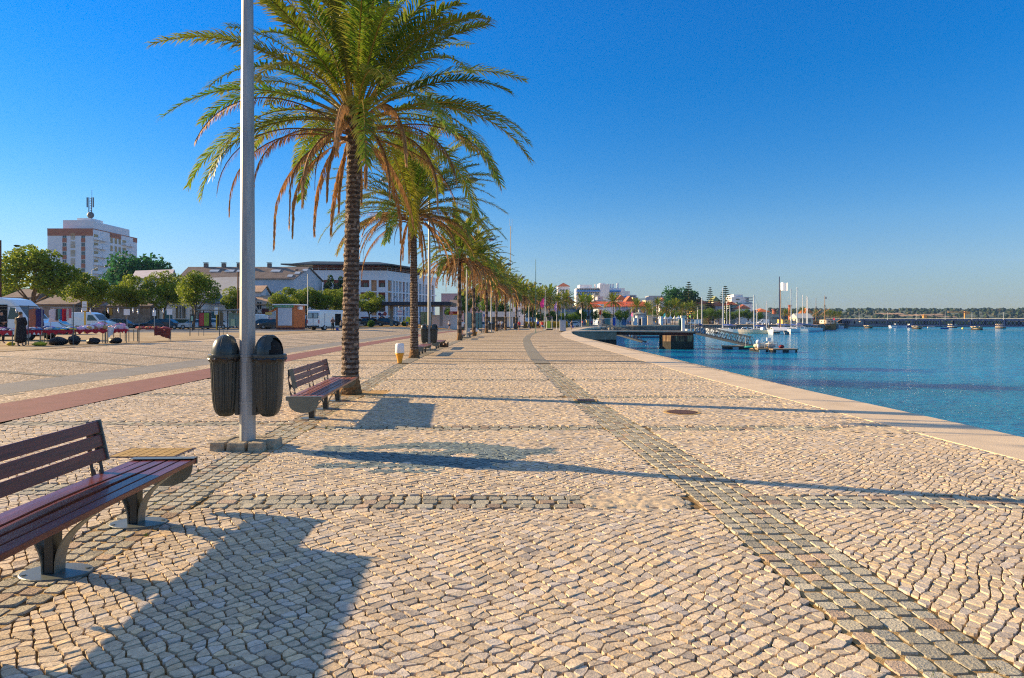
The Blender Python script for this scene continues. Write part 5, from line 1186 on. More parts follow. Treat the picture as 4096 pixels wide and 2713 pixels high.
mb.prism([tuple(p) for p in pl], ztop - 2.6, ztop)
# columns between bays on both faces
def onface(p0, u, n, a, b, z0, z1, d0=-.02, d1=-1.5): 
    A_, B_ = p0 + u * a, p0 + u * b; mb.prism([tuple(A_ + n * d0), tuple(B_ + n * d0), tuple(B_ + n * d1), tuple(A_ + n * d1)], z0, z1)
def f1(px_): return ((px_ - 1150) / 400) * L1
def f2(px_): # perspective along the receding face
    a = HR - HC; s = (px_ - 2048) / F; return (s * HC.y - HC.x) / (a.x - s * a.y) * L2
zl = ztop - 2.6 - 4 * fh
bays1 = [1150] + [1050 + v / 2.96 for v in (650, 717, 832, 945, 1030)] + []
for a, b in ((1150, 1292), (1318, 1331), (1358, 1369), (1395, 1410), (1428, 1441), (1476, 1484), (1506, 1513), (1541, 1550)): onface(pl[0], u1, n1, f1(a), f1(b), zl if a > 1440 else zl, ztop - 2.602)
cols2 = [1571, 1583, 1594, 1609, 1623, 1636, 1660, 1675, 1688, 1700, 1712, 1725, 1738]
for a in cols2: onface(pl[1], u2, n2, max(0, f2(a - 2.5)), min(L2, f2(a + 2.5)), zl, ztop - 2.602, -.02, -1.5)
mb.build('white_frame', M_HW, H)
for k in range(4):
    z = ztop - 2.6 - (k + 1) * fh + .35
    for (a, b, m_) in ((1292, 1318, M_HRED), (1331, 1358, M_HRED), (1369, 1395, M_HRED), (1410, 1428, M_HRED), (1441, 1476, M_HRED), (1484, 1506, M_HOR), (1513, 1541, M_HRED)):
        mb = MB(); dd = -1.3 if m_ is M_HRED else -.5; A_, B_ = pl[0] + u1 * f1(a), pl[0] + u1 * f1(b); mb.prism([tuple(A_ + n1 * dd), tuple(B_ + n1 * dd), tuple(B_ + n1 * (dd - .15)), tuple(A_ + n1 * (dd - .15))], z, z + fh - .36); mb.build('coloured_back_wall', m_, H)
        if m_ is M_HRED and k < 3:
            mid = (A_ + B_) / 2; o = link('window', win_mesh(1.1, 1.9, 'frame', M_TRIM), H, (mid.x + n1.x * -1.25, mid.y + n1.y * -1.25, z + 1.3)); o.rotation_euler[2] = math.atan2(u1.y, u1.x)
            mb = MB(); mb.prism([tuple(A_ + n1 * .0), tuple(B_ + n1 * .0), tuple(B_ + n1 * -.08), tuple(A_ + n1 * -.08)], z, z + 1.05); mb.build('balcony_front', M_HW if a > 1430 else M_BALG, H)
    for i, (a, b) in enumerate(zip([1552] + cols2, cols2 + [1745])):
        m_ = M_HRED if i % 3 == 1 else (M_HOR if i % 3 == 0 else M_BALG); dd = -1.2 if i % 2 else -.5; A_, B_ = pl[1] + u2 * f2(a), pl[1] + u2 * min(L2, f2(b)); mb = MB(); mb.prism([tuple(A_ + n2 * dd), tuple(B_ + n2 * dd), tuple(B_ + n2 * (dd - .15)), tuple(A_ + n2 * (dd - .15))], z, z + (fh - .36 if m_ is not M_BALG else 1.4)); mb.build('coloured_back_wall', m_, H)
# recessed top storey and floating roof
mb = MB(); tp = [pl[0] - n1 * 3 + u1 * 6, pl[1] - n1 * 3 - n2 * 3, pl[2] - n2 * 3 - u2 * 4, pl[3]]; mb.prism([tuple(c) for c in tp], ztop - .3, ztop + 2.7); mb.build('top_storey', M_HRED, H)
mb = MB(); ov = [pl[0] - u1 * 1.5 + n1 * 1.2, pl[1] + n1 * 1.6 + n2 * 1.6, pl[2] + n2 * 1.6 + u2 * 2.5, pl[3]]; zr0 = PZ(1066, 176); b2 = [tuple(c) for c in tp]; v = [(p.x, p.y, PZ(1061, 176)) for p in ov] + [(p.x, p.y, PZ(1056, 176)) for p in ov] + [(p[0], p[1], ztop + 2.71) for p in b2]
mb.add(v, [(4, 5, 6, 7), (0, 1, 5, 4), (1, 2, 6, 5), (2, 3, 7, 6), (3, 0, 4, 7), (0, 8, 9, 1), (1, 9, 10, 2), (2, 10, 11, 3), (3, 11, 8, 0)]); mb.build('floating_roof', M_ROOFU, H)
mb = MB()
for (p0, u, n, L_) in ((pl[0], u1, n1, L1), (pl[1], u2, n2, L2)):
    a, b = p0 - n * .1, p0 + u * L_ - n * .1
    for zz in (.45, .9): mb.bar((a.x, a.y, ztop + zz), (b.x, b.y, ztop + zz), .05, 4)
    for k in range(14): c = a.lerp(b, k / 13); mb.bar((c.x, c.y, ztop), (c.x, c.y, ztop + .9), .05, 4)
mb.build('terrace_railing', M_GALVP, H)
# --- dark flat canopy on columns
Yc = 120; cx = PX(1660, Yc); c = thing('canopy', 'long dark flat canopy on thick pillars in front of the hotel', 'canopy', (cx, Yc, 0)); g0 = gz(cx, Yc)
mb = MB(); z0, z1 = PZ(1222, Yc), PZ(1207, Yc); mb.box2((PX(1527, Yc) - cx, 0, z0), (PX(1803, Yc) - cx, 12, z1)); mb.build('roof_slab', mat('canopy_dark_blue', (.012, .018, .035), .5, var=.1), c, bevel=.05)
for px_ in (1553, 1757): mb = MB(); x = PX(px_, Yc) - cx; mb.box2((x - .28, 3, g0), (x + .28, 3.6, z0)); mb.build('pillar', mat('canopy_pillar', (.33, .30, .27), .8), c)
Yc = 150; house(1800, 1835, 1222, Yc, 'small dark-roofed wing at the right end of the canopy', M_WHW, 'gable', 1.2, 7, 'x', roofm=M_GREYR)
# --- glass walls, white wall, red sign and pavilion along the street
M_TGL = mat('teal_glass_panel', (.10, .28, .27), .15, 0, var=.35, vscale=.8, spec=.8)
def panels(pxl, pxr, top, bot, Y, n, label, name='glass_screen'):
    t = thing(name, label, 'glass screen', (PX(pxl, Y), Y, 0)); x1_ = PX(pxr, Y) - PX(pxl, Y); z0, z1 = gz(PX(pxl, Y), Y), PZ(top, Y)
    for k in range(n): mb = MB(); mb.box2((x1_ * k / n + .05, -.02, z0 + .15), (x1_ * (k + 1) / n - .05, .02, z1 - .06)); mb.build('pane', M_TGL, t)
    for k in range(n + 1): mb = MB(); mb.box((x1_ * k / n, 0, (z0 + z1) / 2), (.08, .1, z1 - z0)); mb.build('frame_post', M_TRIM, t)
    return t
panels(1682, 1727, 1247, 1300, 128, 3, 'teal glass screen left of the long white wall, behind the second lamp')
panels(1857, 1928, 1250, 1297, 127, 5, 'teal glass wind screen between the third and fourth palms')
t = thing('wall', 'long plain white wall behind the second lamp post', 'wall', (PX(1727, 126), 126, 0)); mb = MB(); mb.box2((0, 0, 0), (PX(1830, 126) - PX(1727, 126), .5, PZ(1262, 126))); mb.build('wall_slab', M_WHW, t); mb = MB(); mb.box2((-.03, -.03, PZ(1262, 126) + .002), (PX(1830, 126) - PX(1727, 126) + .03, .53, PZ(1262, 126) + .08)); mb.build('coping', M_WHW, t)
t = thing('billboard', 'red and yellow banner board above the white wall, behind the third palm', 'billboard', (PX(1796, 135), 135, 0)); w_ = PX(1850, 135) - PX(1796, 135); z0, z1 = PZ(1262, 135), PZ(1246, 135)
mb = MB(); mb.box2((0, 0, z0), (w_, .15, z1)); mb.build('board', mat('sign_red', (.45, .03, .02), .6, var=.1), t); mb = MB(); mb.box2((0.05, -.02, z0 + .05), (w_ - .05, -.004, z0 + .3)); mb.build('yellow_stripe', mat('sign_yellow', (.75, .42, .02), .6), t); mb = MB(); mb.tube([(.5, -.02, (z0 + z1) / 2), (.5, -.05, (z0 + z1) / 2)], .33, 16); mb.build('round_emblem', mat('sign_pale_red', (.65, .25, .2), .6), t)
for k in range(4): mb = MB(); mb.box((1.15 + k * .38, -.03, (z0 + z1) / 2 + .08), (.22, .04, .34), 0); mb.build('letter_shape', mat('sign_dark_red', (.25, .01, .01), .6), t)
for x in (.2, w_ - .2): mb = MB(); mb.box((x, .1, z0 / 2), (.12, .12, z0)); mb.build('post', M_GALVP, t)
Yp = 140; t = thing('pavilion', 'low white flat roofed pavilion with dark glass front behind the far palms', 'pavilion', (PX(1930, Yp), Yp, 0)); w_ = PX(2076, Yp) - PX(1930, Yp); z1, z0 = PZ(1247, Yp), PZ(1268, Yp)
mb = MB(); mb.box2((0, 0, z0), (w_, 9, z1)); mb.build('fascia', M_WHW, t); mb = MB(); mb.box2((.2, 1, 0), (w_ - .2, 8.5, z0 - .002)); mb.build('glass_front', M_PANE, t)
for px_ in (1931, 1962, 2046, 2073): mb = MB(); x = PX(px_, Yp) - PX(1930, Yp); mb.box2((x, .1, 0), (x + .35, .5, z0 - .003)); mb.build('pillar', M_WHW, t)
mb = MB(); mb.box((PX(2036, Yp) - PX(1930, Yp), .9, 1.5), (.9, .12, 2.4)); mb.build('door_panel', M_WHW, t)
# parking sign
M_BLUS = mat('sign_blue', (.01, .07, .42), .5, var=.05); M_REDS = mat('stop_red', (.5, .02, .02), .5, var=.05)
Ys = 118; t = thing('parking_sign', 'blue square parking sign with white P left of the fifth palm', 'sign', (PX(1937, Ys), Ys, 0)); mb = MB(); mb.bar((0, 0, 0), (0, 0, PZ(1259, Ys)), .035); mb.build('post', M_GALVP, t); mb = MB(); mb.box((0, -.06, PZ(1262, Ys)), (.42, .03, .42), 0); mb.build('panel', M_BLUS, t).scale = (1, 1, 1); text_on('P', .42, M_WHITE, t, (0, -.085, PZ(1262, Ys)))
# street signs near the hotel
def disc_sign(px_, py_, Y, col, label, txt=None, r=.32):
    x = PX(px_, Y); g0 = gz(x, Y); z = PZ(py_, Y); t = thing('road_sign', label, 'sign', (x, Y, 0)); mb = MB(); mb.bar((0, 0, g0), (0, 0, z), .035); mb.build('post', M_GALVP, t); mb = MB(); mb.tube([(0, -.05, z), (0, -.08, z)], r, 8 if txt == 'STOP' else 18, phase=R(22.5)); mb.build('disc', col, t)
    if txt: text_on(txt, .24, M_WHITE, t, (0, -.09, z))
    return t
disc_sign(1540, 1256, 125, M_REDS, 'red octagonal stop sign before the hotel pillar', 'STOP', .38)
disc_sign(1519, 1257, 126, mat('sign_purple', (.12, .02, .2), .6), 'dark round traffic sign left of the blue square sign')
x = PX(1528, 124); t = thing('road_sign', 'blue square pedestrian sign with a white triangle left of the stop sign', 'sign', (x, 124, 0)); z = PZ(1262, 124); g0 = gz(x, 124); mb = MB(); mb.bar((0, 0, g0), (0, 0, z + .6), .035); mb.build('post', M_GALVP, t); mb = MB(); mb.box((0, -.06, z), (.55, .03, .6)); mb.build('panel', M_BLUS, t); mb = MB(); mb.add([(-.2, -.08, z - .2), (.2, -.08, z - .2), (0, -.08, z + .2)], [(0, 1, 2)]); mb.build('white_triangle', M_WHITE, t)
x = PX(1600, 118); g0 = gz(x, 118); t = thing('direction_sign', 'stacked white and blue direction boards on a post before the canopy', 'sign', (x, 118, 0)); mb = MB(); mb.bar((0, 0, g0), (0, 0, PZ(1230, 118)), .05); mb.sm = True; mb.blob((-.15, 0, PZ(1229, 118)), (.16, .16, .13), 10, 6); mb.build('post', M_GALVP, t)
for k in range(7): z = PZ(1241 + k * 4, 118); mb = MB(); mb.box((0, -.07, z), (.84, .03, .15)); mb.build('board', M_WHITE if k % 3 != 1 else (M_BLUS if k > 2 else M_REDS), t)

# --- street trees
for (px_, Y, top, crw, lab, k) in ((148, 84, 985, 300, 'largest round tree, behind the big white van, left edge', 0), (352, 92, 1088, 178, 'round tree behind the yellow bus stop sign', 1), (510, 93, 1095, 175, 'tree with forked trunk beside the leftmost white back of a sign', 2), (655, 93, 1092, 170, 'round tree right of the stall bulbs, left of the dense dark tree', 3),
                                   (772, 84, 1085, 190, 'dense dark round tree over the red and green poster', 0), (30, 112, 1120, 140, 'low green tree at the left edge behind the van', 1), (232, 110, 1150, 150, 'yellow green low tree behind the clothes rail', 2), (933, 104, 1152, 105, 'light green tree just left of the near lamp post', 3),
                                   (1040, 112, 1190, 110, 'small green tree just right of the near lamp post', 1), (1142, 103, 1147, 150, 'round tree above the ticket kiosk', 2), (1222, 106, 1150, 150, 'round tree beside the slim street light, right of the kiosk', 0), (1318, 108, 1162, 150, 'round tree above the white van', 3), (1375, 112, 1150, 110, 'pale green tree behind the first palm trunk', 1), (1478, 122, 1163, 130, 'round tree alone left of the canopy', 2)):
    x = PX(px_, Y); g0 = gz(x, Y); h = PZ(top, Y) - g0; w_ = crw / F * Y; make_tree(TA[k], (x, Y, g0), lab, rnd.uniform(0, 6.3), (w_ / 6.9, w_ / 7.4, h / 8.2), 'round trees along the street')
TB_ = tree_mesh(52, 9, 4, 1.5, .45, 4200, cols=((.02, .10, .035), (.05, .17, .05)))
x = PX(560, 175); make_tree(TB_, (x, 175, .5), 'tall bright green trees right of the apartment tower', .5, (2.3, 1.7, 2.15)); x = PX(620, 180); make_tree(TB_, (x, 180, .5), 'second bright green tree right of the apartment tower, slimmer', 2.5, (1.2, 1.2, 2.0))
M_AR = [araucaria_mesh(61, 20, 4.2), araucaria_mesh(62, 20, 4.6, .85)]
x = PX(68, 150); make_tree(M_AR[0], (x, 150, .5), 'araucaria top above the trees at the left edge', 0, (.9, .9, .93), name='araucaria'); x = PX(1607, 260); make_tree(M_AR[0], (x, 260, .3), 'small araucaria tip above the hotel roof', 0, (1.0, 1.0, 1.12), name='araucaria')
TC_ = tree_mesh(53, 7, 1.6, .6, .4, 1800, cols=((.015, .05, .025), (.03, .08, .03)), flat=2.0); make_tree(TC_, (PX(1320, 150), 150, .6), 'dark slim conifer in front of the hotel loggias', 0, (1.1, 1.1, 1.85)); make_tree(TC_, (PX(1372, 150), 150, .6), 'second dark conifer, half hidden by the first palm trunk', 1, (1.1, 1.1, 1.8))
make_tree(TG[0], (PX(1088, 118), 118, .6), 'dark bush growing against the small white gable', 0, (.42, .42, .78))
for (px_, Y, w_, top, lab) in ((1484, 112, 26, 1272, 'clipped round bush before the parked dark cars'), (1619, 118, 22, 1283, 'clipped bush left of the man in yellow')):
    x = PX(px_, Y); g0 = gz(x, Y); r = w_ / F * Y / 2; rr = random.Random(px_); mb = MB()
    for k in range(900): d = Vector((rr.gauss(0, 1), rr.gauss(0, 1), rr.gauss(0, 1))).normalized() * r * rr.uniform(.85, 1.05); c = rr.uniform(.6, 1.3); mb.cc = (.07 * c, .16 * c, .02 * c); mb.add([d, d + Vector((rr.gauss(0, .1), rr.gauss(0, .1), rr.gauss(0, .1))), d + Vector((rr.gauss(0, .1), rr.gauss(0, .1), rr.gauss(0, .1)))], [(0, 1, 2)])
    mb.blob((0, 0, 0), r * .86, 12, 8); tag(mb.build('bush', M_LEAF, loc=(x, Y, g0 + r * .9), fixn=False), lab, 'bush')
x = PX(1642, 116); mb = MB(); rr = random.Random(5)
for k in range(220): a = rr.uniform(0, 6.3); l = rr.uniform(.6, 1.6); el = rr.uniform(.3, 1.4); e = Vector((math.cos(a) * math.cos(el) * l, math.sin(a) * math.cos(el) * l, .4 + math.sin(el) * l)); mb.cc = (.25, .28, .03) if k % 2 else (.12, .2, .03); mb.add([(0, 0, .3), e + Vector((.07, 0, 0)), e - Vector((.07, .05, 0))], [(0, 1, 2)])
tag(mb.build('yucca', M_LEAF, loc=(x, 116, gz(x, 116)), fixn=False), 'yellow green spiky plant beside the man in yellow', 'plant')

# --- street lights on the left
def street_light(px_, top, Y, lab, arm=-1.4, two=False):
    x = PX(px_, Y); g0 = gz(x, Y); h = PZ(top, Y); t = thing('street_light', lab, 'street light', (x, Y, 0)); mb = MB(); mb.tube([(0, 0, g0), (0, 0, h - .5)], [.085, .055], 7); mb.build('pole', M_GALVP, t)
    for s in ((1, -1) if two else (1,)):
        mb = MB(); mb.tube([(0, 0, h - .5), (s * arm * .5, 0, h), (s * arm, 0, h + .1)], .035, 5); a = mb.build('arm', M_GALVP, t); mb = MB(); mb.sm = True; mb.blob((s * arm * 1.2, 0, h + .1), (.34, .16, .11), 10, 6); mb.build('lamp_head', M_TRIM, a)
street_light(1231, 1083, 98, 'slim street light with a curved arm behind the kiosk'); street_light(368, 1070, 110, 'street light before the apartment tower, arm to the right', 2.0); street_light(1617, 1190, 135, 'double armed street light before the hotel', 1.6, True)
x = PX(952, 96); t = tag(MB().tube([(0, 0, 0), (0, 0, PZ(1101, 96))], [.14, .10], 7).build('wooden_pole', mat('brown_pole', (.12, .05, .03), .9), loc=(x, 96, gz(x, 96))), 'dark brown pole just left of the near lamp post', 'pole')
x = PX(2, 80); t = tag(MB().tube([(0, 0, 0), (0, 0, PZ(975, 80))], [.14, .10], 7).build('wooden_pole', mat('brown_pole'), loc=(x, 80, gz(x, 80))), 'wooden cable pole at the left edge', 'pole')
# --- ticket kiosk
Yk = 86.0; xk = PX(1140, Yk); gk = gz(xk, Yk); K = thing('ticket_kiosk', 'brown ticket kiosk with a white poster and green sign', 'kiosk', (PX(1176, Yk), Yk, gk)); KW = PX(1176, Yk) - PX(1104, Yk); KD = 2.9; kx = .93; kh = PZ(1222, Yk) - gk
M_KB = mat('kiosk_brown_panel', (.42, .14, .045), .7, var=.08, vscale=1.5); M_KB2 = mat('kiosk_side_panel', (.40, .19, .10), .7, var=.06, vscale=2); M_GREENS = mat('green_sign', (.01, .30, .13), .5, var=.04)
mb = MB(); poly = [(-KW, 0), (0, 0), (.95, 1.6), (-KW + .95, 1.6 + .6)]; mb.prism(poly, .32, kh); mb.build('wall', M_KB, K); mb = MB(); mb.prism([(-KW + .04, .04), (-.02, .04), (.92, 1.58), (-KW + .95, 2.1)], 0, .318); mb.build('plinth', mat('kiosk_plinth', (.10, .035, .04), .8, var=.3, vscale=6), K)
mb = MB(); mb.prism([(-KW - .35, -.35), (.1, -.35), (1.25, 1.7), (-KW + .7, 2.5)], kh + .02, kh + .18); mb.build('roof', M_WHITE, K)
mb = MB(); mb.box2((-KW + .27, -.06, .58), (-.25, -.004, kh - .3)); mb.build('poster', mat('kiosk_white_poster', (.52, .56, .62), .5, var=.06, vscale=1.5), K)
mb = MB(); mb.box2((-KW - .17, -.16, kh - .27), (-.02, -.062, kh - .0)); sg = mb.build('sign_board', M_GREENS, K); text_on('BILHETEIRA / TICKET OFFICE', .15, M_WHITE, sg, (-KW / 2 - .1, -.17, kh - .135), sx=1.05)
mb = MB(); mb.box((.62, .55, kh - .35), (.5, .45, .42), R(58)); mb.build('air_conditioner', M_WHITE, K, bevel=.02); mb = MB(); mb.add([(-KW - .02, .1, kh - .35), (-KW - .02, 1.6, kh - .35), (-KW - 1.0, 1.4, kh - .85), (-KW - 1.0, -.1, kh - .85)], [(0, 1, 2, 3)]); mb.box((-KW - 1.0, .6, kh - 1.0), (.05, 1.3, .02)); mb.build('awning', mat('straw_awning', (.42, .28, .12), .9, var=.2, vscale=6), K); mb = MB(); mb.box((-KW - .95, -.12, kh - 1.08), (.85, .03, .36)); mb.build('hanging_board', mat('yellow_board', (.65, .45, .12), .8), K)
mb = MB(); mb.box((-KW - .02, .3, 1.55), (.06, .5, .85)); mb.build('window', M_PANE, K)
# --- bus shelter, posters
Yb = 84.0; xb = PX(818, Yb); gb = gz(xb, Yb); B_ = thing('bus_shelter', 'glass bus shelter with a red and green poster', 'bus shelter', (xb, Yb, gb)); s_ = Yb / F
mb = MB(); mb.box2((-20 * s_ - .1, -.1, .35), (26 * s_, .1, PZ(1250, Yb) - gb)); pc = mb.build('poster_case', M_TRIM, B_); z0, z1 = .45, PZ(1253, Yb) - gb
mb = MB(); mb.box2((-19 * s_, -.12, z0 + .12), (0, -.102, z1)); mb.build('red_poster', mat('poster_red', (.45, .02, .03), .4, var=.25, vscale=2.5), pc); mb = MB(); mb.box2((.003, -.12, z0 + .12), (19 * s_, -.102, z1)); mb.build('green_poster', mat('poster_green', (.22, .35, .02), .4, var=.35, vscale=2.5), pc)
for k in range(7):
    z = z0 + .28 + k * (z1 - z0 - .45) / 7
    mb = MB(); mb.tube([(-.45 + i * .12, -.13, z + .05 * math.sin(i * .8)) for i in range(4)], .012, 4); mb.tube([(.12 + i * .12, -.13, z + .05 * math.cos(i * .8)) for i in range(4)], .012, 4); mb.build('poster_lettering', mat('poster_letter', (.5, .3, .2), .6), pc)
mb = MB(); mb.box2((-24 * s_, -.3, PZ(1240, Yb) - gb), (150 * s_, 1.6, PZ(1237.5, Yb) - gb)); mb.build('roof', M_GALV, B_)
for xx in (-22, 34, 76, 125): mb = MB(); mb.box2((xx * s_ - .05, 1.2, 0), (xx * s_ + .05, 1.3, PZ(1240, Yb) - gb)); mb.build('post', M_TRIM, B_)
for a, b, m_ in ((34, 58, M_PANE), (78, 100, M_TGL), (101, 124, M_TGL)): mb = MB(); mb.box2((a * s_ + .06, 1.22, .5), (b * s_, 1.26, PZ(1252, Yb) - gb)); mb.build('glass_pane', m_, B_)
mb = MB(); mb.box2((92 * s_, 1.0, .5), (107 * s_, 1.2, PZ(1276, Yb) - gb)); mb.build('pale_board', mat('pale_green_board', (.5, .58, .36), .7), B_)
def stop_post(px_, Y, lab, top):
    x = PX(px_, Y); g0 = gz(x, Y); t = thing('bus_stop_sign', lab, 'bus stop sign', (x, Y, g0)); z = PZ(top, Y) - g0; mb = MB(); mb.box((0, 0, z / 2), (.12, .08, z)); mb.build('post', mat('yellow_post', (.72, .42, .02), .5), t); mb = MB(); mb.box((0, -.05, z - .45), (.5, .05, 1.0)); mb.build('frame', mat('yellow_post'), t); mb = MB(); mb.box((0, -.08, z - .45), (.42, .02, .9)); pn = mb.build('timetable', M_WHITE, t)
    for k in range(4): mb = MB(); mb.box((0, -.093, z - .3 - k * .17), (.3, .004, .03)); mb.build('printed_line', M_STEELG, pn)
    return t
stop_post(340, 62, 'yellow bus stop sign with a white timetable behind the stalls', 1206); stop_post(866, 82, 'yellow posted bus stop sign between the posters', 1230)
for (px_, Y, top, w_, lab) in ((507, 66, 1236, 24, 'wide white sign panel seen from behind on two poles'), (617, 70, 1241, 14, 'narrow pale yellow sign panel on a pole'), (678, 70, 1236, 22, 'white sign panel with a red ring sign behind it')):
    x = PX(px_, Y); g0 = gz(x, Y); t = thing('traffic_sign', lab, 'sign', (x, Y, g0)); z = PZ(top, Y) - g0; mb = MB(); mb.box((0, 0, z - .32), (w_ / F * Y, .04, .62)); mb.build('panel', M_WHITE, t, bevel=.01); mb = MB(); mb.bar((0, .05, 0), (0, .05, z - .1), .035); mb.build('post', M_GALVP, t)
x = PX(745 + 5, 76); t = thing('information_stand', 'small dark information case on a post by the tree trunk', 'information stand', (PX(769, 78), 78, gz(PX(769, 78), 78))); mb = MB(); mb.box((0, 0, 1.55), (.42, .12, .85)); mb.build('case', M_TRIM, t); mb = MB(); mb.box((0, -.07, 1.5), (.26, .02, .6)); mb.build('sheet', mat('pale_green_board'), t); mb = MB(); mb.bar((0, 0, 0), (0, 0, 1.2), .05); mb.build('post', M_TRIM, t)

# --- vehicles
def veh(px_, Y, kind, lab, col, rz=0, name='parked_car', cat='car', dz=0): x = PX(px_, Y); return vehicle(kind, name, lab, cat, (x, Y, gz(x, Y) + .02 + dz), rz, col, 'vehicles parked along the street' if cat == 'car' else None)
SIL = (.52, .56, .60); WHT = (.76, .78, .80); DKB = (.02, .03, .05); RED_ = (.42, .015, .03)
v_ = veh(20, 41, 'longvan', 'large white van with its side door open behind the first stall', WHT, math.pi, 'van', 'van')
mb = MB(); mb.box2((-1.45 + .55, .985, .55), (.0, 1.012, 2.2)); mb.build('door_gap_shade', M_HOLE, v_); mb = MB(); mb.box2((.05, 1.02, .5), (1.5, 1.07, 2.25)); mb.build('sliding_door', MATS['paint_76_78_80'], v_)  # near-black panel on the closed body paints the shaded van interior
v_ = veh(362, 72, 'van', 'small white van behind the yellow bus stop sign', WHT, math.pi, 'van', 'van')
veh(418, 82, 'hatch', 'pale silver car right of the small white van', SIL, math.pi)
veh(215, 58, 'hatch', 'silver car behind the orange dress', SIL, math.pi + .3); veh(488, 90, 'hatch', 'dark car behind the heap of plush toys', DKB, math.pi)
veh(628, 92, 'sedan', 'dark car left of the leaning tree trunk', DKB, 0); veh(676, 92, 'hatch', 'dark car right of the leaning tree trunk', DKB, math.pi)
veh(783, 92, 'sedan', 'silver saloon behind the red and green poster', SIL, 0); veh(862, 93, 'estate', 'white estate car behind the bus shelter glass', WHT, math.pi)
veh(1006, 96, 'van', 'white van just right of the near lamp post', WHT, .2, 'van', 'van'); veh(1043, 94, 'hatch', 'dark blue hatchback between the white van and red car', (.02, .05, .09), .35)
veh(1083, 99, 'hatch', 'red hatchback left of the ticket kiosk', RED_, 0); veh(1096, 92, 'hatch', 'dark car with pale bonnet at the kiosk corner', (.05, .06, .07), 0); veh(1214, 95, 'hatch', 'black car right of the ticket kiosk', DKB, 0)
veh(1440, 128, 'hatch', 'silver hatchback right of the first palm trunk', SIL, math.pi); veh(1494, 125, 'estate', 'dark people carrier below the round tree', (.02, .03, .07), math.pi); veh(1556, 124, 'estate', 'dark estate car with roof rails before the hotel', (.02, .03, .06), math.pi)
veh(1935, 128, 'hatch', 'small silver car left of the fifth palm', SIL, 0); veh(2291, 172, 'hatch', 'silver car on the far promenade beyond the woman in black', SIL, 0); veh(2255, 178, 'hatch', 'dark car left of the far silver car', DKB, 0)
# white van near the kiosk, seen from behind
V = thing('van', 'white high roofed van seen from behind, right of the kiosk', 'van', (PX(1262, 83), 83, gz(PX(1262, 83), 83)), R(0)); hv = PZ(1240, 83) - gz(PX(1262, 83), 83)
u = Vector((.62, .785)).normalized(); Wv = 1.9; p0 = Vector((PX(1227, 83) - PX(1262, 83), 0)); w2 = Vector((1, -.0)); Lv = 5.2
M_VW = paint('paint_76_78_80', WHT); q0, q1 = p0, p0 + Vector((Wv * .88, -.2)); q2, q3 = q1 + u * Lv * .93, q0 + u * Lv * .93
mb = MB(); vs = []
for (z, s) in ((.42, 0), (.9, .0), (1.9, .02), (hv - .14, .07), (hv, .16)):
    c = (q0 + q1 + q2 + q3) / 4
    for q_ in (q0, q1, q2, q3): p = q_ + (c - q_) * s * .6; vs.append((p.x, p.y, z))
fs = [(4 * i + a, 4 * i + (a + 1) % 4, 4 * i + 4 + (a + 1) % 4, 4 * i + 4 + a) for i in range(4) for a in range(4)] + [(16, 17, 18, 19), (3, 2, 1, 0)]; mb.add(vs, fs); mb.build('body', M_VW, V, bevel=.06)
r = (q1 - q0).normalized(); nr = Vector((r.y, -r.x)); ar = math.atan2(r.y, r.x); zsc = 1
for a in (.27, .72):
    p = q0.lerp(q1, a) + nr * .02; mb = MB(); mb.box((0, 0, 0), (.62, .03, .68)); w_ = mb.build('rear_window', M_TRIM, V, (p.x, p.y, 1.88), ar, bevel=.01); mb = MB(); mb.box((0, -.02, 0), (.5, .02, .56)); mb.build('pane', mat('pale_painted_reflection', (.35, .48, .5), .1, var=.05), w_)  # pale reflection painted into the pane colour
for a, nm in ((.03, 'l'), (.97, 'r')): p = q0.lerp(q1, a) + nr * .03; mb = MB(); mb.box((0, 0, 0), (.13, .05, .45)); mb.build('tail_light', M_RED_L, V, (p.x, p.y, 1.1), ar)
p = q0.lerp(q1, .5) + nr * .04; mb = MB(); mb.box((0, 0, 0), (Wv * .84, .12, .2)); mb.build('rear_bumper', M_TRIM, V, (p.x, p.y, .5), ar); p = q0.lerp(q1, .25) + nr * .02; mb = MB(); mb.box((0, 0, 0), (.5, .02, .12)); mb.build('number_plate', M_WHITE, V, (p.x, p.y, .95), ar); mb = MB(); p = q0.lerp(q1, .5) + nr * .015; mb.box((0, 0, 0), (.02, .02, 1.7)); mb.build('door_seam', M_TRIM, V, (p.x, p.y, 1.45), ar)
ns = Vector((u.y, -u.x)); au = math.atan2(u.y, u.x)
for a in (.16, .84): p = q1 + u * Lv * a + ns * -.06; mb = MB(); mb.tube([(0, -.1, .33), (0, .1, .33)], .33, 16); wo = mb.build('wheel', M_TYRE, V, (p.x, p.y, 0), au); mb = MB(); mb.tube([(0, -.105, .33), (0, -.09, .33)], .2, 12); mb.build('rim', M_RIM, wo)
for a in (.12, .9): p = q0.lerp(q1, a) + u * .8; mb = MB(); mb.tube([(0, -.1, .33), (0, .1, .33)], .33, 14); mb.build('wheel', M_TYRE, V, (p.x, p.y, 0), au)
p = q1 + u * Lv * .55 + ns * .01; mb = MB(); mb.box((0, 0, 0), (.9, .03, 1.55)); mb.build('side_door_gap_shade', M_HOLE, V, (p.x, p.y, 1.35), au); p = q1 + u * Lv * .3 + ns * .05; mb = MB(); mb.box((0, 0, 0), (1.5, .04, 1.6)); mb.build('sliding_door', M_VW, V, (p.x, p.y, 1.35), au)  # dark doorway is a near-black panel, interior shade painted on
p = q1 + u * Lv * .86 + ns * .35; mb = MB(); mb.box((0, 0, 0), (.05, .8, 1.3), .3); mb.build('open_cab_door', M_TRIM, V, (p.x, p.y, 1.35), au)

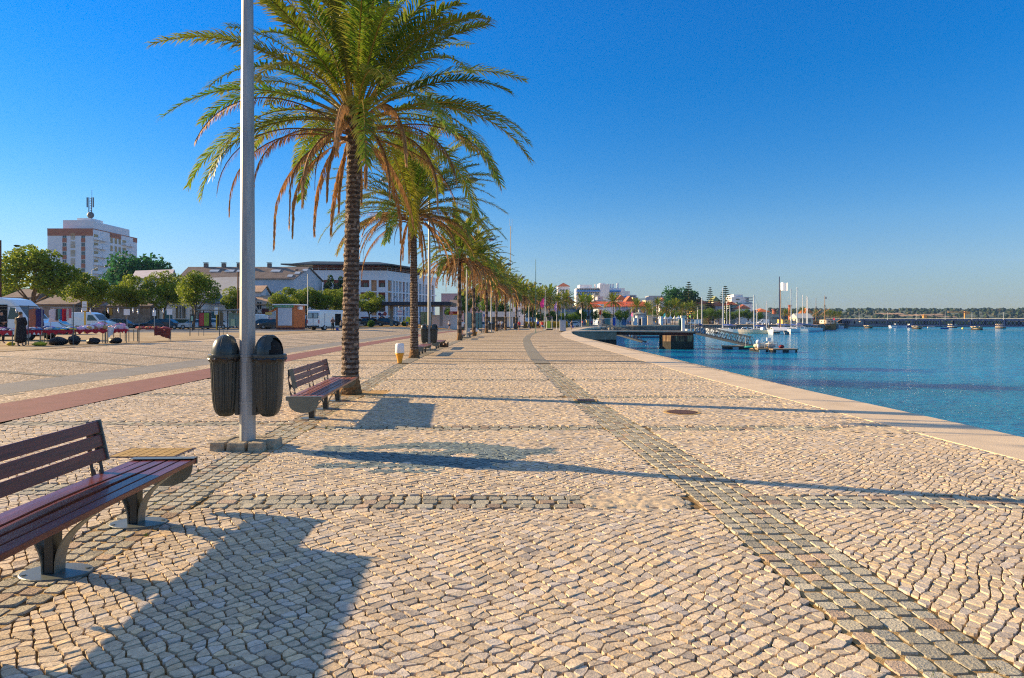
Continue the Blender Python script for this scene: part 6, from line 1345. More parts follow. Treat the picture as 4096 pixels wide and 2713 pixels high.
# --- people on the left
def ppl(px_, Y, *a, **k): x = PX(px_, Y); return person((x, Y, gz(x, Y)), *a, **k)
xw = PX(82, 31.0); person((xw, 31.0, gz(xw, 31)), math.pi, 'woman in a long black dress with hair tied up, back turned, at the stall', 'fold', [('dress', (.012, .012, .015))], hair=(.12, .08, .04), h=1.66, fat=1.25)
xw = PX(4, 35); person((xw, 35, gz(xw, 35)), R(70), 'man in black with a black cap behind the stall at the left edge', 'fold', [('longshirt', (.012, .013, .018)), ('trousers', (.015, .015, .02))], hair=(.01, .01, .01), h=1.78, fat=1.15)
ppl(1331, 80.5, R(20), 'woman in a long black skirt beside the white van', 'fold', [('longshirt', (.25, .12, .08)), ('trousers', (.012, .012, .015))], h=1.65)
t = ppl(1364, 80, R(80), 'person sitting by the first palm trunk near the van, pale shirt', 'sit', [('longshirt', (.35, .27, .2)), ('shorts', (.02, .02, .03))], h=1.7); 
x = PX(1364, 80); t = thing('stool', 'low pale crate under the seated person by the van', 'stool', (x, 80, gz(x, 80)), R(80)); mb = MB(); mb.box((0, 0.05, .36), (.4, .38, .07)); mb.build('seat', M_CRW, t, bevel=.01)
for sx_ in (-.16, .16):
    for sy_ in (-.1, .2): mb = MB(); mb.bar((sx_, sy_, 0), (sx_, sy_, .33), .025); mb.build('leg', M_CRW, t)
x = PX(1352, 80.5); t = thing('bucket', 'small blue bucket on the ground beside the seated person', 'bucket', (x, 80.2, gz(x, 80))); mb = MB(); mb.lathe([(.16, 0), (.2, .32), (.19, .32), (.15, .05), (0, .05)], 14); mb.build('body', mat('blue_plastic', (.02, .06, .4), .4), t); mb = MB(); mb.tube([(.19 * math.cos(a), 0, .31 + .14 * math.sin(a)) for a in [math.pi * i / 8 for i in range(9)]], .008, 4); mb.build('handle', M_GALV, t)
ppl(1629, 108, R(5), 'man in a yellow shirt and blue shorts on the dry verge', 'hip', [('shirt', (.55, .62, .05)), ('shorts', (.04, .10, .32))], hair=(.25, .15, .08), fat=1.12)
ppl(1701, 110, R(10), 'small child in red shorts left of the second lamp post', 'stand', [('shirt', (.6, .5, .5)), ('shorts', (.6, .04, .03))], h=1.0); ppl(1489, 112, R(0), 'small child in blue on the dry verge below the round tree', 'stand', [('shirt', (.25, .4, .6)), ('shorts', (.08, .14, .35))], h=1.05)
ppl(1797, 112, R(60), 'man in a white vest and dark shorts before the white wall', 'walk', [('shirt', (.72, .70, .68)), ('shorts', (.03, .04, .07))], h=1.76)
ppl(1849, 68, R(200), 'person in a white top and dark shorts hidden behind the third palm', 'walk', [('shirt', (.7, .7, .7)), ('shorts', (.06, .07, .05))], h=1.76)
# --- the stalls
def stall(pxa, pxb, Ya, Yb, ztab, cloth, label, goods, seed, clothcol=(.45, .015, .03), drop=.16):
    xa, xb = PX(pxa, Ya), PX(pxb, Yb); a, b = Vector((xa, Ya)), Vector((xb, Yb)); d = (b - a); L = d.length; ang = math.atan2(d.y, d.x); g0 = gz((xa + xb) / 2, (Ya + Yb) / 2); t = thing('market_table', label, 'market table', (xa, Ya, g0), ang, 'tables of the street market'); Wd = .9; rr = random.Random(seed)
    mb = MB(); mb.box((L / 2, Wd / 2, ztab - .02), (L, Wd, .03)); mb.build('tabletop', M_CRW, t)
    for x in (.06, L - .06):
        for y in (.06, Wd - .06): mb = MB(); mb.bar((x, y, 0), (x, y, ztab - .04), .022); mb.build('leg', M_STEELG, t)
    if cloth:
        mb = MB(); n = 24; vs = []
        for i in range(n + 1):
            x = L * i / n; dr = drop * (1 + .35 * math.sin(i * 1.1 + seed) + rr.uniform(-.2, .2))
            for (y, z) in ((Wd + .02, ztab + .004), (-.02, ztab + .004), (-.05 + rr.uniform(-.02, .02), ztab - dr)): vs.append((x, y, z))
        mb.add(vs, [(3 * i, 3 * i + 3, 3 * i + 4, 3 * i + 1) for i in range(n)] + [(3 * i + 1, 3 * i + 4, 3 * i + 5, 3 * i + 2) for i in range(n)]); mb.build('tablecloth', mat('stall_cloth_%d' % seed, clothcol, .8, var=.15, vscale=5), t)
    if goods:
        nm, lab, cat, cols, hh, nn = goods; mb = MB(); mb.sm = True
        for k in range(nn):
            c = rr.choice(cols); q = rr.uniform(.7, 1.2); mb.cc = tuple(min(.85, v * q) for v in c); r = rr.uniform(.05, .12); x, y = rr.uniform(.1, L - .1), rr.uniform(.08, Wd - .08); lay = rr.random()
            mb.blob((x, y, ztab + .02 + hh * lay * (1 - abs(2 * y / Wd - 1) * .6) * (.6 + .4 * math.sin(x * 2.4 + seed))), (r * rr.uniform(1, 2.1), r * rr.uniform(.8, 1.4), r * rr.uniform(.35, .8) if cat != 'toys' else r), 7, 5, .12, rr)
        o = mb.build(nm, amat('goods_cloth', .85, 0, 12, .3), loc=(xa, Ya, g0), rz=ang); tag(o, lab, cat, kind='stuff')
    return t, ang, L, g0
CLOTH = [(.03, .04, .09), (.55, .6, .65), (.08, .2, .5), (.5, .15, .4), (.65, .65, .7), (.05, .05, .06), (.2, .35, .5), (.6, .1, .1), (.55, .4, .5)]
BRIGHT = [(.1, .35, .65), (.6, .2, .5), (.75, .7, .75), (.15, .5, .6), (.8, .6, .1), (.2, .2, .5)]
TOY = [(.8, .75, .72), (.75, .35, .5), (.7, .45, .65), (.75, .72, .8), (.55, .35, .15)]
stall(-90, 50, 31.5, 31.4, .74, True, 'table with red cloth left of the woman in black', ('clothes_heap', 'dark and white clothes heaped on the leftmost table', 'clothes', CLOTH[:6], .16, 90), 1)
stall(96, 166, 32.2, 32.6, .74, True, 'table with red cloth right of the woman in black', ('clothes_heap', 'dark clothes with a red and a green hat beside the woman in black', 'clothes', CLOTH + [(.4, .6, .1)], .16, 90), 2)
stall(170, 296, 32.8, 33.4, .74, True, 'long table heaped with blue and pink clothes', ('clothes_heap', 'blue, pink and white clothes heaped on the long table', 'clothes', BRIGHT + CLOTH[:4], .30, 240), 3)
stall(298, 430, 33.6, 34.6, .76, True, 'long red clothed table with plush toys and pink linen', ('toy_heap', 'white and pink plush toys heaped on the table behind the dark pole', 'toys', TOY, .44, 240), 4)
stall(452, 512, 35.0, 35.6, .76, True, 'short red clothed table with pink plush toys right of the white sheet', ('toy_heap', 'pink plush toys heaped on the short table', 'toys', TOY, .46, 130), 5)
stall(512, 556, 37.6, 38.0, .76, False, 'bare white table right of the plush toys', None, 6)
stall(552, 688, 37.9, 38.9, .76, True, 'last table with a patterned red shawl hanging over its front', ('scarf_heap', 'small heap of red and orange scarves on the last table', 'clothes', [(.55, .12, .1), (.7, .35, .15), (.35, .05, .08)], .1, 50), 7, (.30, .06, .05), .06)
# hanging white sheet and patterned shawl
def hang(px0, px1, top, bot, Y, name, lab, cat, m, seed, ang_=.25, taper=.75):
    x0_, x1_ = PX(px0, Y), PX(px1, Y); g = gz(x0_, Y); rr = random.Random(seed); mb = MB(); n, m_ = 14, 10; vs = []; mb.sm = True
    for i in range(m_ + 1):
        for j in range(n + 1): u = j / n; v = i / m_; vs.append((x0_ + (x1_ - x0_) * (u * (1 - (1 - taper) * v)), Y + .06 * math.sin(u * 9 + seed) + .02 * i / m_, PZ(top, Y) + (PZ(bot + (rr.uniform(-3, 3) if i == m_ else 0) + 9 * math.sin(u * 3.1 + seed) * v, Y) - PZ(top, Y)) * v))
    mb.add(vs, [(i * (n + 1) + j, i * (n + 1) + j + 1, (i + 1) * (n + 1) + j + 1, (i + 1) * (n + 1) + j) for i in range(m_) for j in range(n)]); o = mb.build(name, m); return tag(o, lab, cat)
hang(428, 460, 1309, 1342, 34.4, 'sheet', 'white sheet hanging at the front corner of the toy table', 'cloth', M_WHITE, 1)
M_SHAWL = mat('patterned_shawl', (.45, .05, .02), .85, var=.5, vscale=7, col2=(.06, .03, .04)); hang(618, 681, 1317, 1352, 37.2, 'shawl', 'patterned dark red shawl hanging over the front of the last table', 'cloth', M_SHAWL, 4, taper=.98)
# clothes rails
def rail(pxa, pxb, Y, top, label, items, seed):
    x0_, x1_ = PX(pxa, Y), PX(pxb, Y); g = gz(x0_, Y); z = PZ(top, Y); t = thing('clothes_rail', label, 'clothes rail', (x0_, Y, 0)); L = x1_ - x0_; mb = MB(); mb.bar((0, 0, z), (L, 0, z), .018); mb.build('bar', M_GALVP, t)
    for x in (0, L): mb = MB(); mb.bar((x, 0, g), (x, 0, z), .018); mb.build('upright', M_GALVP, t)
    rr = random.Random(seed)
    for i, (f, w_, ln, col, lab) in enumerate(items):
        mb = MB(); x = L * f; n = 8; vs = []; gsm = []
        sh = .21 * w_
        prof = [(0.05, 0), (sh, .07), (sh * 1.02, .3), (sh * .82, .36), (sh * .85, ln * .6), (sh * 1.15, ln)]
        for s in (-1, 1):
            for (a, b) in prof: vs.append((x + s * a * (1 if w_ > .6 else .35), s * a * .25 + rr.uniform(-.02, .02), z - .06 - b))
        m_ = len(prof); vs2 = [(p[0], p[1] + .07, p[2]) for p in vs]; mb.add(vs + vs2, [(k, k + 1, m_ + k + 1, m_ + k) for k in range(m_ - 1)] + [(2 * m_ + k, 3 * m_ + k, 3 * m_ + k + 1, 2 * m_ + k + 1) for k in range(m_ - 1)] + [(k, 2 * m_ + k, 2 * m_ + k + 1, k + 1) for k in range(m_ - 1)] + [(m_ + k, m_ + k + 1, 3 * m_ + k + 1, 3 * m_ + k) for k in range(m_ - 1)] + [(m_ - 1, 3 * m_ - 1, 4 * m_ - 1, 2 * m_ - 1)])
        mb.tube([(x, .03, z - .07), (x, .03, z + .01)], .006, 4); o = mb.build('hanging_garment', cmat(col) if not isinstance(col, str) else MATS[col], loc=(x0_, Y, 0)); tag(o, lab, 'garment', 'garments on the clothes rails')
mat('orange_dress_print', (.50, .19, .09), .85, var=.25, vscale=9, col2=(.36, .14, .10))
rail(114, 168, 33.8, 1231, 'clothes rail with an orange dress in front', [(.42, 1.25, 1.0, 'orange_dress_print', 'large orange printed dress hanging at the front of the left rail'), (.8, .8, 1.05, (.03, .03, .12), 'dark blue garment behind the orange dress')], 3)
rail(203, 288, 35.0, 1232, 'clothes rail with a row of many garments', [(.12, 1.0, .72, (.65, .66, .7), 'long white blouse at the left end of the right rail'), (.28, .5, .62, (.10, .09, .09), 'grey brown garment next to the white blouse'), (.38, .4, .55, (.12, .3, .25), 'green garment on the right rail'), (.48, .4, .6, (.06, .12, .3), 'blue garment left of the red one'), (.58, .5, .66, (.65, .02, .03), 'bright red garment on the right rail'), (.68, .4, .66, (.28, .02, .05), 'dark red garment right of the red one'), (.78, .5, .6, (.55, .52, .5), 'pale grey garment on the right rail'), (.9, .4, .5, (.45, .12, .15), 'pink garment at the right end of the rail')], 5)
# black bags, yellow sacks and boxes under the tables
M_BAGB = mat('black_bag', (.010, .011, .016), .6, var=.4, vscale=6, bump=.03, bscale=6); M_SACK = mat('yellow_net_sack', (.55, .45, .02), .8, var=.25, vscale=9, bump=.02, bscale=40)
for (px_, py_, w_, h_, m_, nm, lab, Y) in ((231, 1376, 74, 34, M_BAGB, 'bag', 'largest black bag under the long table of clothes', 32.4), (297, 1372, 48, 40, M_BAGB, 'bag', 'black bag with a pointed top left of the dark pole', 33.0), (373, 1374, 50, 26, M_BAGB, 'bag', 'black bag under the plush toy table', 34.0), (461, 1372, 50, 25, M_BAGB, 'bag', 'black bag right of the hanging white sheet', 34.8), (160, 1376, 54, 18, M_SACK, 'sack', 'yellow green net sack right of the woman in black', 31.6), (42, 1372, 34, 15, M_SACK, 'sack', 'yellow sack left of the woman in black', 31.8)):
    x = PX(px_, Y); g = gz(x, Y); rr = random.Random(px_); mb = MB(); mb.sm = True; a, b = w_ / F * Y / 2, h_ / F * Y / 2; mb.blob((0, 0, b * .95), (a, a * .7, b), 10, 7, .2, rr); mb.tube([(a * .5, 0, b), (a * 1.05, 0, b * 1.3)], [b * .5, .03], 6)
    tag(mb.build(nm, m_, loc=(x, Y, g)), lab, nm, 'bags under the market tables')
# stall frames: poles and wires with bulbs
M_POLE = mat('thin_grey_pole', (.10, .13, .13), .6, .3)
def frame(label, pts, Y, zt_, wires, name='stall_frame'):
    t = thing(name, label, 'stall frame', (PX(pts[0], Y), Y, 0)); 
    for px_ in pts: x = PX(px_, Y) - PX(pts[0], Y); g = gz(PX(px_, Y), Y); mb = MB(); mb.bar((x, 0, g), (x, 0, zt_), .022); mb.build('pole', M_POLE, t)
    for z in wires: mb = MB(); mb.bar((0, 0, z), (PX(pts[-1], Y) - PX(pts[0], Y), 0, z), .012, 4); mb.build('rail', M_POLE, t)
    return t
frame('stall frame of thin poles over the left tables', [-60, 113, 293], 32.2, PZ(1222, 32.2), [PZ(1226, 32.2)]); frame('stall frame with bulbs over the toy tables', [293.5, 420, 556], 34.8, PZ(1218, 34.8), [PZ(1230, 34.8)])
t = frame('empty stall frame of thin rails before the bus shelter', [759, 795, 815, 877, 893, 908, 958], 52, PZ(1310, 52), [PZ(1311, 52)]); 
for px_ in (759, 877): x = PX(px_, 52) - PX(759, 52); mb = MB(); mb.bar((x, .05, gz(PX(px_, 52), 52)), (x, .05, PZ(1240, 52)), .03); mb.build('pole', M_POLE, t)
mb = MB(); mb.bar((0, .05, PZ(1241, 52)), (PX(958, 52) - PX(759, 52), .05, PZ(1243, 52)), .03, 5); mb.build('rail', M_POLE, t)
M_BULB = mat('white_bulb', (.75, .77, .8), .3, var=.05)
for (px_, py_) in ((362, 1246), (432, 1245), (473, 1243), (532, 1243), (551, 1248), (616, 1246), (653, 1245), (65, 1243), (328, 1246)):
    Y = 36.; mb = MB(); mb.sm = True; mb.tube([(0, 0, .16), (0, 0, .05)], .028, 6); mb.tube([(0, 0, .05), (.01, 0, -.12)], [.036, .030], 8); tag(mb.build('hanging_bulb', M_BULB, loc=(PX(px_, Y), Y, PZ(py_, Y))), 'small white bulb hanging over the market stalls', 'bulb', 'white bulbs over the stalls')
mb = MB(); mb.bar((PX(-60, 36), 36, PZ(1240, 36)), (PX(690, 36), 36, PZ(1240, 36)), .006, 3); tag(mb.build('bulb_cable', M_POLE), 'thin cable carrying the bulbs over the stalls', 'cable')
# ================================================================= people and things on the promenade
ppl(2077, 102, math.pi, 'woman in a red top and dark shorts between the far palms, back turned', 'stand', [('shirt', (.65, .02, .03)), ('shorts', (.03, .03, .04))], hair=(.25, .12, .05), h=1.64, longhair=True)
ppl(2151, 118, math.pi + .2, 'person in a blue shirt and black shorts beyond the thin green pole', 'stand', [('shirt', (.02, .12, .6)), ('shorts', (.01, .01, .012))], h=1.78, fat=1.1)
ppl(2170, 104, R(0), 'woman in a red top and denim shorts carrying something blue, left of the shelter', 'walk', [('shirt', (.65, .03, .03)), ('shorts', (.10, .2, .35))], hair=(.2, .1, .05), h=1.68)
ppl(2164, 112, R(0), 'person in pale peach clothes half behind the woman with denim shorts', 'walk', [('shirt', (.6, .3, .22)), ('shorts', (.25, .12, .07))], h=1.66)
ppl(2287, 113, R(10), 'woman in a short black dress holding a blue bag on the far promenade', 'walk', [('shortdress', (.01, .01, .012))], hair=(.02, .015, .01), h=1.7)
x = PX(2291.5, 113); t = thing('handbag', 'small blue bag held by the woman in the short black dress', 'bag', (x, 112.9, .42)); mb = MB(); mb.box((0, 0, .14), (.24, .12, .3)); mb.build('body', M_BLUS, t, bevel=.02); mb = MB(); mb.tube([(-.08, 0, .28), (-.05, 0, .42), (.05, 0, .42), (.08, 0, .28)], .012, 4); mb.build('handle', M_BLUS, t)
ppl(2006, 112, R(190), 'person in a white shirt and dark trousers behind the sixth palm', 'walk', [('shirt', (.7, .72, .75)), ('trousers', (.05, .06, .1))], h=1.75)
ppl(1993, 114, R(180), 'person in a white shirt and black trousers with a backpack, behind the sixth palm', 'stand', [('shirt', (.6, .65, .72)), ('trousers', (.01, .01, .015))], h=1.76)
t = ppl(2113, 122, R(60), 'person with a white cap sitting on a bench under the far palms', 'sit', [('longshirt', (.25, .22, .2)), ('trousers', (.03, .05, .12))], hair=(.7, .7, .7), h=1.7)
for px_, Y, c, lab in ((2329, 200, (.6, .03, .03), 'person in red beyond the pale feather flag'), (2393, 205, (.03, .1, .4), 'person in blue by the steps rail'), (2521, 232, (.3, .05, .06), 'person in dark red near the small white stall'), (2512, 230, (.05, .12, .35), 'person in blue seen by the slim lamp'), (2623, 248, (.65, .4, .05), 'person in yellow left of the white pylon'), (2848, 262, (.7, .7, .72), 'person in white on the quay before the trees'), (2340, 202, (.05, .07, .12), 'person in dark clothes beyond the pale feather flag'), (2366, 204, (.6, .1, .2), 'person in pink beside the far lamp')):
    person((PX(px_, Y), Y, 0), rnd.uniform(0, 6), lab, 'stand', [('shirt', c), ('trousers', (.05, .06, .09))], h=1.72)
# buggy, shopping trolley
x = PX(2059, 100); t = thing('pushchair', 'black hooded pushchair left of the woman in the red top', 'pushchair', (x, 100, 0)); mb = MB(); mb.sm = True; mb.blob((0, 0, .85), (.24, .2, .5), 12, 8); mb.build('seat_hood', mat('buggy_blue_black', (.01, .015, .035), .5), t)
for sx_ in (-.24, .24):
    mb = MB(); mb.bar((sx_, -.2, 0.12), (sx_, .15, .95), .018); mb.build('frame', M_TRIM, t)
    for sy_ in (-.25, .3): mb = MB(); mb.tube([(sx_ - .02, sy_, .12), (sx_ + .02, sy_, .12)], .12, 12); mb.build('wheel', M_TYRE, t)
x = PX(1877, 66); t = thing('cafe_chair', 'grey slatted chair beside the third lamp post', 'chair', (x, 66, 0), .6); mb = MB(); mb.box((0, 0, .44), (.45, .45, .04)); mb.build('seat', M_GALVP, t); mb = MB(); mb.box((0, .22, .72), (.45, .03, .4)); mb.build('backrest', M_GALVP, t)
for a in (-.2, .2):
    for b in (-.2, .2): mb = MB(); mb.bar((a, b, 0), (a, b, .44), .018); mb.build('leg', M_GALVP, t)
lx, ly = PX(1965, 89), 89   # twin bins on the fourth lamp exist already
# glass shelter
x = PX(2198, 112); t = thing('shelter', 'small glass shelter with a lime green poster on the far promenade', 'shelter', (x, 112, 0)); s_ = 112 / F; hh = PZ(1267, 112); 
mb = MB(); mb.box((0, .6, hh), (27 * s_, 1.5, .12)); mb.build('roof', mat('rusty_brown_roof', (.16, .10, .09), .7), t); mb = MB(); mb.box((0, .6, .1), (26 * s_, 1.4, .2)); mb.build('base', M_TRIM, t)
for a in (-11, 11):
    for b in (0, 1.2): mb = MB(); mb.bar((a * s_, b, .2), (a * s_, b, hh), .05); mb.build('post', M_GALVP, t)
mb = MB(); mb.box((-3 * s_, .05, hh - 1.35), (13 * s_, .06, 1.25)); mb.build('lime_poster', mat('lime_poster', (.42, .60, .03), .5, var=.12, vscale=2), t); mb = MB(); mb.box((-3 * s_, .1, .95), (13 * s_, .04, 1.2)); mb.build('grey_panel', M_GYW, t); mb = MB(); mb.box((8 * s_, .6, 1.5), (.03, 1.1, 2.2)); mb.build('glass_side', M_PANE, t)
# feather flags
def feather(px_, top, mid, base, Y, col, lab, w_=8, side=-1):
    x = PX(px_, Y); z0, z1 = PZ(mid, Y), PZ(top, Y); t = thing('feather_flag', lab, 'flag', (x, Y, 0), R(-50), 'feather flags'); mb = MB(); mb.tube([(0, 0, 0), (0, 0, z0), (0, 0, z1)], [.05, .035, .015], 6); mb.build('pole', M_WHITE, t); W_ = w_ * 1.45 / F * Y * side; mb = MB(); n = 10; vs = []
    for i in range(n + 1):
        u = i / n; z = z1 + (z0 - z1) * u; ww = W_ * min(1, .15 + u * 1.6) * (1 - .25 * max(0, u - .8) * 5)
        for k in range(5): v = k / 4; vs.append((ww * v, .12 * math.sin(v * 4 + u * 3) * v, z - .25 * v * (z1 - z0) * .35))
    mb.sm = True; mb.add(vs, [(i * 5 + k, i * 5 + k + 1, (i + 1) * 5 + k + 1, (i + 1) * 5 + k) for i in range(n) for k in range(4)]); mb.build('cloth', cmat(col), t); return t
feather(2177, 1189, 1228, 1322, 112, (.80, .05, .35), 'pink feather flag before the beige roofed hall', 16); feather(2227, 1206, 1243, 1310, 122, (.50, .28, .62), 'lilac feather flag right of the glass shelter', 10); feather(2326, 1228, 1253, 1305, 150, (.6, .62, .58), 'pale grey feather flag against a palm trunk', 8); feather(2406, 1238, 1259, 1300, 205, (.75, .06, .02), 'orange red feather flag beside the trees', 9); feather(2532, 1245, 1265, 1298, 236, (.7, .12, .4), 'small pink feather flag by the bandstand', 6); feather(2661, 1251, 1266, 1297, 250, (.03, .5, .6), 'turquoise feather flag above the parasols', 6); feather(2763, 1256, 1270, 1297, 262, (.2, .6, .1), 'green feather flag left of the pier trees', 5)
# ================================================================= the town behind the basin
# far end of promenade, left group
house(1765, 1845, 1178, 330, 'pink building beyond the hotel with a flat roof', M_PKW, None, depth=14, win=(4, 2, 1.2, 1.4, 6, 3.2)); house(1845, 1950, 1160, 420, 'pale pink block behind the palm crowns', M_PKW, None, depth=12, win=(5, 3, 1.3, 1.6, 8, 4))
house(2048, 2098, 1197, 240, 'tall white building with slit windows behind the far palms', M_WHW, None, depth=16, win=(1, 4, 1.6, .6, 3.2, 2.0))
house(2102, 2165, 1188, 330, 'pale blue white block behind the palm row', mat('pale_blue_wall', (.45, .56, .66), .8, var=.05), None, depth=14, win=(4, 3, 1.6, 1.2, 4, 3.4))
house(2148, 2225, 1232, 205, 'cream hall with a beige hipped roof behind the pink flag', M_CRW, 'hip', 5.2, 14, roofm=M_TILEB, win=(5, 1, .9, 1.0, 3, 3)); house(2225, 2292, 1234, 215, 'grey walled hall with a beige hipped roof, right neighbour', M_GYW, 'hip', 3.2, 14, roofm=M_TILEB, win=(4, 1, 1, 1.2, 3, 3)); house(2290, 2370, 1236, 225, 'blue grey low hall with a flat beige roof', mat('bluish_wall', (.34, .42, .55), .85), 'hip', 2.0, 12, roofm=M_TILEB, win=(4, 1, 1.2, 1.4, 2.6, 3))
house(2232, 2278, 1146, 520, 'distant white tower block with a red roof edge behind the palms', M_WHW, 'hip', 3, 14, win=(3, 4, 1.6, 1.4, 14, 4)); house(2262, 2296, 1212, 330, 'distant house with orange tiled roof above the halls', M_WHW, 'hip', 3, 10, win=(2, 1, 1.2, 1.2, 6, 3))
# big white hotel with blue balconies, stepped
Yh = 470; Hh = thing('hotel', 'large stepped white hotel with blue balcony bands on the hill', 'hotel', (PX(2430, Yh), Yh, 0)); M_BLB = mat('blue_balcony', (.02, .22, .62), .6, var=.08); cx = PX(2430, Yh)
M_HWHT = mat('bright_white_wall', (.8, .78, .76), .8, var=.05, vscale=.1)
for (a, b, top, bot, d, nm) in ((2305, 2402, 1154, 1300, 0, 'west_wing'), (2398, 2436, 1138, 1300, -2, 'stair_tower'), (2320, 2370, 1138, 1154, 4, 'penthouse'), (2414, 2486, 1152, 1300, 3, 'middle_wing'), (2484, 2502, 1152, 1300, 2.8, 'end_block'), (2500, 2524, 1164, 1300, 4.6, 'step_block'), (2522, 2553, 1178, 1300, 6.4, 'east_wing'), (2403, 2424, 1132, 1138, 3, 'water_tank_house')):
    mb = MB(); mb.box2((PX(a, Yh) - cx, d, PZ(bot, Yh)), (PX(b, Yh) - cx, d + 14, PZ(top, Yh))); mb.build(nm, M_HWHT, Hh)
for (a, b, z_, d) in ((2304, 2400, 1165, 0), (2304, 2372, 1178, 0), (2414, 2484, 1164, 3), (2470, 2486, 1190, 3), (2496, 2510, 1187, 4.6), (2524, 2553, 1190, 6.4)): mb = MB(); mb.box2((PX(a, Yh) - cx, d - 2.2, PZ(z_ + 2.5, Yh)), (PX(b, Yh) - cx, d - .01, PZ(z_ - 2, Yh))); mb.build('blue_balcony', M_BLB, Hh)
for (a, b, z_, d) in ((2306, 2400, 1157.5, 0), (2306, 2400, 1171, 0), (2416, 2484, 1172, 3), (2524, 2552, 1184, 6.4), (2416, 2484, 1182, 3)): mb = MB(); mb.box2((PX(a, Yh) - cx, d - 1.9, PZ(z_ - 3, Yh)), (PX(b, Yh) - cx, d - .012, PZ(z_ - 3.8, Yh))); mb.build('white_ledge', M_HWHT, Hh); wall_windows(Hh, (PX(a, Yh) - cx, d), (PX(b, Yh) - cx, d), PZ(z_, Yh), max(3, int((b - a) / 9)), 1, 1.2, 1.1, 0, margin=.5)
for px_, hgt in ((2345, 1), (2386, 1.6), (2440, 2), (2449, 2), (2459, 2), (2478, 2.6)): mb = MB(); mb.box((PX(px_, Yh) - cx, 8, PZ(1150, Yh) + hgt * .4), (1.2, 1.2, 2.5 + hgt)); mb.build('chimney', M_HWHT, Hh)
house(2375, 2400, 1183, 380, 'cream house in front of the big white hotel', M_CRW, None, depth=10, win=(2, 2, 1.1, 1.2, 14, 3)); house(2390, 2412, 1190, 360, 'lilac white blank house front below the hotel', mat('lilac_wall', (.46, .42, .50), .85), None, depth=10, win=(1, 1, 1, 1, 11, 3)); house(2376, 2425, 1205, 330, 'grey blue flat building with dark awning below the hotel', M_GYW, None, depth=12, win=(5, 1, 1.4, 1.0, 8.5, 3))
house(2470, 2506, 1201, 330, 'white house with orange roof left of centre', M_WHW, 'hip', 2.5, 10, win=(3, 1, 1.0, 1.1, 8.5, 3)); house(2505, 2534, 1207, 320, 'small white gabled house with a red roof', M_WHW, 'gable', 2.6, 9, rt='y', win=(2, 1, .9, 1, 8, 3)); house(2532, 2553, 1194, 340, 'yellow cube house beside the white hotel', M_YEW, None, depth=9, win=(1, 1, 1, 1.2, 10, 3))
# red roofed market hall
Ym = 262; t = thing('market_hall', 'long market hall with red roof and a white curved canopy', 'market hall', (PX(2380, Ym), Ym, 0)); cx = PX(2380, Ym); M_REDR = mat('orange_red_roof', (.62, .10, .03), .8, var=.15, vscale=.8); mb = MB(); mb.box2((PX(2392, Ym) - cx, 0, -.2), (PX(2585, Ym) - cx, 16, PZ(1228, Ym))); mb.build('wall', mat('bluish_wall'), t)
mb = MB(); roof_gable(mb, PX(2375, Ym) - cx, PX(2588, Ym) - cx, 0, 16, PZ(1228, Ym) + .2, 2.2, .5, 'x'); mb.build('roof', M_REDR, t); mb = MB(); mb.box2((PX(2392, Ym) - cx, -1.5, -.2), (PX(2448, Ym) - cx, -.01, PZ(1238, Ym))); mb.build('front_block', M_CRW, t)
mb = MB(); n = 12
pts = [(PX(2372 + 38 * i / n, Ym) - cx, PZ(1218 + 12 * (i / n) ** 2, Ym)) for i in range(n + 1)]
mb.extr([(a, b) for a, b in pts] + [(pts[-1][0], pts[0][1]), ], 1, -4, -1.6); mb.build('curved_canopy', M_WHITE, t)
mb = MB(); mb.extr([(PX(2395, Ym) - cx, PZ(1238, Ym)), (PX(2455, Ym) - cx, PZ(1228, Ym)), (PX(2455, Ym) - cx, PZ(1262, Ym))], 1, -3.2, -1.6); mb.build('sloping_canopy', M_WHITE, t); wall_windows(t, (PX(2500, Ym) - cx, 0), (PX(2585, Ym) - cx, 0), 5.2, 5, 1, 2.2, 2.2, 0, out=.05)
# bandstand like pavilion
Yv = 236; cx = PX(2557, Yv); t = thing('bandstand', 'ornate green grey pavilion with a lantern roof on the far quay', 'pavilion', (cx, Yv, 0)); s_ = Yv / F; M_BSG = mat('pale_green_grey', (.42, .46, .44), .7)
mb = MB(); mb.lathe([(30 * s_, PZ(1258, Yv)), (30 * s_, PZ(1256, Yv)), (9 * s_, PZ(1250, Yv)), (5 * s_, PZ(1249, Yv))], 8); mb.build('roof', mat('grey_green_roof', (.22, .25, .23), .7), t); mb = MB(); mb.lathe([(4.6 * s_, PZ(1250, Yv)), (4.6 * s_, PZ(1244, Yv)), (5.4 * s_, PZ(1243, Yv)), (4 * s_, PZ(1240, Yv)), (0, PZ(1238, Yv))], 8); mb.build('lantern', M_BSG, t)
for k in range(8): a = math.pi / 8 + k * math.pi / 4; mb = MB(); mb.bar((26 * s_ * math.cos(a), 26 * s_ * math.sin(a), 0), (26 * s_ * math.cos(a), 26 * s_ * math.sin(a), PZ(1257, Yv)), .1); mb.build('column', M_BSG, t)
mb = MB(); mb.lathe([(17 * s_, 0), (17 * s_, 3.4)], 8); mb.build('booth_wall', M_WHW, t); mb = MB(); mb.box((2 * s_, -17 * s_, 1.2), (1.0, .1, 2.3)); mb.build('door', M_TRIM, t)
house(2596, 2635, 1266, 262, 'low blue white kiosk building with a yellow awning edge', M_WHW, 'hip', .6, 8, roofm=M_YEW, win=(3, 1, 1.2, 1.4, 2.0, 3))
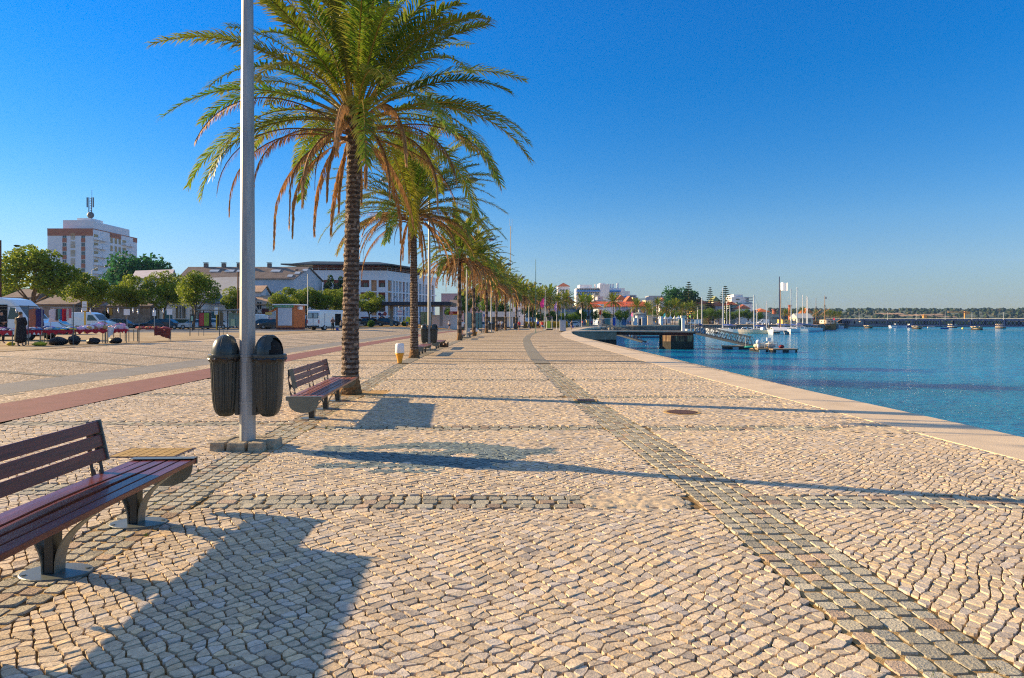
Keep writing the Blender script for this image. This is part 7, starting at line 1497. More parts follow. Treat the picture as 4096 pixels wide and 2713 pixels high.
t = thing('pylon', 'tall plain white pylon sign on the far quay', 'pylon', (PX(2647.5, 246), 246, 0)); mb = MB(); mb.box((0, 0, PZ(1266, 246) / 2), (10.5 / F * 246, .7, PZ(1266, 246))); mb.build('slab', M_WHITE, t, bevel=.08); mb = MB(); mb.box((0, -.37, 1.8), (.5, .03, .3)); mb.build('small_plate', M_GYW, t)
for px_, Y, w_, lab in ((2637, 252, 12, 'white parasol left of the white pylon'), (2662, 250, 14, 'white parasol just right of the white pylon'), (2681, 248, 20, 'white parasol third from the pylon'), (2698, 256, 14, 'white parasol behind the second slim lamp'), (2714, 250, 21, 'widest white parasol over a red stall'), (2488, 236, 14, 'white parasol left of the bandstand'), (2504, 238, 14, 'white parasol beside the person in blue')):
    t = thing('parasol', lab, 'parasol', (PX(px_, Y), Y, 0), 0, 'white parasols on the far quay'); r = w_ / F * Y / 2; mb = MB(); mb.bar((0, 0, 0), (0, 0, 3.4), .05); mb.build('pole', M_GALVP, t); mb = MB(); mb.lathe([(r, 2.4), (r, 2.55), (r * .3, 3.2), (0, 3.75)], 8); mb.build('canopy', M_WHITE, t)
for px_, Y, w_, h_, m_, nm, lab in ((2430, 214, 22, 2.3, M_TGL, 'booth', 'pale teal booth beside the far steps'), (2416, 216, 12, 2.0, mat('lilac_wall'), 'booth', 'small lilac booth left of the teal one'), (2456.5, 206, 8, 2.6, M_BLUS, 'information_column', 'dark blue column on the far quay left of the lone palm'), (2475, 228, 20, 2.4, M_WHW, 'booth', 'white booth right of the lone palm'), (2496, 228, 16, 2.1, mat('blue_wall_booth', (.1, .25, .5)), 'booth', 'blue stall right of the white booth'), (2541, 228, 12, 2.5, M_WHW, 'booth', 'white box booth left of the bandstand door'), (2600, 250, 20, 3.4, M_CRW, 'poster_panel', 'framed cream poster panel right of the bandstand'), (2576, 232, 18, 2.6, M_GYW, 'booth', 'grey counter booth at the right side of the bandstand'), (2720, 252, 8, 1.9, M_DGREEN, 'booth', 'dark green stall under the widest parasol'), (2350, 190, 10, 1.8, M_YEW, 'booth', 'yellow stall beyond the people near the far lamp')):
    x = PX(px_, Y); w2 = w_ / F * Y; t = thing(nm, lab, 'booth' if nm == 'booth' else 'panel', (x, Y, 0)); mb = MB(); mb.box((0, 0, h_ / 2), (w2, 1.2, h_)); mb.build('body', m_, t); mb = MB(); mb.box((0, -.05, h_ + .07), (w2 + .3, 1.5, .12)); mb.build('top', M_WHITE, t)
t = thing('hedge', 'long ochre clipped hedge behind the seated person and shelter', 'hedge', (PX(2095, 150), 150, 0)); rr = random.Random(9); L = PX(2270, 150) - PX(2095, 150); mb = MB()
for k in range(2600): c = rr.uniform(.7, 1.25); mb.cc = (.42 * c, .31 * c, .03 * c); q = Vector((rr.uniform(0, L), rr.uniform(-.1, 1.4), rr.uniform(0.1, 1.35))); mb.add([q, q + Vector((rr.uniform(-.2, .2), rr.uniform(-.1, .1), rr.uniform(.0, .2))), q + Vector((rr.uniform(-.2, .2), rr.uniform(-.1, .1), .1))], [(0, 1, 2)])
mb.box((L / 2, .65, .65), (L, 1.2, 1.25)); mb.build('foliage', M_LEAF, t, fixn=False)
# trees of the town
for (px_, Y, top, crw, lab, k) in ((1880, 170, 1150, 120, 'green tree behind the third palm trunk', 0), (1960, 165, 1175, 95, 'dark green tree behind the fifth palm', 1), (2015, 170, 1205, 90, 'low green tree above the white pavilion', 2), (1800, 165, 1225, 60, 'small green tree above the red banner', 1), (2122, 180, 1205, 75, 'tall dark evergreen right of the white slit windowed building', 0),
                                   (2160, 176, 1248, 60, 'olive tree behind the blue shirted person', 1), (2212, 180, 1245, 70, 'olive tree behind the lilac flag', 2), (2255, 184, 1248, 50, 'olive tree right of the lilac flag', 0), (2292, 186, 1250, 55, 'olive tree behind the woman in black', 1), (2325, 205, 1238, 66, 'green round tree behind the pale grey flag', 2), (2377, 215, 1239, 42, 'bright green tree left of the orange flag', 0), (2425, 220, 1240, 50, 'green tree right of the orange flag', 1), (2478, 224, 1241, 50, 'green tree right of the lone palm', 2), (2503, 226, 1240, 36, 'green tree left of the small pink flag', 0),
                                   (2608, 285, 1226, 60, 'tree behind the palms right of the bandstand', 1), (2655, 290, 1230, 60, 'tree behind the white pylon', 2), (2690, 285, 1235, 50, 'tree behind the turquoise flag', 0), (2722, 280, 1240, 50, 'tree behind the widest parasol', 1), (2795, 292, 1238, 60, 'tree right of the pier hut', 0), (2835, 300, 1233, 76, 'dark tree mass below the second araucaria', 1), (2876, 300, 1240, 56, 'green tree left of the third araucaria trunk', 2), (2920, 302, 1244, 50, 'green tree below the third araucaria', 0), (2955, 300, 1238, 56, 'green tree left of the white stepped tower', 1), (2990, 300, 1238, 60, 'round green tree below the white stepped tower', 2), (3038, 310, 1246, 40, 'dark green tree before the orange roofed house', 0), (2562 + 20, 300, 1232, 50, 'green tree right behind the bandstand lantern', 2)):
    x = PX(px_, Y); h = PZ(top, Y); w_ = crw / F * Y; g0 = gz(x, Y) if x < -10 else 0; make_tree(TG[k], (x, Y, g0), lab, rnd.uniform(0, 6.3), (w_ / 7.8, w_ / 7.8, (h - g0) / 8.2), 'round trees of the town')
make_tree(TB_, (PX(2715, 330), 330, 0), 'tall bright green tree left of the first araucaria', 1, (2.6, 2.2, 2.1)); make_tree(TB_, (PX(2748, 335), 335, 0), 'tall green tree half behind the first araucaria', 4, (1.5, 1.5, 1.85))
for px_, top, Y, k, lab, w_ in ((2755, 1128, 320, 1, 'tallest araucaria, left of the three on the far quay', 1.25), (2841, 1150, 320, 0, 'thin middle araucaria with sparse tiers', .8), (2902, 1145, 330, 0, 'right araucaria, broad and regular, beside the masts', 1.25)):
    x = PX(px_, Y); make_tree(M_AR[k], (x, Y, 0), lab, k, (w_, w_, PZ(top, Y) / 20), 'three tall araucarias', name='araucaria')
# houses right of the first araucaria
house(2560, 2600, 1207, 420, 'low white houses with a long flat roof in the distance', M_WHW, None, depth=10, win=(4, 1, 1.3, 1.3, 11, 3)); house(2598, 2680, 1186, 470, 'pale grey distant block with roof terraces', M_GYW, None, depth=14, win=(6, 2, 1.6, 1.3, 15, -4)); house(2640, 2672, 1205, 380, 'distant white house with pale orange roof', M_WHW, 'hip', 2, 9, win=(3, 1, 1, 1, 9, 3))
house(2582, 2612, 1204, 400, 'small cream corner house in the distance', M_CRW, None, depth=9, win=(2, 1, 1, 1.2, 11, 3))
house(2776, 2835, 1216, 330, 'yellow house with a bright red hipped roof', M_YEW, 'hip', 2.6, 12, win=(4, 2, 1.0, 1.4, 8, -3.2)); house(2836, 2856, 1222, 332, 'low cream house right of the yellow house', M_CRW, 'hip', 1.4, 9, win=(2, 1, 1, 1.3, 7, 3)); house(2853, 2882, 1207, 345, 'olive green roofed tower house', M_CRW, 'hip', 2.8, 9, roofm=mat('olive_roof', (.22, .24, .10), .8), win=(3, 1, 1, 1.2, 10.3, 3)); house(2862, 2896, 1224, 325, 'low house with a dark red roof behind the masts', M_GYW, 'hip', 1.8, 9, win=(3, 1, 1, 1.2, 7, 3)); house(2915, 2950, 1221, 335, 'grey green house with a brown red roof by the right araucaria', mat('grey_green_wall', (.34, .40, .34), .85), 'hip', 1.8, 10, win=(3, 1, 1, 1.3, 7.4, 3)); house(2946, 2966, 1216, 350, 'pale green narrow house left of the stepped tower', mat('pale_green_wall', (.42, .52, .36), .85), None, depth=9, win=(2, 2, .9, 1.2, 9.6, -3)); house(2963, 2998, 1235, 318, 'house with a steep red roof below the stepped tower', M_WHW, 'hip', 1.9, 9, win=(3, 1, .9, 1.1, 6, 3))
Yt = 400; t = thing('apartment_building', 'white stepped apartment tower right of the araucarias', 'apartment building', (PX(2985, Yt), Yt, 0)); cx = PX(2985, Yt)
for (a, b, top, d) in ((2966, 2998, 1217, 2), (2937, 2997, 1187, 5), (2948, 2985, 1177, 6), (2996, 3024, 1206, 7), (2950, 3012, 1217, 1.2), (2985, 3012, 1187, 6.5)): mb = MB(); mb.box2((PX(a, Yt) - cx, d, 0), (PX(b, Yt) - cx, d + 12, PZ(top, Yt))); mb.build('wing', M_HWHT, t)
for (x_, z_) in ((2958, 1197), (2966, 1197), (2959, 1210)): link('window', win_mesh(1.3, 1.0), t, (PX(x_, Yt) - cx, 4.96, PZ(z_, Yt)))
for z_ in (1190, 1200, 1212, 1224): mb = MB(); mb.box2((PX(2992, Yt) - cx, 4.6, PZ(z_ + 2.6, Yt)), (PX(3022, Yt) - cx, 6.45, PZ(z_ - 1.2, Yt))); mb.build('balcony', M_GYW, t)
house(3032, 3078, 1249, 330, 'cream house with a bright orange roof left of the brick chimney', M_CRW, 'hip', 1.7, 10, roofm=mat('bright_orange_roof', (.62, .16, .04), .8), win=(4, 1, 1.0, 1.5, 3.3, 3))
def chimney(px_, top, Y, r, lab): x = PX(px_, Y); h = PZ(top, Y); t = thing('brick_chimney', lab, 'chimney', (x, Y, 0)); mb = MB(); mb.lathe([(r * 1.15, 0), (r, h * .9)], 14); mb.build('shaft', mat('red_brick', (.38, .11, .06), .85, var=.3, vscale=3), t); mb = MB(); mb.lathe([(r * 1.0, h * .9), (r * 1.35, h * .93), (r * 1.35, h), (r * .7, h)], 14); mb.build('crown_ring', mat('dark_brick', (.22, .07, .05), .85), t)
chimney(3097, 1236, 350, 1.05, 'stout red brick chimney behind the marina'); chimney(3160, 1220, 420, .95, 'slim red brick chimney behind the small palms')
house(3078, 3125, 1262, 345, 'low cream and grey sheds behind the brick chimney', M_CRW, None, depth=9, win=(5, 1, 1.2, 1.2, 3, 3)); house(3130, 3158, 1283, 300, 'small bright yellow shed on the marina quay', M_YEW, None, depth=6, win=(1, 1, 1.2, 1.0, 1.4, 3)); house(3192, 3252, 1274, 310, 'pale stone shed with arched openings behind the yachts', M_CRW, 'gable', 2.2, 9, rt='x', roofm=mat('pale_sheet_roof', (.5, .5, .48), .6), win=(3, 1, 1.4, 1.8, 1.6, 3)); house(3225, 3250, 1253, 350, 'orange roofed house behind the arched shed', M_CRW, 'hip', 2.5, 9, roofm=MATS['bright_orange_roof'], win=(2, 1, 1, 1.2, 3.6, 3)); house(3305, 3352, 1283, 372, 'pale low shed right of the wooden ship', M_CRW, None, depth=8, win=(3, 1, 1.2, 1.2, 1.2, 3)); 
t = thing('container', 'orange red ribbed container under the bridge end', 'container', (PX(3376, 400), 400, 0)); L = PX(3410, 400) - PX(3376, 400); h = PZ(1279, 400); mb = MB(); mb.box2((0, 0, -.1), (L, 3, h)); mb.build('body', mat('orange_red_paint', (.60, .10, .04), .6), t)
for k in range(9): mb = MB(); mb.box((L * (k + .5) / 9, -.03, h / 2), (.12, .06, h * .95)); mb.build('rib', mat('dark_red_paint', (.38, .05, .03), .6), t)
x = PX(2042, 500); t = thing('antenna_mast', 'thin distant antenna mast above the palm crowns', 'antenna mast', (x, 500, 0)); mb = MB()
zt_ = PZ(905, 500); mb.tube([(0, 0, 0), (0, 0, zt_)], [.5, .3], 4); mb.build('lattice', M_MASTG, t); mb = MB(); mb.bar((-.5, 0, zt_), (-.5, 0, PZ(875, 500)), .12, 4); mb.bar((1.2, 0, PZ(930, 500)), (1.2, 0, PZ(875, 500)), .1, 4); mb.bar((0, 0, PZ(932, 500)), (1.2, 0, PZ(932, 500)), .1, 4); mb.build('aerials', M_MASTG, t)
# mass of small low roofs and cars is stuff-free: a few more parked vehicles on the marina quay
for px_, Y, k, c, lab in ((2760 + 18, 262, 'van', WHT, 'white van right of the pier hut on the quay'), (3005, 275, 'hatch', SIL, 'silver car on the marina quay behind the white hull'), (3068, 285, 'hatch', (.1, .12, .15), 'dark car on the marina quay below the brick chimney'), (3052, 282, 'van', WHT, 'white van on the marina quay left of the brick chimney')):
    vehicle(k, 'van' if k == 'van' else 'parked_car', lab, 'van' if k == 'van' else 'car', (PX(px_, Y), Y, .02), 0, c)
# ================================================================= mole, footbridge, gangway, pontoons
Ymo = 104; M_CONW = mat('stained_concrete', (.30, .25, .17), .9, var=.35, vscale=.9, bump=.02, bscale=5, det=9); M_TIDE = mat('dark_tidal_concrete', (.035, .03, .022), .85, var=.5, vscale=1.6, bump=.04, bscale=6, det=9); M_RUST = mat('dark_rusty_steel', (.09, .035, .025), .75, .3, var=.4, vscale=2, det=9); M_DECKC = mat('pale_deck_concrete', (.50, .42, .31), .85, var=.1, vscale=1)
xa, xb = 8.9, PX(2463, 104); t = thing('mole', 'short stone mole curving out from the quay with a dark tidal band', 'mole', (0, 0, 0)); arcp = [(8.6, 94.5), (9.0, 98), (9.9, 100.6), (11.5, 102.2), (13.4, 103), (xb, 103.2), (xb, 108), (10.6, 108)]
mb = MB(); mb.prism(arcp, -1.35, -.16); mb.build('upper_wall', M_CONW, t); mb = MB(); mb.prism([(x, y + .04) for x, y in arcp], -5, -1.352); mb.build('tidal_wall', M_TIDE, t); mb = MB(); mb.prism([(x + (.1 if i > 4 else 0), y - (.12 if i < 6 else 0)) for i, (x, y) in enumerate(arcp)], -.158, .04); mb.build('deck', M_DECKC, t)
for px_ in (2436, 2450): mb = MB(); mb.lathe([(.16, .04), (.2, .5), (0, .52)], 10, (PX(px_, 105), 105, 0)); mb.build('bollard', M_DECKC, t)
Yf = 100; t = thing('footbridge', 'flat footbridge of rusty girders with a pale deck', 'footbridge', (0, 0, 0)); x0_, x1_ = xb + .12, PX(2777, Yf); ya = 103.4
mb = MB(); mb.prism([(x0_, 103.6), (x1_, Yf), (x1_, Yf + 3.4), (x0_, 107.2)], -.16, .04); mb.build('deck', M_DECKC, t)
mb = MB(); mb.prism([(x0_, 103.8), (x1_ - .1, Yf + .2), (x1_ - .1, Yf + .5), (x0_, 104.1)], -.62, -.162); mb.prism([(x0_, 106.4), (x1_ - .1, Yf + 2.8), (x1_ - .1, Yf + 3.1), (x0_, 106.8)], -.62, -.162); mb.build('girder', M_RUST, t)
t = thing('bridge_pier', 'square concrete pier with rust streaks under the footbridge end', 'bridge pier', (0, 0, 0)); a, b = PX(2657, Yf) + .1, PX(2774, Yf); poly = [(a, Yf + .9), (a + .9, Yf - .1), (b, Yf - .1), (b, Yf + 3.6), (a, Yf + 3.9)]
def rustmat():
    m = mat('rust_streaked_concrete', (.30, .20, .10), .9, var=.3, vscale=1.2, det=8); nt = m.node_tree; N = nt.nodes; L = nt.links; b_ = N['Principled BSDF']; old = b_.inputs['Base Color'].links[0].from_socket
    g = N.new('ShaderNodeNewGeometry'); mp = N.new('ShaderNodeMapping'); mp.inputs['Scale'].default_value = (2.2, 2.2, .18); L.new(g.outputs['Position'], mp.inputs[0]); n = N.new('ShaderNodeTexNoise'); n.inputs['Scale'].default_value = 1; n.inputs['Detail'].default_value = 5; L.new(mp.outputs[0], n.inputs['Vector']); r = N.new('ShaderNodeValToRGB'); r.color_ramp.elements[0].position = .44; r.color_ramp.elements[1].position = .56; L.new(n.outputs['Fac'], r.inputs[0]); mx = N.new('ShaderNodeMix'); mx.data_type = 'RGBA'; L.new(r.outputs[0], mx.inputs[0]); L.new(old, mx.inputs[6]); mx.inputs[7].default_value = (.075, .03, .02, 1); L.new(mx.outputs[2], b_.inputs['Base Color']); return m
mb = MB(); mb.prism(poly, -1.55, -.63); mb.build('upper_block', rustmat(), t); mb = MB(); mb.prism([(x, y + .02) for x, y in poly], -5, -1.552); mb.build('tidal_block', M_TIDE, t)
# pier head hut and rails
def rails(t, pts, h=1.1, m=None, n_=None, nm='railing'):
    mb = MB(); m = m or M_GALVP
    for a, b in zip(pts, pts[1:]):
        a, b = Vector(a), Vector(b); k = max(1, round((b - a).length / 1.3))
        for z in (h, h * .55): mb.bar(a + Vector((0, 0, z)), b + Vector((0, 0, z)), .028, 4)
        for i in range(k + 1): q = a.lerp(b, i / k); mb.bar(q, q + Vector((0, 0, h)), .028, 4)
    return mb.build(nm, m, t)
x = PX(2735, Yf + 1.5); t = thing('gate_frame', 'white pillar and open metal gate frame at the footbridge end', 'gate', (x, Yf + 1.5, .04)); hg = PZ(1268, Yf) - .04
mb = MB(); mb.box((-.1, 0, hg / 2), (.42, .4, hg)); mb.build('white_pillar', M_WHITE, t); mb = MB(); mb.box((-.1, 0, hg + .04), (.75, .6, .34)); mb.build('cap_box', M_CRW, t)
mb = MB()
for a in (.6, 1.1, 1.7, 2.35): mb.bar((a, 0, 0), (a, 0, PZ(1278.5, Yf)), .035, 4)
mb.bar((0, 0, PZ(1279, Yf)), (2.4, 0, PZ(1279, Yf)), .035, 4); mb.bar((.6, 1.6, 0), (.6, 1.6, PZ(1279, Yf)), .035, 4); mb.bar((2.35, 1.6, 0), (2.35, 1.6, PZ(1279, Yf)), .035, 4); mb.bar((.6, 1.6, PZ(1279, Yf)), (2.35, 1.6, PZ(1279, Yf)), .035, 4); mb.build('metal_frame', M_GALVP, t); rails(t, [(.6, 0, 0), (2.35, 0, 0), (2.35, 1.6, 0)])
g0_ = Vector((PX(2778, Yf), Yf + 1, -.05)); g1_ = Vector((PX(3045, 94), 94, WZ + .55))
def gangway(a, b, wd, lab, hh=1.15, m=None):
    m = m or mat('dull_gangway_metal', (.03, .045, .062), .7, .0)
    t = thing('gangway', lab, 'gangway', (0, 0, 0)); d = (b - a); u = Vector((-d.y, d.x, 0)).normalized() * wd / 2; m = m or M_GALV
    mb = MB(); mb.beam(a, b, wd, .12); mb.build('walkway', m, t)
    for s in (-1, 1):
        mb = MB(); A_, B_ = a + u * s, b + u * s; n = 11; mb.beam(A_ + Vector((0, 0, -.12)), B_ + Vector((0, 0, -.12)), .1, .26); e0 = A_ + Vector((0, 0, hh)); A2 = A_.lerp(B_, .04) + Vector((0, 0, hh)); B2 = A_.lerp(B_, .86) + Vector((0, 0, hh))
        mb.bar(A_, A2, .035, 5); mb.bar(A2, B2, .06, 5); mb.bar(A2 - Vector((0, 0, hh * .5)), B2 - Vector((0, 0, hh * .5)), .02, 4); mb.bar(B2, A_.lerp(B_, .9), .035, 5)
        for i in range(n): p0 = A_.lerp(B_, .86 * i / n); p1 = A2.lerp(B2, (i + .5) / n); p2 = A_.lerp(B_, .86 * (i + 1) / n); mb.bar(p0, p1, .045, 4); mb.bar(p1, p2, .045, 4)
        mb.build('side_truss', m, t)
    return t
gangway(g0_, g1_, 1.3, 'long sloping metal gangway from the pier head down to the pontoons'); gangway(Vector((PX(2412, 130), 130, -.1)), Vector((PX(2578, 122), 122, WZ + .5)), 1.2, 'farther sloping metal gangway seen beyond the mole', 1.2)
t = thing('steps_gate', 'square metal gate frame at the head of the far gangway', 'gate', (PX(2376, 133), 133, 0)); w_ = PX(2405, 133) - PX(2376, 133); mb = MB(); mb.box2((0, 0, 0), (.08, .08, PZ(1278, 133))); mb.box2((w_, 0, 0), (w_ + .08, .08, PZ(1278, 133))); mb.box2((0, 0, PZ(1278, 133) - .08), (w_, .08, PZ(1278, 133))); mb.build('frame', M_GALVP, t); rails(t, [(0, 0, 0), (w_, 0, 0), (w_, 5, 0)])
# mooring cable
mb = MB(); a, b = Vector((PX(2780, 99), 99, -.6)), Vector((PX(2905, 95), 95, WZ)); mb.tube([a.lerp(b, k / 10) - Vector((0, 0, 1.1 * math.sin(math.pi * k / 10) * (1 - k / 14))) for k in range(11)], .03, 4); tag(mb.build('mooring_cable', M_TRIM), 'slack dark cable hanging from the pier head to the water', 'cable')
M_FLO = mat('pale_blue_float', (.35, .52, .55), .5, var=.15); M_TIMB = mat('weathered_deck_timber', (.28, .20, .12), .9, var=.3, vscale=3)
def pontoon(pxa, pxb, yb, lab, depth=2.6, rz=0):
    Y = F * (CH - WZ) / (yb - HZ); x0_, x1_ = PX(pxa, Y), PX(pxb, Y); t = thing('pontoon', lab, 'pontoon', (x0_, Y, WZ), rz, None); L = x1_ - x0_; mb = MB(); mb.box2((0, 0, .34), (L, depth, .52)); mb.build('deck', M_TIMB, t); mb = MB(); mb.box2((.1, .1, -.2), (L - .1, depth - .1, .338)); mb.build('hull_frame', M_TRIM, t)
    n = max(2, int(L / 2.6))
    for k in range(n): mb = MB(); xx = L * (k + .5) / n; mb.box2((xx - .45, -.02, -.15), (xx + .45, .6, .33)); mb.build('float', M_FLO, t)
    return t, Y, L
pontoon(2910, 3040, 1398, 'left dark pontoon under the gangway foot', 3, .0); t, Yp_, Lp = pontoon(3032, 3102, 1409, 'right pontoon with pale blue floats, covered in gear', 4.5, -.06); pontoon(3092, 3196, 1411, 'long pointed pontoon end at the right', 1.6, .05)
rr = random.Random(3); gx = PX(3040, Yp_)
def gear(name, lab, cat, mb, m, px_, z=.53, dy=1.0): o = mb.build(name, m, loc=(PX(px_, Yp_), Yp_ + dy, WZ + z)); return tag(o, lab, cat)
mb = MB(); mb.sm = True; mb.tube([(0, 0, 0), (0, 0, .5)], .16, 10); mb.blob((0, 0, .85), (.34, .3, .34), 12, 8); gear('outboard_motor', 'white rounded outboard motor standing on the pontoon', 'outboard motor', mb, M_WHITE, 3046, dy=1.2)
mb = MB(); mb.sm = True; mb.blob((0, 0, .3), (.95, .5, .36), 12, 7, .12, rr); gear('tarpaulin_heap', 'cream tarpaulin heap beside the outboard motor', 'tarpaulin', mb, M_CRW, 3058, dy=1.6); mb = MB(); mb.sm = True; mb.blob((0, 0, .3), (.85, .5, .42), 12, 7, .1, rr); gear('tarpaulin_heap', 'second cream heap right of the white box', 'tarpaulin', mb, M_CRW, 3104, dy=2.2)
mb = MB(); mb.box((0, 0, 1.25), (.55, .4, .42)); mb.bar((0, 0, 0), (0, 0, 1.1), .05); gear('white_box', 'small white box on a stand above the pontoon', 'box', mb, M_WHITE, 3090, dy=1.4); t = thing('pontoon_rail', 'grey metal rail frames standing on the right pontoon', 'railing', (PX(3066, Yp_), Yp_ + .6, WZ + .52)); rails(t, [(0, 0, 0), (1.6, 0, 0), (1.6, 1.4, 0)], 1.0); rails(t, [(0.3, 1.2, 0), (2.3, 1.2, 0)], .8)
mb = MB(); mb.sm = True; mb.blob((0, 0, .22), (.4, .3, .26), 10, 6, .15, rr); gear('net_heap', 'dark red net heap on the right pontoon', 'fishing net', mb, mat('dark_red_net', (.28, .03, .03), .9, var=.4, vscale=9), 3137, dy=1.0); mb = MB(); mb.sm = True; mb.blob((0, 0, .12), (.9, .4, .16), 10, 6, .15, rr); gear('net_heap', 'flat turquoise net spread on the left pontoon', 'fishing net', mb, mat('turquoise_net', (.02, .35, .28), .9, var=.3, vscale=9), 3022, dy=2.0); mb = MB(); mb.bar((0, 0, 0), (0, 0, 1.6), .03); gear('short_pole', 'short thin pole on the left pontoon', 'pole', mb, M_GALVP, 3004, dy=2.2)
Yx = F * (CH - WZ) / (1353 - HZ); t = thing('pontoon', 'long thin dark floating beam seen under the footbridge', 'pontoon', (PX(2525, Yx), Yx, WZ)); mb = MB(); mb.box2((0, 0, 0), (PX(2662, Yx) - PX(2525, Yx), 1.6, .5)); mb.build('deck', M_BLUEC, t); mb = MB(); mb.sm = True; mb.blob((0, 0, .6), (.5, .4, .5), 10, 7); mb.build('white_fender', M_WHITE, t)
def buoy(px_, yb, col, lab, r=.3, nm='buoy'): Y = F * (CH - WZ) / (yb - HZ); mb = MB(); mb.sm = True; mb.blob((0, 0, .1), (r, r, r * .9), 12, 8); mb.tube([(0, 0, r * .8), (0, 0, r * 1.3)], .05, 6); tag(mb.build(nm, cmat(col, 'paint'), loc=(PX(px_, Y), Y, WZ)), lab, 'buoy')
buoy(2651, 1384, (.6, .02, .02), 'red buoy left of the square bridge pier', .33); buoy(3923, 1318, (.75, .1, .08), 'small red buoy near the third bridge pier', .8); buoy(3851, 1315, (.7, .7, .1), 'tiny yellow buoy between the bridge piers', .6)
# ================================================================= boats
M_HULLW = mat('white_gelcoat', (.70, .72, .74), .3, var=.05, coat=.4); M_HULLB = mat('navy_gelcoat', (.02, .05, .2), .3, coat=.4); M_MASTW = mat('white_mast', (.62, .64, .66), .4, .3); M_SAILB = mat('blue_sail_cover', (.02, .07, .32), .8, var=.2); M_MASTB = mat('brown_wood_mast', (.30, .15, .06), .6)
def hull(mb, L, W, H, z0=-.3, fine=1.0):
    n = 12; vs = []; m_ = 6
    for i in range(n + 1):
        u = i / n; w_ = W / 2 * (1 - (max(0, u - .35) / .65) ** 2.2) * (.82 + .18 * min(1, u * 4)); sh = H * (1 + .22 * u ** 2); x = -L / 2 + L * u
        for k in range(m_ + 1): a = k / m_ * 2 - 1; s = abs(a) ** .55 * (1 if a >= 0 else -1); zz = z0 + (sh - z0) * abs(a) ** 1.7; vs.append((x + (.08 * L * u ** 3) * abs(a), w_ * s, zz))
    fs = [(i * (m_ + 1) + k, (i + 1) * (m_ + 1) + k, (i + 1) * (m_ + 1) + k + 1, i * (m_ + 1) + k + 1) for i in range(n) for k in range(m_)] + [tuple(range(m_ + 1)), tuple(n * (m_ + 1) + k for k in range(m_ + 1))[::-1]]
    fs += [(i * (m_ + 1), i * (m_ + 1) + m_, (i + 1) * (m_ + 1) + m_, (i + 1) * (m_ + 1))[::-1] for i in range(n)]; mb.add(vs, fs)
def boat(px_, yb, L, lab, rz, col=None, mast=None, kind='sail', mcol=None, cover=True, cab=True, group='boats moored in the marina', rake=0):
    Y = F * (CH - WZ) / (yb - HZ); t = thing('sailing_boat' if kind == 'sail' else 'motor_boat', lab, 'sailing boat' if kind == 'sail' else 'motor boat', (PX(px_, Y), Y, WZ), rz, group); W = L * .29; H = L * .1 + .3; mb = MB(); hull(mb, L, W, H); mb.build('hull', col or M_HULLW, t)
    mb = MB(); hull(mb, L * 1.001, W * 1.012, H * .45); 
    if cab:
        mb = MB(); 
        if kind == 'sail': mb.extr([(-.16 * L, H * .96), (.22 * L, H * 1.05), (.16 * L, H + .34), (-.12 * L, H + .48)], 1, -W * .27, W * .27)
        else: mb.extr([(-.2 * L, H * .9), (.2 * L, H), (.06 * L, H + 1.0), (-.16 * L, H + 1.2)], 1, -W * .33, W * .33)
        c = mb.build('cabin', M_HULLW, t, bevel=.05); mb = MB()
        for s in (-1, 1): mb.box((0, s * W * (.272 if kind == 'sail' else .332), H + (.2 if kind == 'sail' else .55)), (.22 * L, .02, .14 if kind == 'sail' else .38))
        mb.build('cabin_window', M_CARGL, c)
    if mast:
        hm = PZ(mast, Y) - WZ; x = .06 * L; mb = MB(); mb.tube([(x, 0, H * .8), (x + rake, 0, hm)], [.19, .13], 6); mm = mb.build('mast', mcol or M_MASTW, t); mb = MB(); r0 = Vector((x + rake, 0, hm))
        for q in ((L * .48, 0, H), (-L * .48, 0, H), (x, W * .45, H), (x, -W * .45, H)): mb.bar(r0, q, .018, 3)
        for f in (.45, .7): mb.bar((x + rake * f, -.9, hm * f), (x + rake * f, .9, hm * f), .03, 4)
        mb.build('rigging', M_MASTG, t); mb = MB(); mb.bar((x, 0, H + 1.2), (x - L * .38, 0, H + 1.15), .07); b_ = mb.build('boom', M_MASTW, t)
        if cover: mb = MB(); mb.sm = True; mb.tube([(x, 0, H + 1.6), (x - L * .18, 0, H + 1.4), (x - L * .36, 0, H + 1.3)], [.22, .2, .12], 7); mb.build('sail_cover', M_SAILB, b_)
    mb = MB()
    for k in range(7):
        u = -.4 + .8 * k / 6
        for s in (-1, 1): mb.bar((u * L, s * W * .42 * (1 - max(0, u * 2) ** 2 * .7), H), (u * L, s * W * .42 * (1 - max(0, u * 2) ** 2 * .7), H + .55), .02, 3)
    mb.build('guard_rail', M_GALVP, t); return t
boat(2801, 1331, 11, 'white sailing yacht right of the pier gate, plain hull', .2, mast=1189, mcol=M_MASTW); boat(2900, 1334.5, 12, 'white bowed sailing boat with blue sail cover below the araucaria', math.pi * .82, mast=1150, mcol=M_MASTW)
boat(2913, 1327, 10, 'sailing boat half hidden behind the white bow, slim mast', 2.6, mast=1208); boat(2888, 1325, 9, 'sailing boat with a shorter mast left of the araucaria trunk', .4, mast=1219, cab=True)
boat(2925, 1325, 9, 'small sailing boat right of the blue covered one', 2.9, mast=1222); boat(2785, 1325, 9, 'sailing boat behind the gate frame with a bare mast', 0.1, mast=1230, cover=False)
boat(2962, 1326, 8, 'small sailing boat with a short mast left of the motor boats', 3.3, mast=1222); boat(2975, 1331, 6.5, 'small motor boat with a white cabin, left of the grey tender', 3.0, kind='motor'); boat(2998, 1331, 6, 'white motor boat with a tall windscreen', 2.8, kind='motor'); boat(2940, 1331, 4.6, 'orange red inflatable boat among the yachts', 0, col=mat('orange_inflatable', (.7, .10, .03), .5), kind='motor', cab=False)
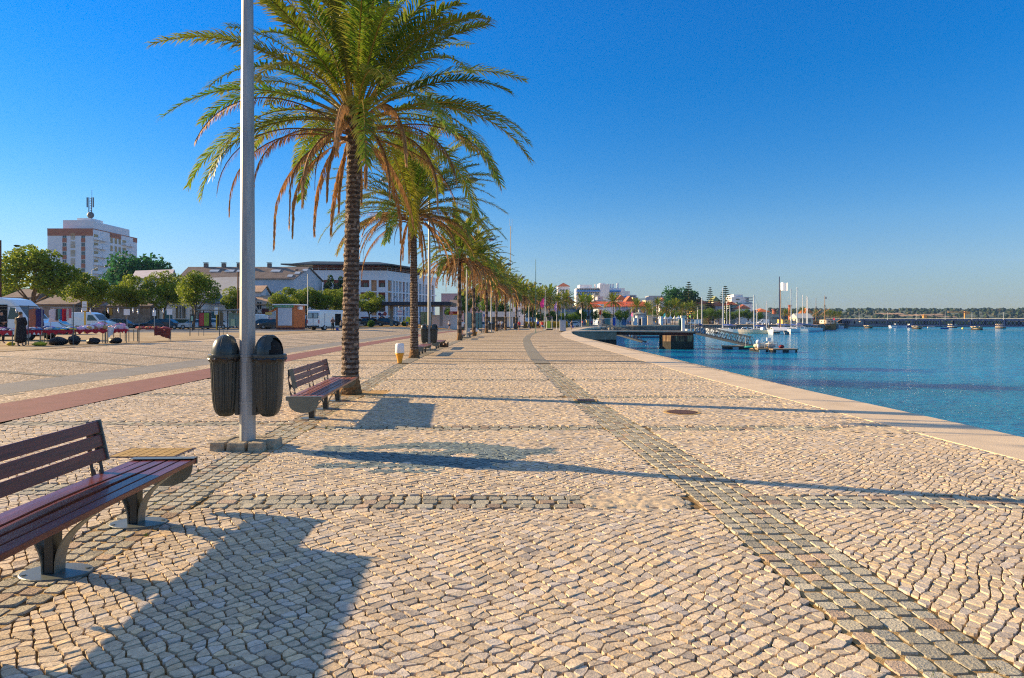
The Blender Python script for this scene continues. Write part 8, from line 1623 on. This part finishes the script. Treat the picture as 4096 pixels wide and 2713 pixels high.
boat(3024, 1336.5, 10, 'pale yellow hulled sailing boat left of the dark piles', math.pi * .9, col=M_CRW, mast=1181, mcol=M_MASTW); boat(3034, 1331, 9, 'sailing boat with a low mast behind the pale yellow one', 2.7, mast=1216, cover=False); boat(3062, 1328, 8, 'sailing boat with a thin low mast left of the catamaran', .3, mast=1204, cover=False); boat(3056, 1333, 6, 'small white motor boat between the piles', .4, kind='motor')
# catamaran
Yk_ = F * (CH - WZ) / (1338 - HZ); t = thing('catamaran', 'large white catamaran with a raked dark mast, nearest boat of the marina', 'catamaran', (PX(3117, Yk_), Yk_, WZ), R(-104), 'boats moored in the marina'); t.scale = (.8, .88, .88)
for s in (-1, 1): mb = MB(); hull(mb, 12, 1.7, 1.6); o = mb.build('hull', M_HULLW, t, (0, s * 2.9, 0))
mb = MB(); mb.extr([(-4, 1.3), (3.2, 1.45), (2.0, 2.3), (-.5, 2.75), (-3.6, 2.6)], 1, -2.6, 2.6); cb = mb.build('cabin', M_HULLW, t, bevel=.12); mb = MB(); mb.extr([(-2.5, 1.9), (2.35, 1.85), (1.95, 2.22), (-2.5, 2.3)], 1, -2.63, 2.63); mb.build('cabin_window', M_CARGL, cb); mb = MB(); mb.box((3.8, 0, 1.2), (2.6, 4.4, .05)); mb.build('trampoline', M_TRIM, t)
hm = (PZ(1106, Yk_) - WZ) / .88; mb = MB(); mb.tube([(.5, 0, 2.4), (-1.2, .2, hm)], [.22, .16], 6); mb.build('mast', mat('dark_mast', (.06, .05, .09), .4, .4), t); mb = MB(); mb.bar((.4, 0, 3.4), (-5, 0, 3.5), .1); bo = mb.build('boom', M_MASTW, t); mb = MB(); mb.sm = True; mb.tube([(.2, 0, 3.8), (-2.5, 0, 3.75), (-5, 0, 3.6)], [.3, .28, .16], 7); mb.build('sail_cover', M_SAILB, bo); mb = MB()
for q in ((5.8, 0, 1.5), (-5.8, 2.8, 1.5), (-5.8, -2.8, 1.5)): mb.bar((-1.1, .2, hm * .93), q, .02, 3)
mb.build('rigging', M_MASTG, t)
t = boat(3131, 1331, 12, 'wooden masted boat behind the catamaran, white flag at its top', 2.7, mast=1160, mcol=M_MASTB); Y = F * (CH - WZ) / (1331 - HZ); mb = MB(); vs = []
for i in range(6):
    for j in range(4): vs.append((-2.6 * i / 5, .25 * math.sin(i), 3.0 * j / 3 + .2 * math.sin(i * 1.3)))
mb.add(vs, [(i * 4 + j, i * 4 + j + 1, (i + 1) * 4 + j + 1, (i + 1) * 4 + j) for i in range(5) for j in range(3)]); mb.build('flag', M_WHITE, t, (.7, 0, PZ(1164, Y) - WZ)).rotation_euler = (0, 0, -.43)
boat(3172, 1330, 11, 'white sailing boat right of the catamaran, first tall mast', 2.5, mast=1155); boat(3198, 1328.5, 14, 'long white and blue yacht with the tallest right hand mast', math.pi * .93, mast=1149); boat(3216, 1325, 9, 'sailing boat behind the long yacht, middle mast', 2.9, mast=1180, cover=False); boat(3222, 1324, 8, 'sailing boat with thin mast before the tall palm', .2, mast=1184, cover=False); boat(3237, 1326, 10, 'white yacht at the end of the row, before the arched shed', 2.8, mast=1188); boat(3348, 1313.5, 9, 'blue white fishing boat at the bridge foot', .3, kind='motor'); boat(3320, 1318, 7, 'small dark boat beside the wooden ship', .2, kind='motor', col=M_TRIM); boat(3590, 1311, 10, 'small white boat moored under the bridge', 0, kind='motor'); boat(3640, 1310.5, 8, 'second small boat moored under the bridge', .4, kind='motor', col=M_HULLB)
for px_, yb, c, lab in ((3679, 1313, (.7, .45, .4), 'tiny pale pink boat near the second bridge pier'), (3724, 1312, (.7, .7, .65), 'tiny white boat between the bridge piers'), (3778, 1316, (.02, .12, .45), 'tiny blue boat between the bridge piers'), (3590 - 14, 1312, (.7, .7, .72), 'tiny white tender under the bridge')): boat(px_, yb, 3.6, lab, rnd.uniform(-.4, .4), col=cmat(c, 'paint'), kind='motor', cab=False)
# wooden caravel
Yc_ = F * (CH - WZ) / (1319 - HZ); t = thing('wooden_ship', 'old style brown wooden ship with high stern and two masts', 'ship', (PX(3290, Yc_), Yc_, WZ), R(-75), 'boats moored in the marina'); M_SHIP = mat('orange_brown_planks', (.42, .20, .06), .75, var=.3, vscale=1.2)
mb = MB(); vs = []; n, m_ = 12, 8
for i in range(n + 1):
    u = i / n; w_ = 2.9 * (1 - (max(0, u - .5) / .5) ** 2.4) * (.8 + .2 * min(1, u * 4)); sh = 2.2 + 1.8 * max(0, .35 - u) / .35 + 1.1 * max(0, u - .75) / .25
    for k in range(m_ + 1): a = k / m_ * 2 - 1; vs.append((-8.5 + 17 * u + .9 * u ** 3 * abs(a), w_ * abs(a) ** .5 * (1 if a >= 0 else -1) * (1 - .12 * abs(a) ** 6), -.5 + (sh + .5) * abs(a) ** 1.6))
mb.add(vs, [(i * (m_ + 1) + k, (i + 1) * (m_ + 1) + k, (i + 1) * (m_ + 1) + k + 1, i * (m_ + 1) + k + 1) for i in range(n) for k in range(m_)] + [tuple(range(m_ + 1)), tuple(n * (m_ + 1) + k for k in range(m_ + 1))[::-1]]); mb.build('hull', M_SHIP, t)
mb = MB(); mb.box((-6.6, 0, 3.6), (3.4, 4.2, 1.1)); mb.box((0, 0, 2.0), (14, 4.2, .1)); mb.build('deck_house', M_SHIP, t); mb = MB(); mb.bar((8.5, 0, 3.3), (12.5, 0, 5.2), .14); mb.build('bowsprit', M_MASTB, t)
for (x, top, r) in ((1.5, 1183, .22), (-4.5, 1190, .17)):
    h = PZ(top, Yc_) - WZ; mb = MB(); mb.tube([(x, 0, 1.5), (x, 0, h)], [r, r * .45], 7); mb.build('mast', M_MASTB, t); mb = MB()
    for q in ((8.5, 0, 3.3), (-8.5, 0, 4), (x, 2.8, 2.4), (x, -2.8, 2.4), (x + 1, 2.8, 2.4), (x - 1, -2.8, 2.4), (x + 3, 2.4, 2.4), (x - 3, -2.4, 2.4)): mb.bar((x, 0, h * .75), q, .03, 3)
    mb.build('rigging', M_MASTG, t); mb = MB(); mb.bar((x - 3.5, 0, h * .42), (x + 3.5, 0, h * .62), .1, 5); mb.build('yard', M_MASTB, t)
h = PZ(1183, Yc_) - WZ
for (x, z, c, w2, h2) in ((1.5, h - 1.2, (.03, .06, .12), 1.4, 1.1), (-7.5, 5.2, (.6, .03, .05), 1.5, 1.3), (7, 5.2, (.6, .05, .1), 1.2, 1.0)): mb = MB(); mb.box((w2 / 2, 0, 0), (w2, .05, h2)); mb.build('flag', cmat(c), t, (x, 0, z))
# piles with white caps
for i, (px_, top, yb, lab) in enumerate(((2869, 1290, 1326, 'dark mooring pile right of the gangway head'), (2920, 1290, 1324, 'dark mooring pile behind the blue sail cover'), (2945, 1291, 1324, 'dark mooring pile left of the red inflatable'), (3050, 1293, 1333, 'thick dark mooring pile right of the pale yellow boat'), (3060, 1291, 1326, 'dark mooring pile farther back right of the thick one'), (3076, 1293, 1331, 'dark mooring pile left of the catamaran bow'), (3087, 1292, 1326, 'mooring pile behind the catamaran hull'), (3107, 1293, 1326, 'mooring pile behind the catamaran cabin'), (3140, 1294, 1326, 'mooring pile behind the wooden mast'), (3186, 1294, 1325, 'mooring pile among the right hand yachts'))):
    Y = F * (CH - WZ) / (yb - HZ); t = thing('mooring_pile', lab, 'pile', (PX(px_, Y), Y, WZ), 0, 'mooring piles with white caps'); h = PZ(top, Y) - WZ; mb = MB(); mb.tube([(0, 0, -1), (0, 0, h - .55)], .24, 10); mb.build('shaft', M_TRIM, t); mb = MB(); mb.sm = True; mb.lathe([(.27, h - .56), (.27, h - .3), (0, h)], 10); mb.build('white_cap', M_WHITE, t)
Y = 224; mb = MB(); mb.box2((PX(2860, Y), Y, WZ - .1), (PX(3120, Y), Y + 2, WZ + .5)); tag(mb.build('floating_dock', M_TRIM), 'long dark floating dock behind the moored boats', 'dock')
# ================================================================= road bridge and far bank
M_STBL = mat('dark_blue_steel', (.008, .022, .085), .9, 0, var=.15, vscale=.3, spec=.1); M_BRC = mat('pale_bridge_concrete', (.58, .48, .36), .8, var=.12, vscale=.6); M_BRD = mat('grey_bridge_rail', (.45, .48, .50), .6)
BA = Vector((199.5, 392)); BB = Vector((226, 290)); du = (BB - BA).normalized(); ABUT = BA - du * 14; END = BB + du * 110; nv = Vector((-du.y, du.x)); nv = nv if nv.y > 0 or nv.x > 0 else -nv
t = thing('road_bridge', 'long dark blue lattice girder road bridge across the river', 'bridge', (0, 0, 0))
def bz(v): d = (v - BA).length / (BB - BA).length; return 2.75 - 1.0 * d
def bpt(s, o=0): p = BA + du * s + nv * o; return p
Lb = (END - BA).length
mb = MB(); a, b, = bpt(-14), END; zz = 1.95
mb.beam((a.x + nv.x * 4.5, a.y + nv.y * 4.5, zz + .55), (b.x + nv.x * 4.5, b.y + nv.y * 4.5, zz + .0), 9.4, .35); mb.build('deck', M_STBL, t)
for o in (.2, 8.6):
    k = 0
    while k * 16.5 < Lb - 16:
        s0, s1 = k * 16.5, (k + 1) * 16.5; mb = MB(); z0, z1 = -.85, 1.95 - .1 * k * .1
        for zq in (z0, z1): p, q = bpt(s0, o), bpt(s1 - .05, o); mb.beam((p.x, p.y, zq), (q.x, q.y, zq), .3, .45)
        n = 9
        for i in range(n):
            p, q = bpt(s0 + 16.4 * i / n, o), bpt(s0 + 16.4 * (i + 1) / n, o)
            mb.beam((p.x, p.y, z0), (q.x, q.y, z1), .12, .2); mb.beam((p.x, p.y, z1), (q.x, q.y, z0), .12, .2)
        p = bpt(s0, o); mb.beam((p.x, p.y, z0), (p.x, p.y, z1), .5, .6); mb.build('lattice_girder', M_STBL, t); k += 1
mb = MB()
for o in (0, 9.0):
    for z in (2.75,): p, q = bpt(-14, o), bpt(Lb, o); mb.beam((p.x, p.y, z + .1), (q.x, q.y, z - .45), .08, .09)
    for i in range(60): p = bpt(-14 + (Lb + 14) * i / 59, o); z = 2.45 - .5 * i / 59; mb.bar((p.x, p.y, z - .3), (p.x, p.y, z + .55), .05, 4)
mb.build('railing', M_BRD, t)
for i, s in enumerate((15, 48, 82, 116, 150)):
    p = bpt(s, 4.4); tt = thing('bridge_pier', ['leftmost round pale pier of the road bridge', 'second round pale pier of the road bridge', 'third round pale pier of the road bridge', 'fourth bridge pier at the right edge', 'fifth bridge pier beyond the right edge'][i], 'bridge pier', (p.x, p.y, 0), 0, 'round piers of the road bridge'); mb = MB(); mb.lathe([(2.0, WZ - 2), (1.9, WZ + .6)], 16, sx=1, sy=1.6); mb.build('tidal_base', M_TIDE, tt); mb = MB(); mb.lathe([(1.85, WZ + .6), (1.85, -1.45), (2.15, -1.4), (2.15, -1.08)], 16, sx=1, sy=1.6); mb.build('shaft', M_BRC, tt)
for px_, yb, lab in ((3809, 1311.8, 'small farther pier seen between the second and third piers'), (4002, 1314.5, 'small farther pier at the right edge of the river')):
    Y = F * (CH - WZ) / (yb - HZ); t2 = thing('bridge_pier', lab, 'bridge pier', (PX(px_, Y), Y, 0)); mb = MB(); mb.lathe([(2.6, WZ - 2), (2.6, WZ + .7)], 14); mb.build('tidal_base', M_TIDE, t2); mb = MB(); mb.lathe([(2.5, WZ + .7), (2.5, PZ(1296, Y))], 14); mb.build('shaft', M_BRC, t2)
mb = MB(); p = bpt(-10, 4.5); mb.box((p.x, p.y, .3), (9, 12, 3.4), math.atan2(du.y, du.x)); tag(mb.build('bridge_abutment', M_STBL), 'dark blue grey abutment at the left end of the road bridge', 'abutment')
mb = MB(); mb.box2((PX(3400, 398), 398, -.2), (PX(3430, 398), 402, 1.3)); mb.box2((PX(3442, 398), 398, -.2), (PX(3450, 398), 400, 1.4)); tag(mb.build('concrete_block', M_BRC), 'pale concrete block under the left end of the road bridge', 'block')
for i, px_ in enumerate((3436.5, 3551, 3664.6, 3780.7, 3888, 4013.7)):
    Y = (377, 357, 340, 323, 309, 296)[i]; t2 = thing('bridge_lamp', ['bridge lamp above the leftmost pier', 'bridge lamp between the first and second piers', 'bridge lamp above the second pier', 'bridge lamp left of the tower crane', 'bridge lamp right of the tower crane above the third pier', 'bridge lamp nearest the right edge'][i], 'lamp post', (PX(px_, Y), Y, 0), 0, 'lamp posts on the road bridge'); mb = MB(); mb.tube([(0, 0, 2), (0, 0, PZ(1249, Y))], [.12, .07], 6); mb.build('pole', M_GALVP, t2); mb = MB(); mb.tube([(0, 0, PZ(1249, Y)), (.7, 0, PZ(1249, Y) + .1)], .07, 5); mb.build('arm', M_GALVP, t2)
# far bank hills
def hillmat(name, a, b): return mat(name, a, .95, var=0, vscale=.012, col2=b, coords='Object', det=9)
M_HILLG = hillmat('wooded_hill', (.05, .085, .05), (.13, .135, .08)); M_EARTH = mat('bare_earth', (.34, .22, .13), .95, var=.2, vscale=.05)
def hill(name, pts, Y, depth, m, jag, seed, bot=0):
    """rounded ridge: crest px/py at distance Y, slope down towards the camera and behind"""
    mb = MB(); vs = []; n = len(pts); N_ = 160; px0, px1 = pts[0][0], pts[-1][0]; rows = 10
    for r in range(rows + 1):
        v = r / rows; yy = Y - depth + 2 * depth * v; prof = math.sin(math.pi * v) ** .8
        for i in range(N_ + 1):
            px_ = px0 + (px1 - px0) * i / N_; py_ = lerp_path([(b_, a_) for a_, b_ in pts], px_) if False else None
            for (a_, b_), (c_, d_) in zip(pts, pts[1:]):
                if px_ <= c_ or (c_, d_) == pts[-1]: py_ = b_ + (d_ - b_) * (px_ - a_) / (c_ - a_); break
            z = PZ(py_, Y) * prof + ndc(px_ * .02, v * 5, 1, seed) * jag * prof + ndc(px_ * .12, v * 20, 1, seed) * jag * .4 * prof; vs.append((PX(px_, Y), yy, z * 1 - .3 + bot))
    mb.sm = True; mb.add(vs, [(r * (N_ + 1) + i, r * (N_ + 1) + i + 1, (r + 1) * (N_ + 1) + i + 1, (r + 1) * (N_ + 1) + i) for r in range(rows) for i in range(N_)]); return struct(name, mb, m)
hill('hills', [(3050, 1252), (3200, 1250), (3330, 1254), (3400, 1246), (3470, 1242), (3600, 1240), (3720, 1246), (3800, 1250), (3880, 1246), (3960, 1242), (4050, 1245), (4200, 1243), (4700, 1240), (5600, 1238)], 1500, 380, M_HILLG, 2.2, 1)
hill('distant_hills', [(2380, 1225), (2480, 1205), (2560, 1192), (2620, 1190), (2700, 1205), (2850, 1228), (3000, 1242), (3100, 1238), (3250, 1237), (3350, 1243), (3500, 1252), (4200, 1250), (5200, 1248)], 5200, 1100, hillmat('far_ridge', (.05, .07, .05), (.09, .1, .07)), 6, 5)
mb = MB(); vs = [(PX(3300, 900), 760, .4), (PX(5600, 900), 760, .4), (PX(5600, 900), 1160, 22), (PX(3300, 1160), 1160, 22)]; 
mb = MB(); rr = random.Random(8)
for k in range(2600):
    Y = rr.uniform(560, 1480); px_ = rr.uniform(3330 if Y < 1000 else 3080, 5200); crest = 1243; v = (Y - 1120) / 760; base = PZ(crest, 1500) * math.sin(math.pi * max(0, min(1, v))) ** .8 if Y > 1120 else 0
    r = rr.uniform(1.8, 4.2) * (Y / 1300) ** .5; c = rr.uniform(.6, 1.4); mb.cc = (.05 * c, .085 * c, .045 * c) if rr.random() < .75 else (.12 * c, .125 * c, .07 * c); mb.blob((PX(px_, Y), Y, base + r * .5), (r * rr.uniform(1, 1.8), r, r * rr.uniform(.7, 1.1)), 6, 4, .25, rr)
tag(mb.build('wood', M_LEAF, fixn=False), 'dark green scrub woodland covering the far bank and hills', 'wood', kind='stuff')
mb = MB()
for (px0, px1, py0, py1, Y) in ((3590, 3760, 1262, 1258, 1180), (3500, 3600, 1256, 1254, 1200), (3930, 4080, 1243, 1241, 1440), (3700, 3820, 1263, 1268, 1170)):
    n = 14; vs = []
    for i in range(n + 1): px_ = px0 + (px1 - px0) * i / n; py_ = py0 + (py1 - py0) * i / n + rnd.uniform(-1, 1); vs += [(PX(px_, Y), Y, PZ(py_ - 2.5, Y)), (PX(px_, Y), Y - 14, PZ(py_ + 3.0, Y - 14))]
    mb.add(vs, [(2 * i, 2 * i + 2, 2 * i + 3, 2 * i + 1) for i in range(n)])
struct('bare_hillside', mb, M_EARTH)
mb = MB(); mb.box2((230, 463, -.6), (1500, 475, .9)); struct('far_bank', mb, mat('ochre_bank', (.22, .17, .06), .95, var=.4, vscale=.15))
def crane(px_, top, base, jl, jr, lab, Y=900):
    M_Y = mat('crane_yellow_orange', (.62, .30, .06), .6); t = thing('tower_crane', lab, 'crane', (PX(px_, Y), Y, 0)); z0, z1 = PZ(base, Y), PZ(top, Y); mb = MB(); mb.box2((-.7, -.7, z0 - 4), (.7, .7, z1)); mb.build('tower', M_Y, t); mb = MB(); mb.box2((PX(jl, Y) - PX(px_, Y), -.5, z1 - 2), (PX(jr, Y) - PX(px_, Y), .5, z1 - .6)); mb.build('jib', M_Y, t); mb = MB(); mb.box2((PX(jr, Y) - PX(px_, Y) - 5, -1.4, z1 - 4.5), (PX(jr, Y) - PX(px_, Y), 1.4, z1 - .4)); mb.build('counterweight', M_Y, t)
crane(3859, 1245, 1275, 3792, 3877, 'orange tower crane above the far bank, jib to the left'); crane(3697, 1259, 1272, 3688, 3706, 'small orange crane cab left of the tower crane')
# haze
def haze():
    mb = MB(); mb.box2((-1500, -60, -6), (4200, 6600, 215)); m = bpy.data.materials.new('haze_air'); m.use_nodes = True; nt = m.node_tree; nt.nodes.clear(); o = nt.nodes.new('ShaderNodeOutputMaterial'); v = nt.nodes.new('ShaderNodeVolumePrincipled'); v.inputs['Density'].default_value = .00008; v.inputs['Color'].default_value = (.35, .62, 1, 1); v.inputs['Anisotropy'].default_value = .2; nt.links.new(v.outputs[0], o.inputs['Volume']); h = mb.build('haze', m); tag(h, 'pale blue haze over the river and hills', 'haze', kind='stuff')
haze()
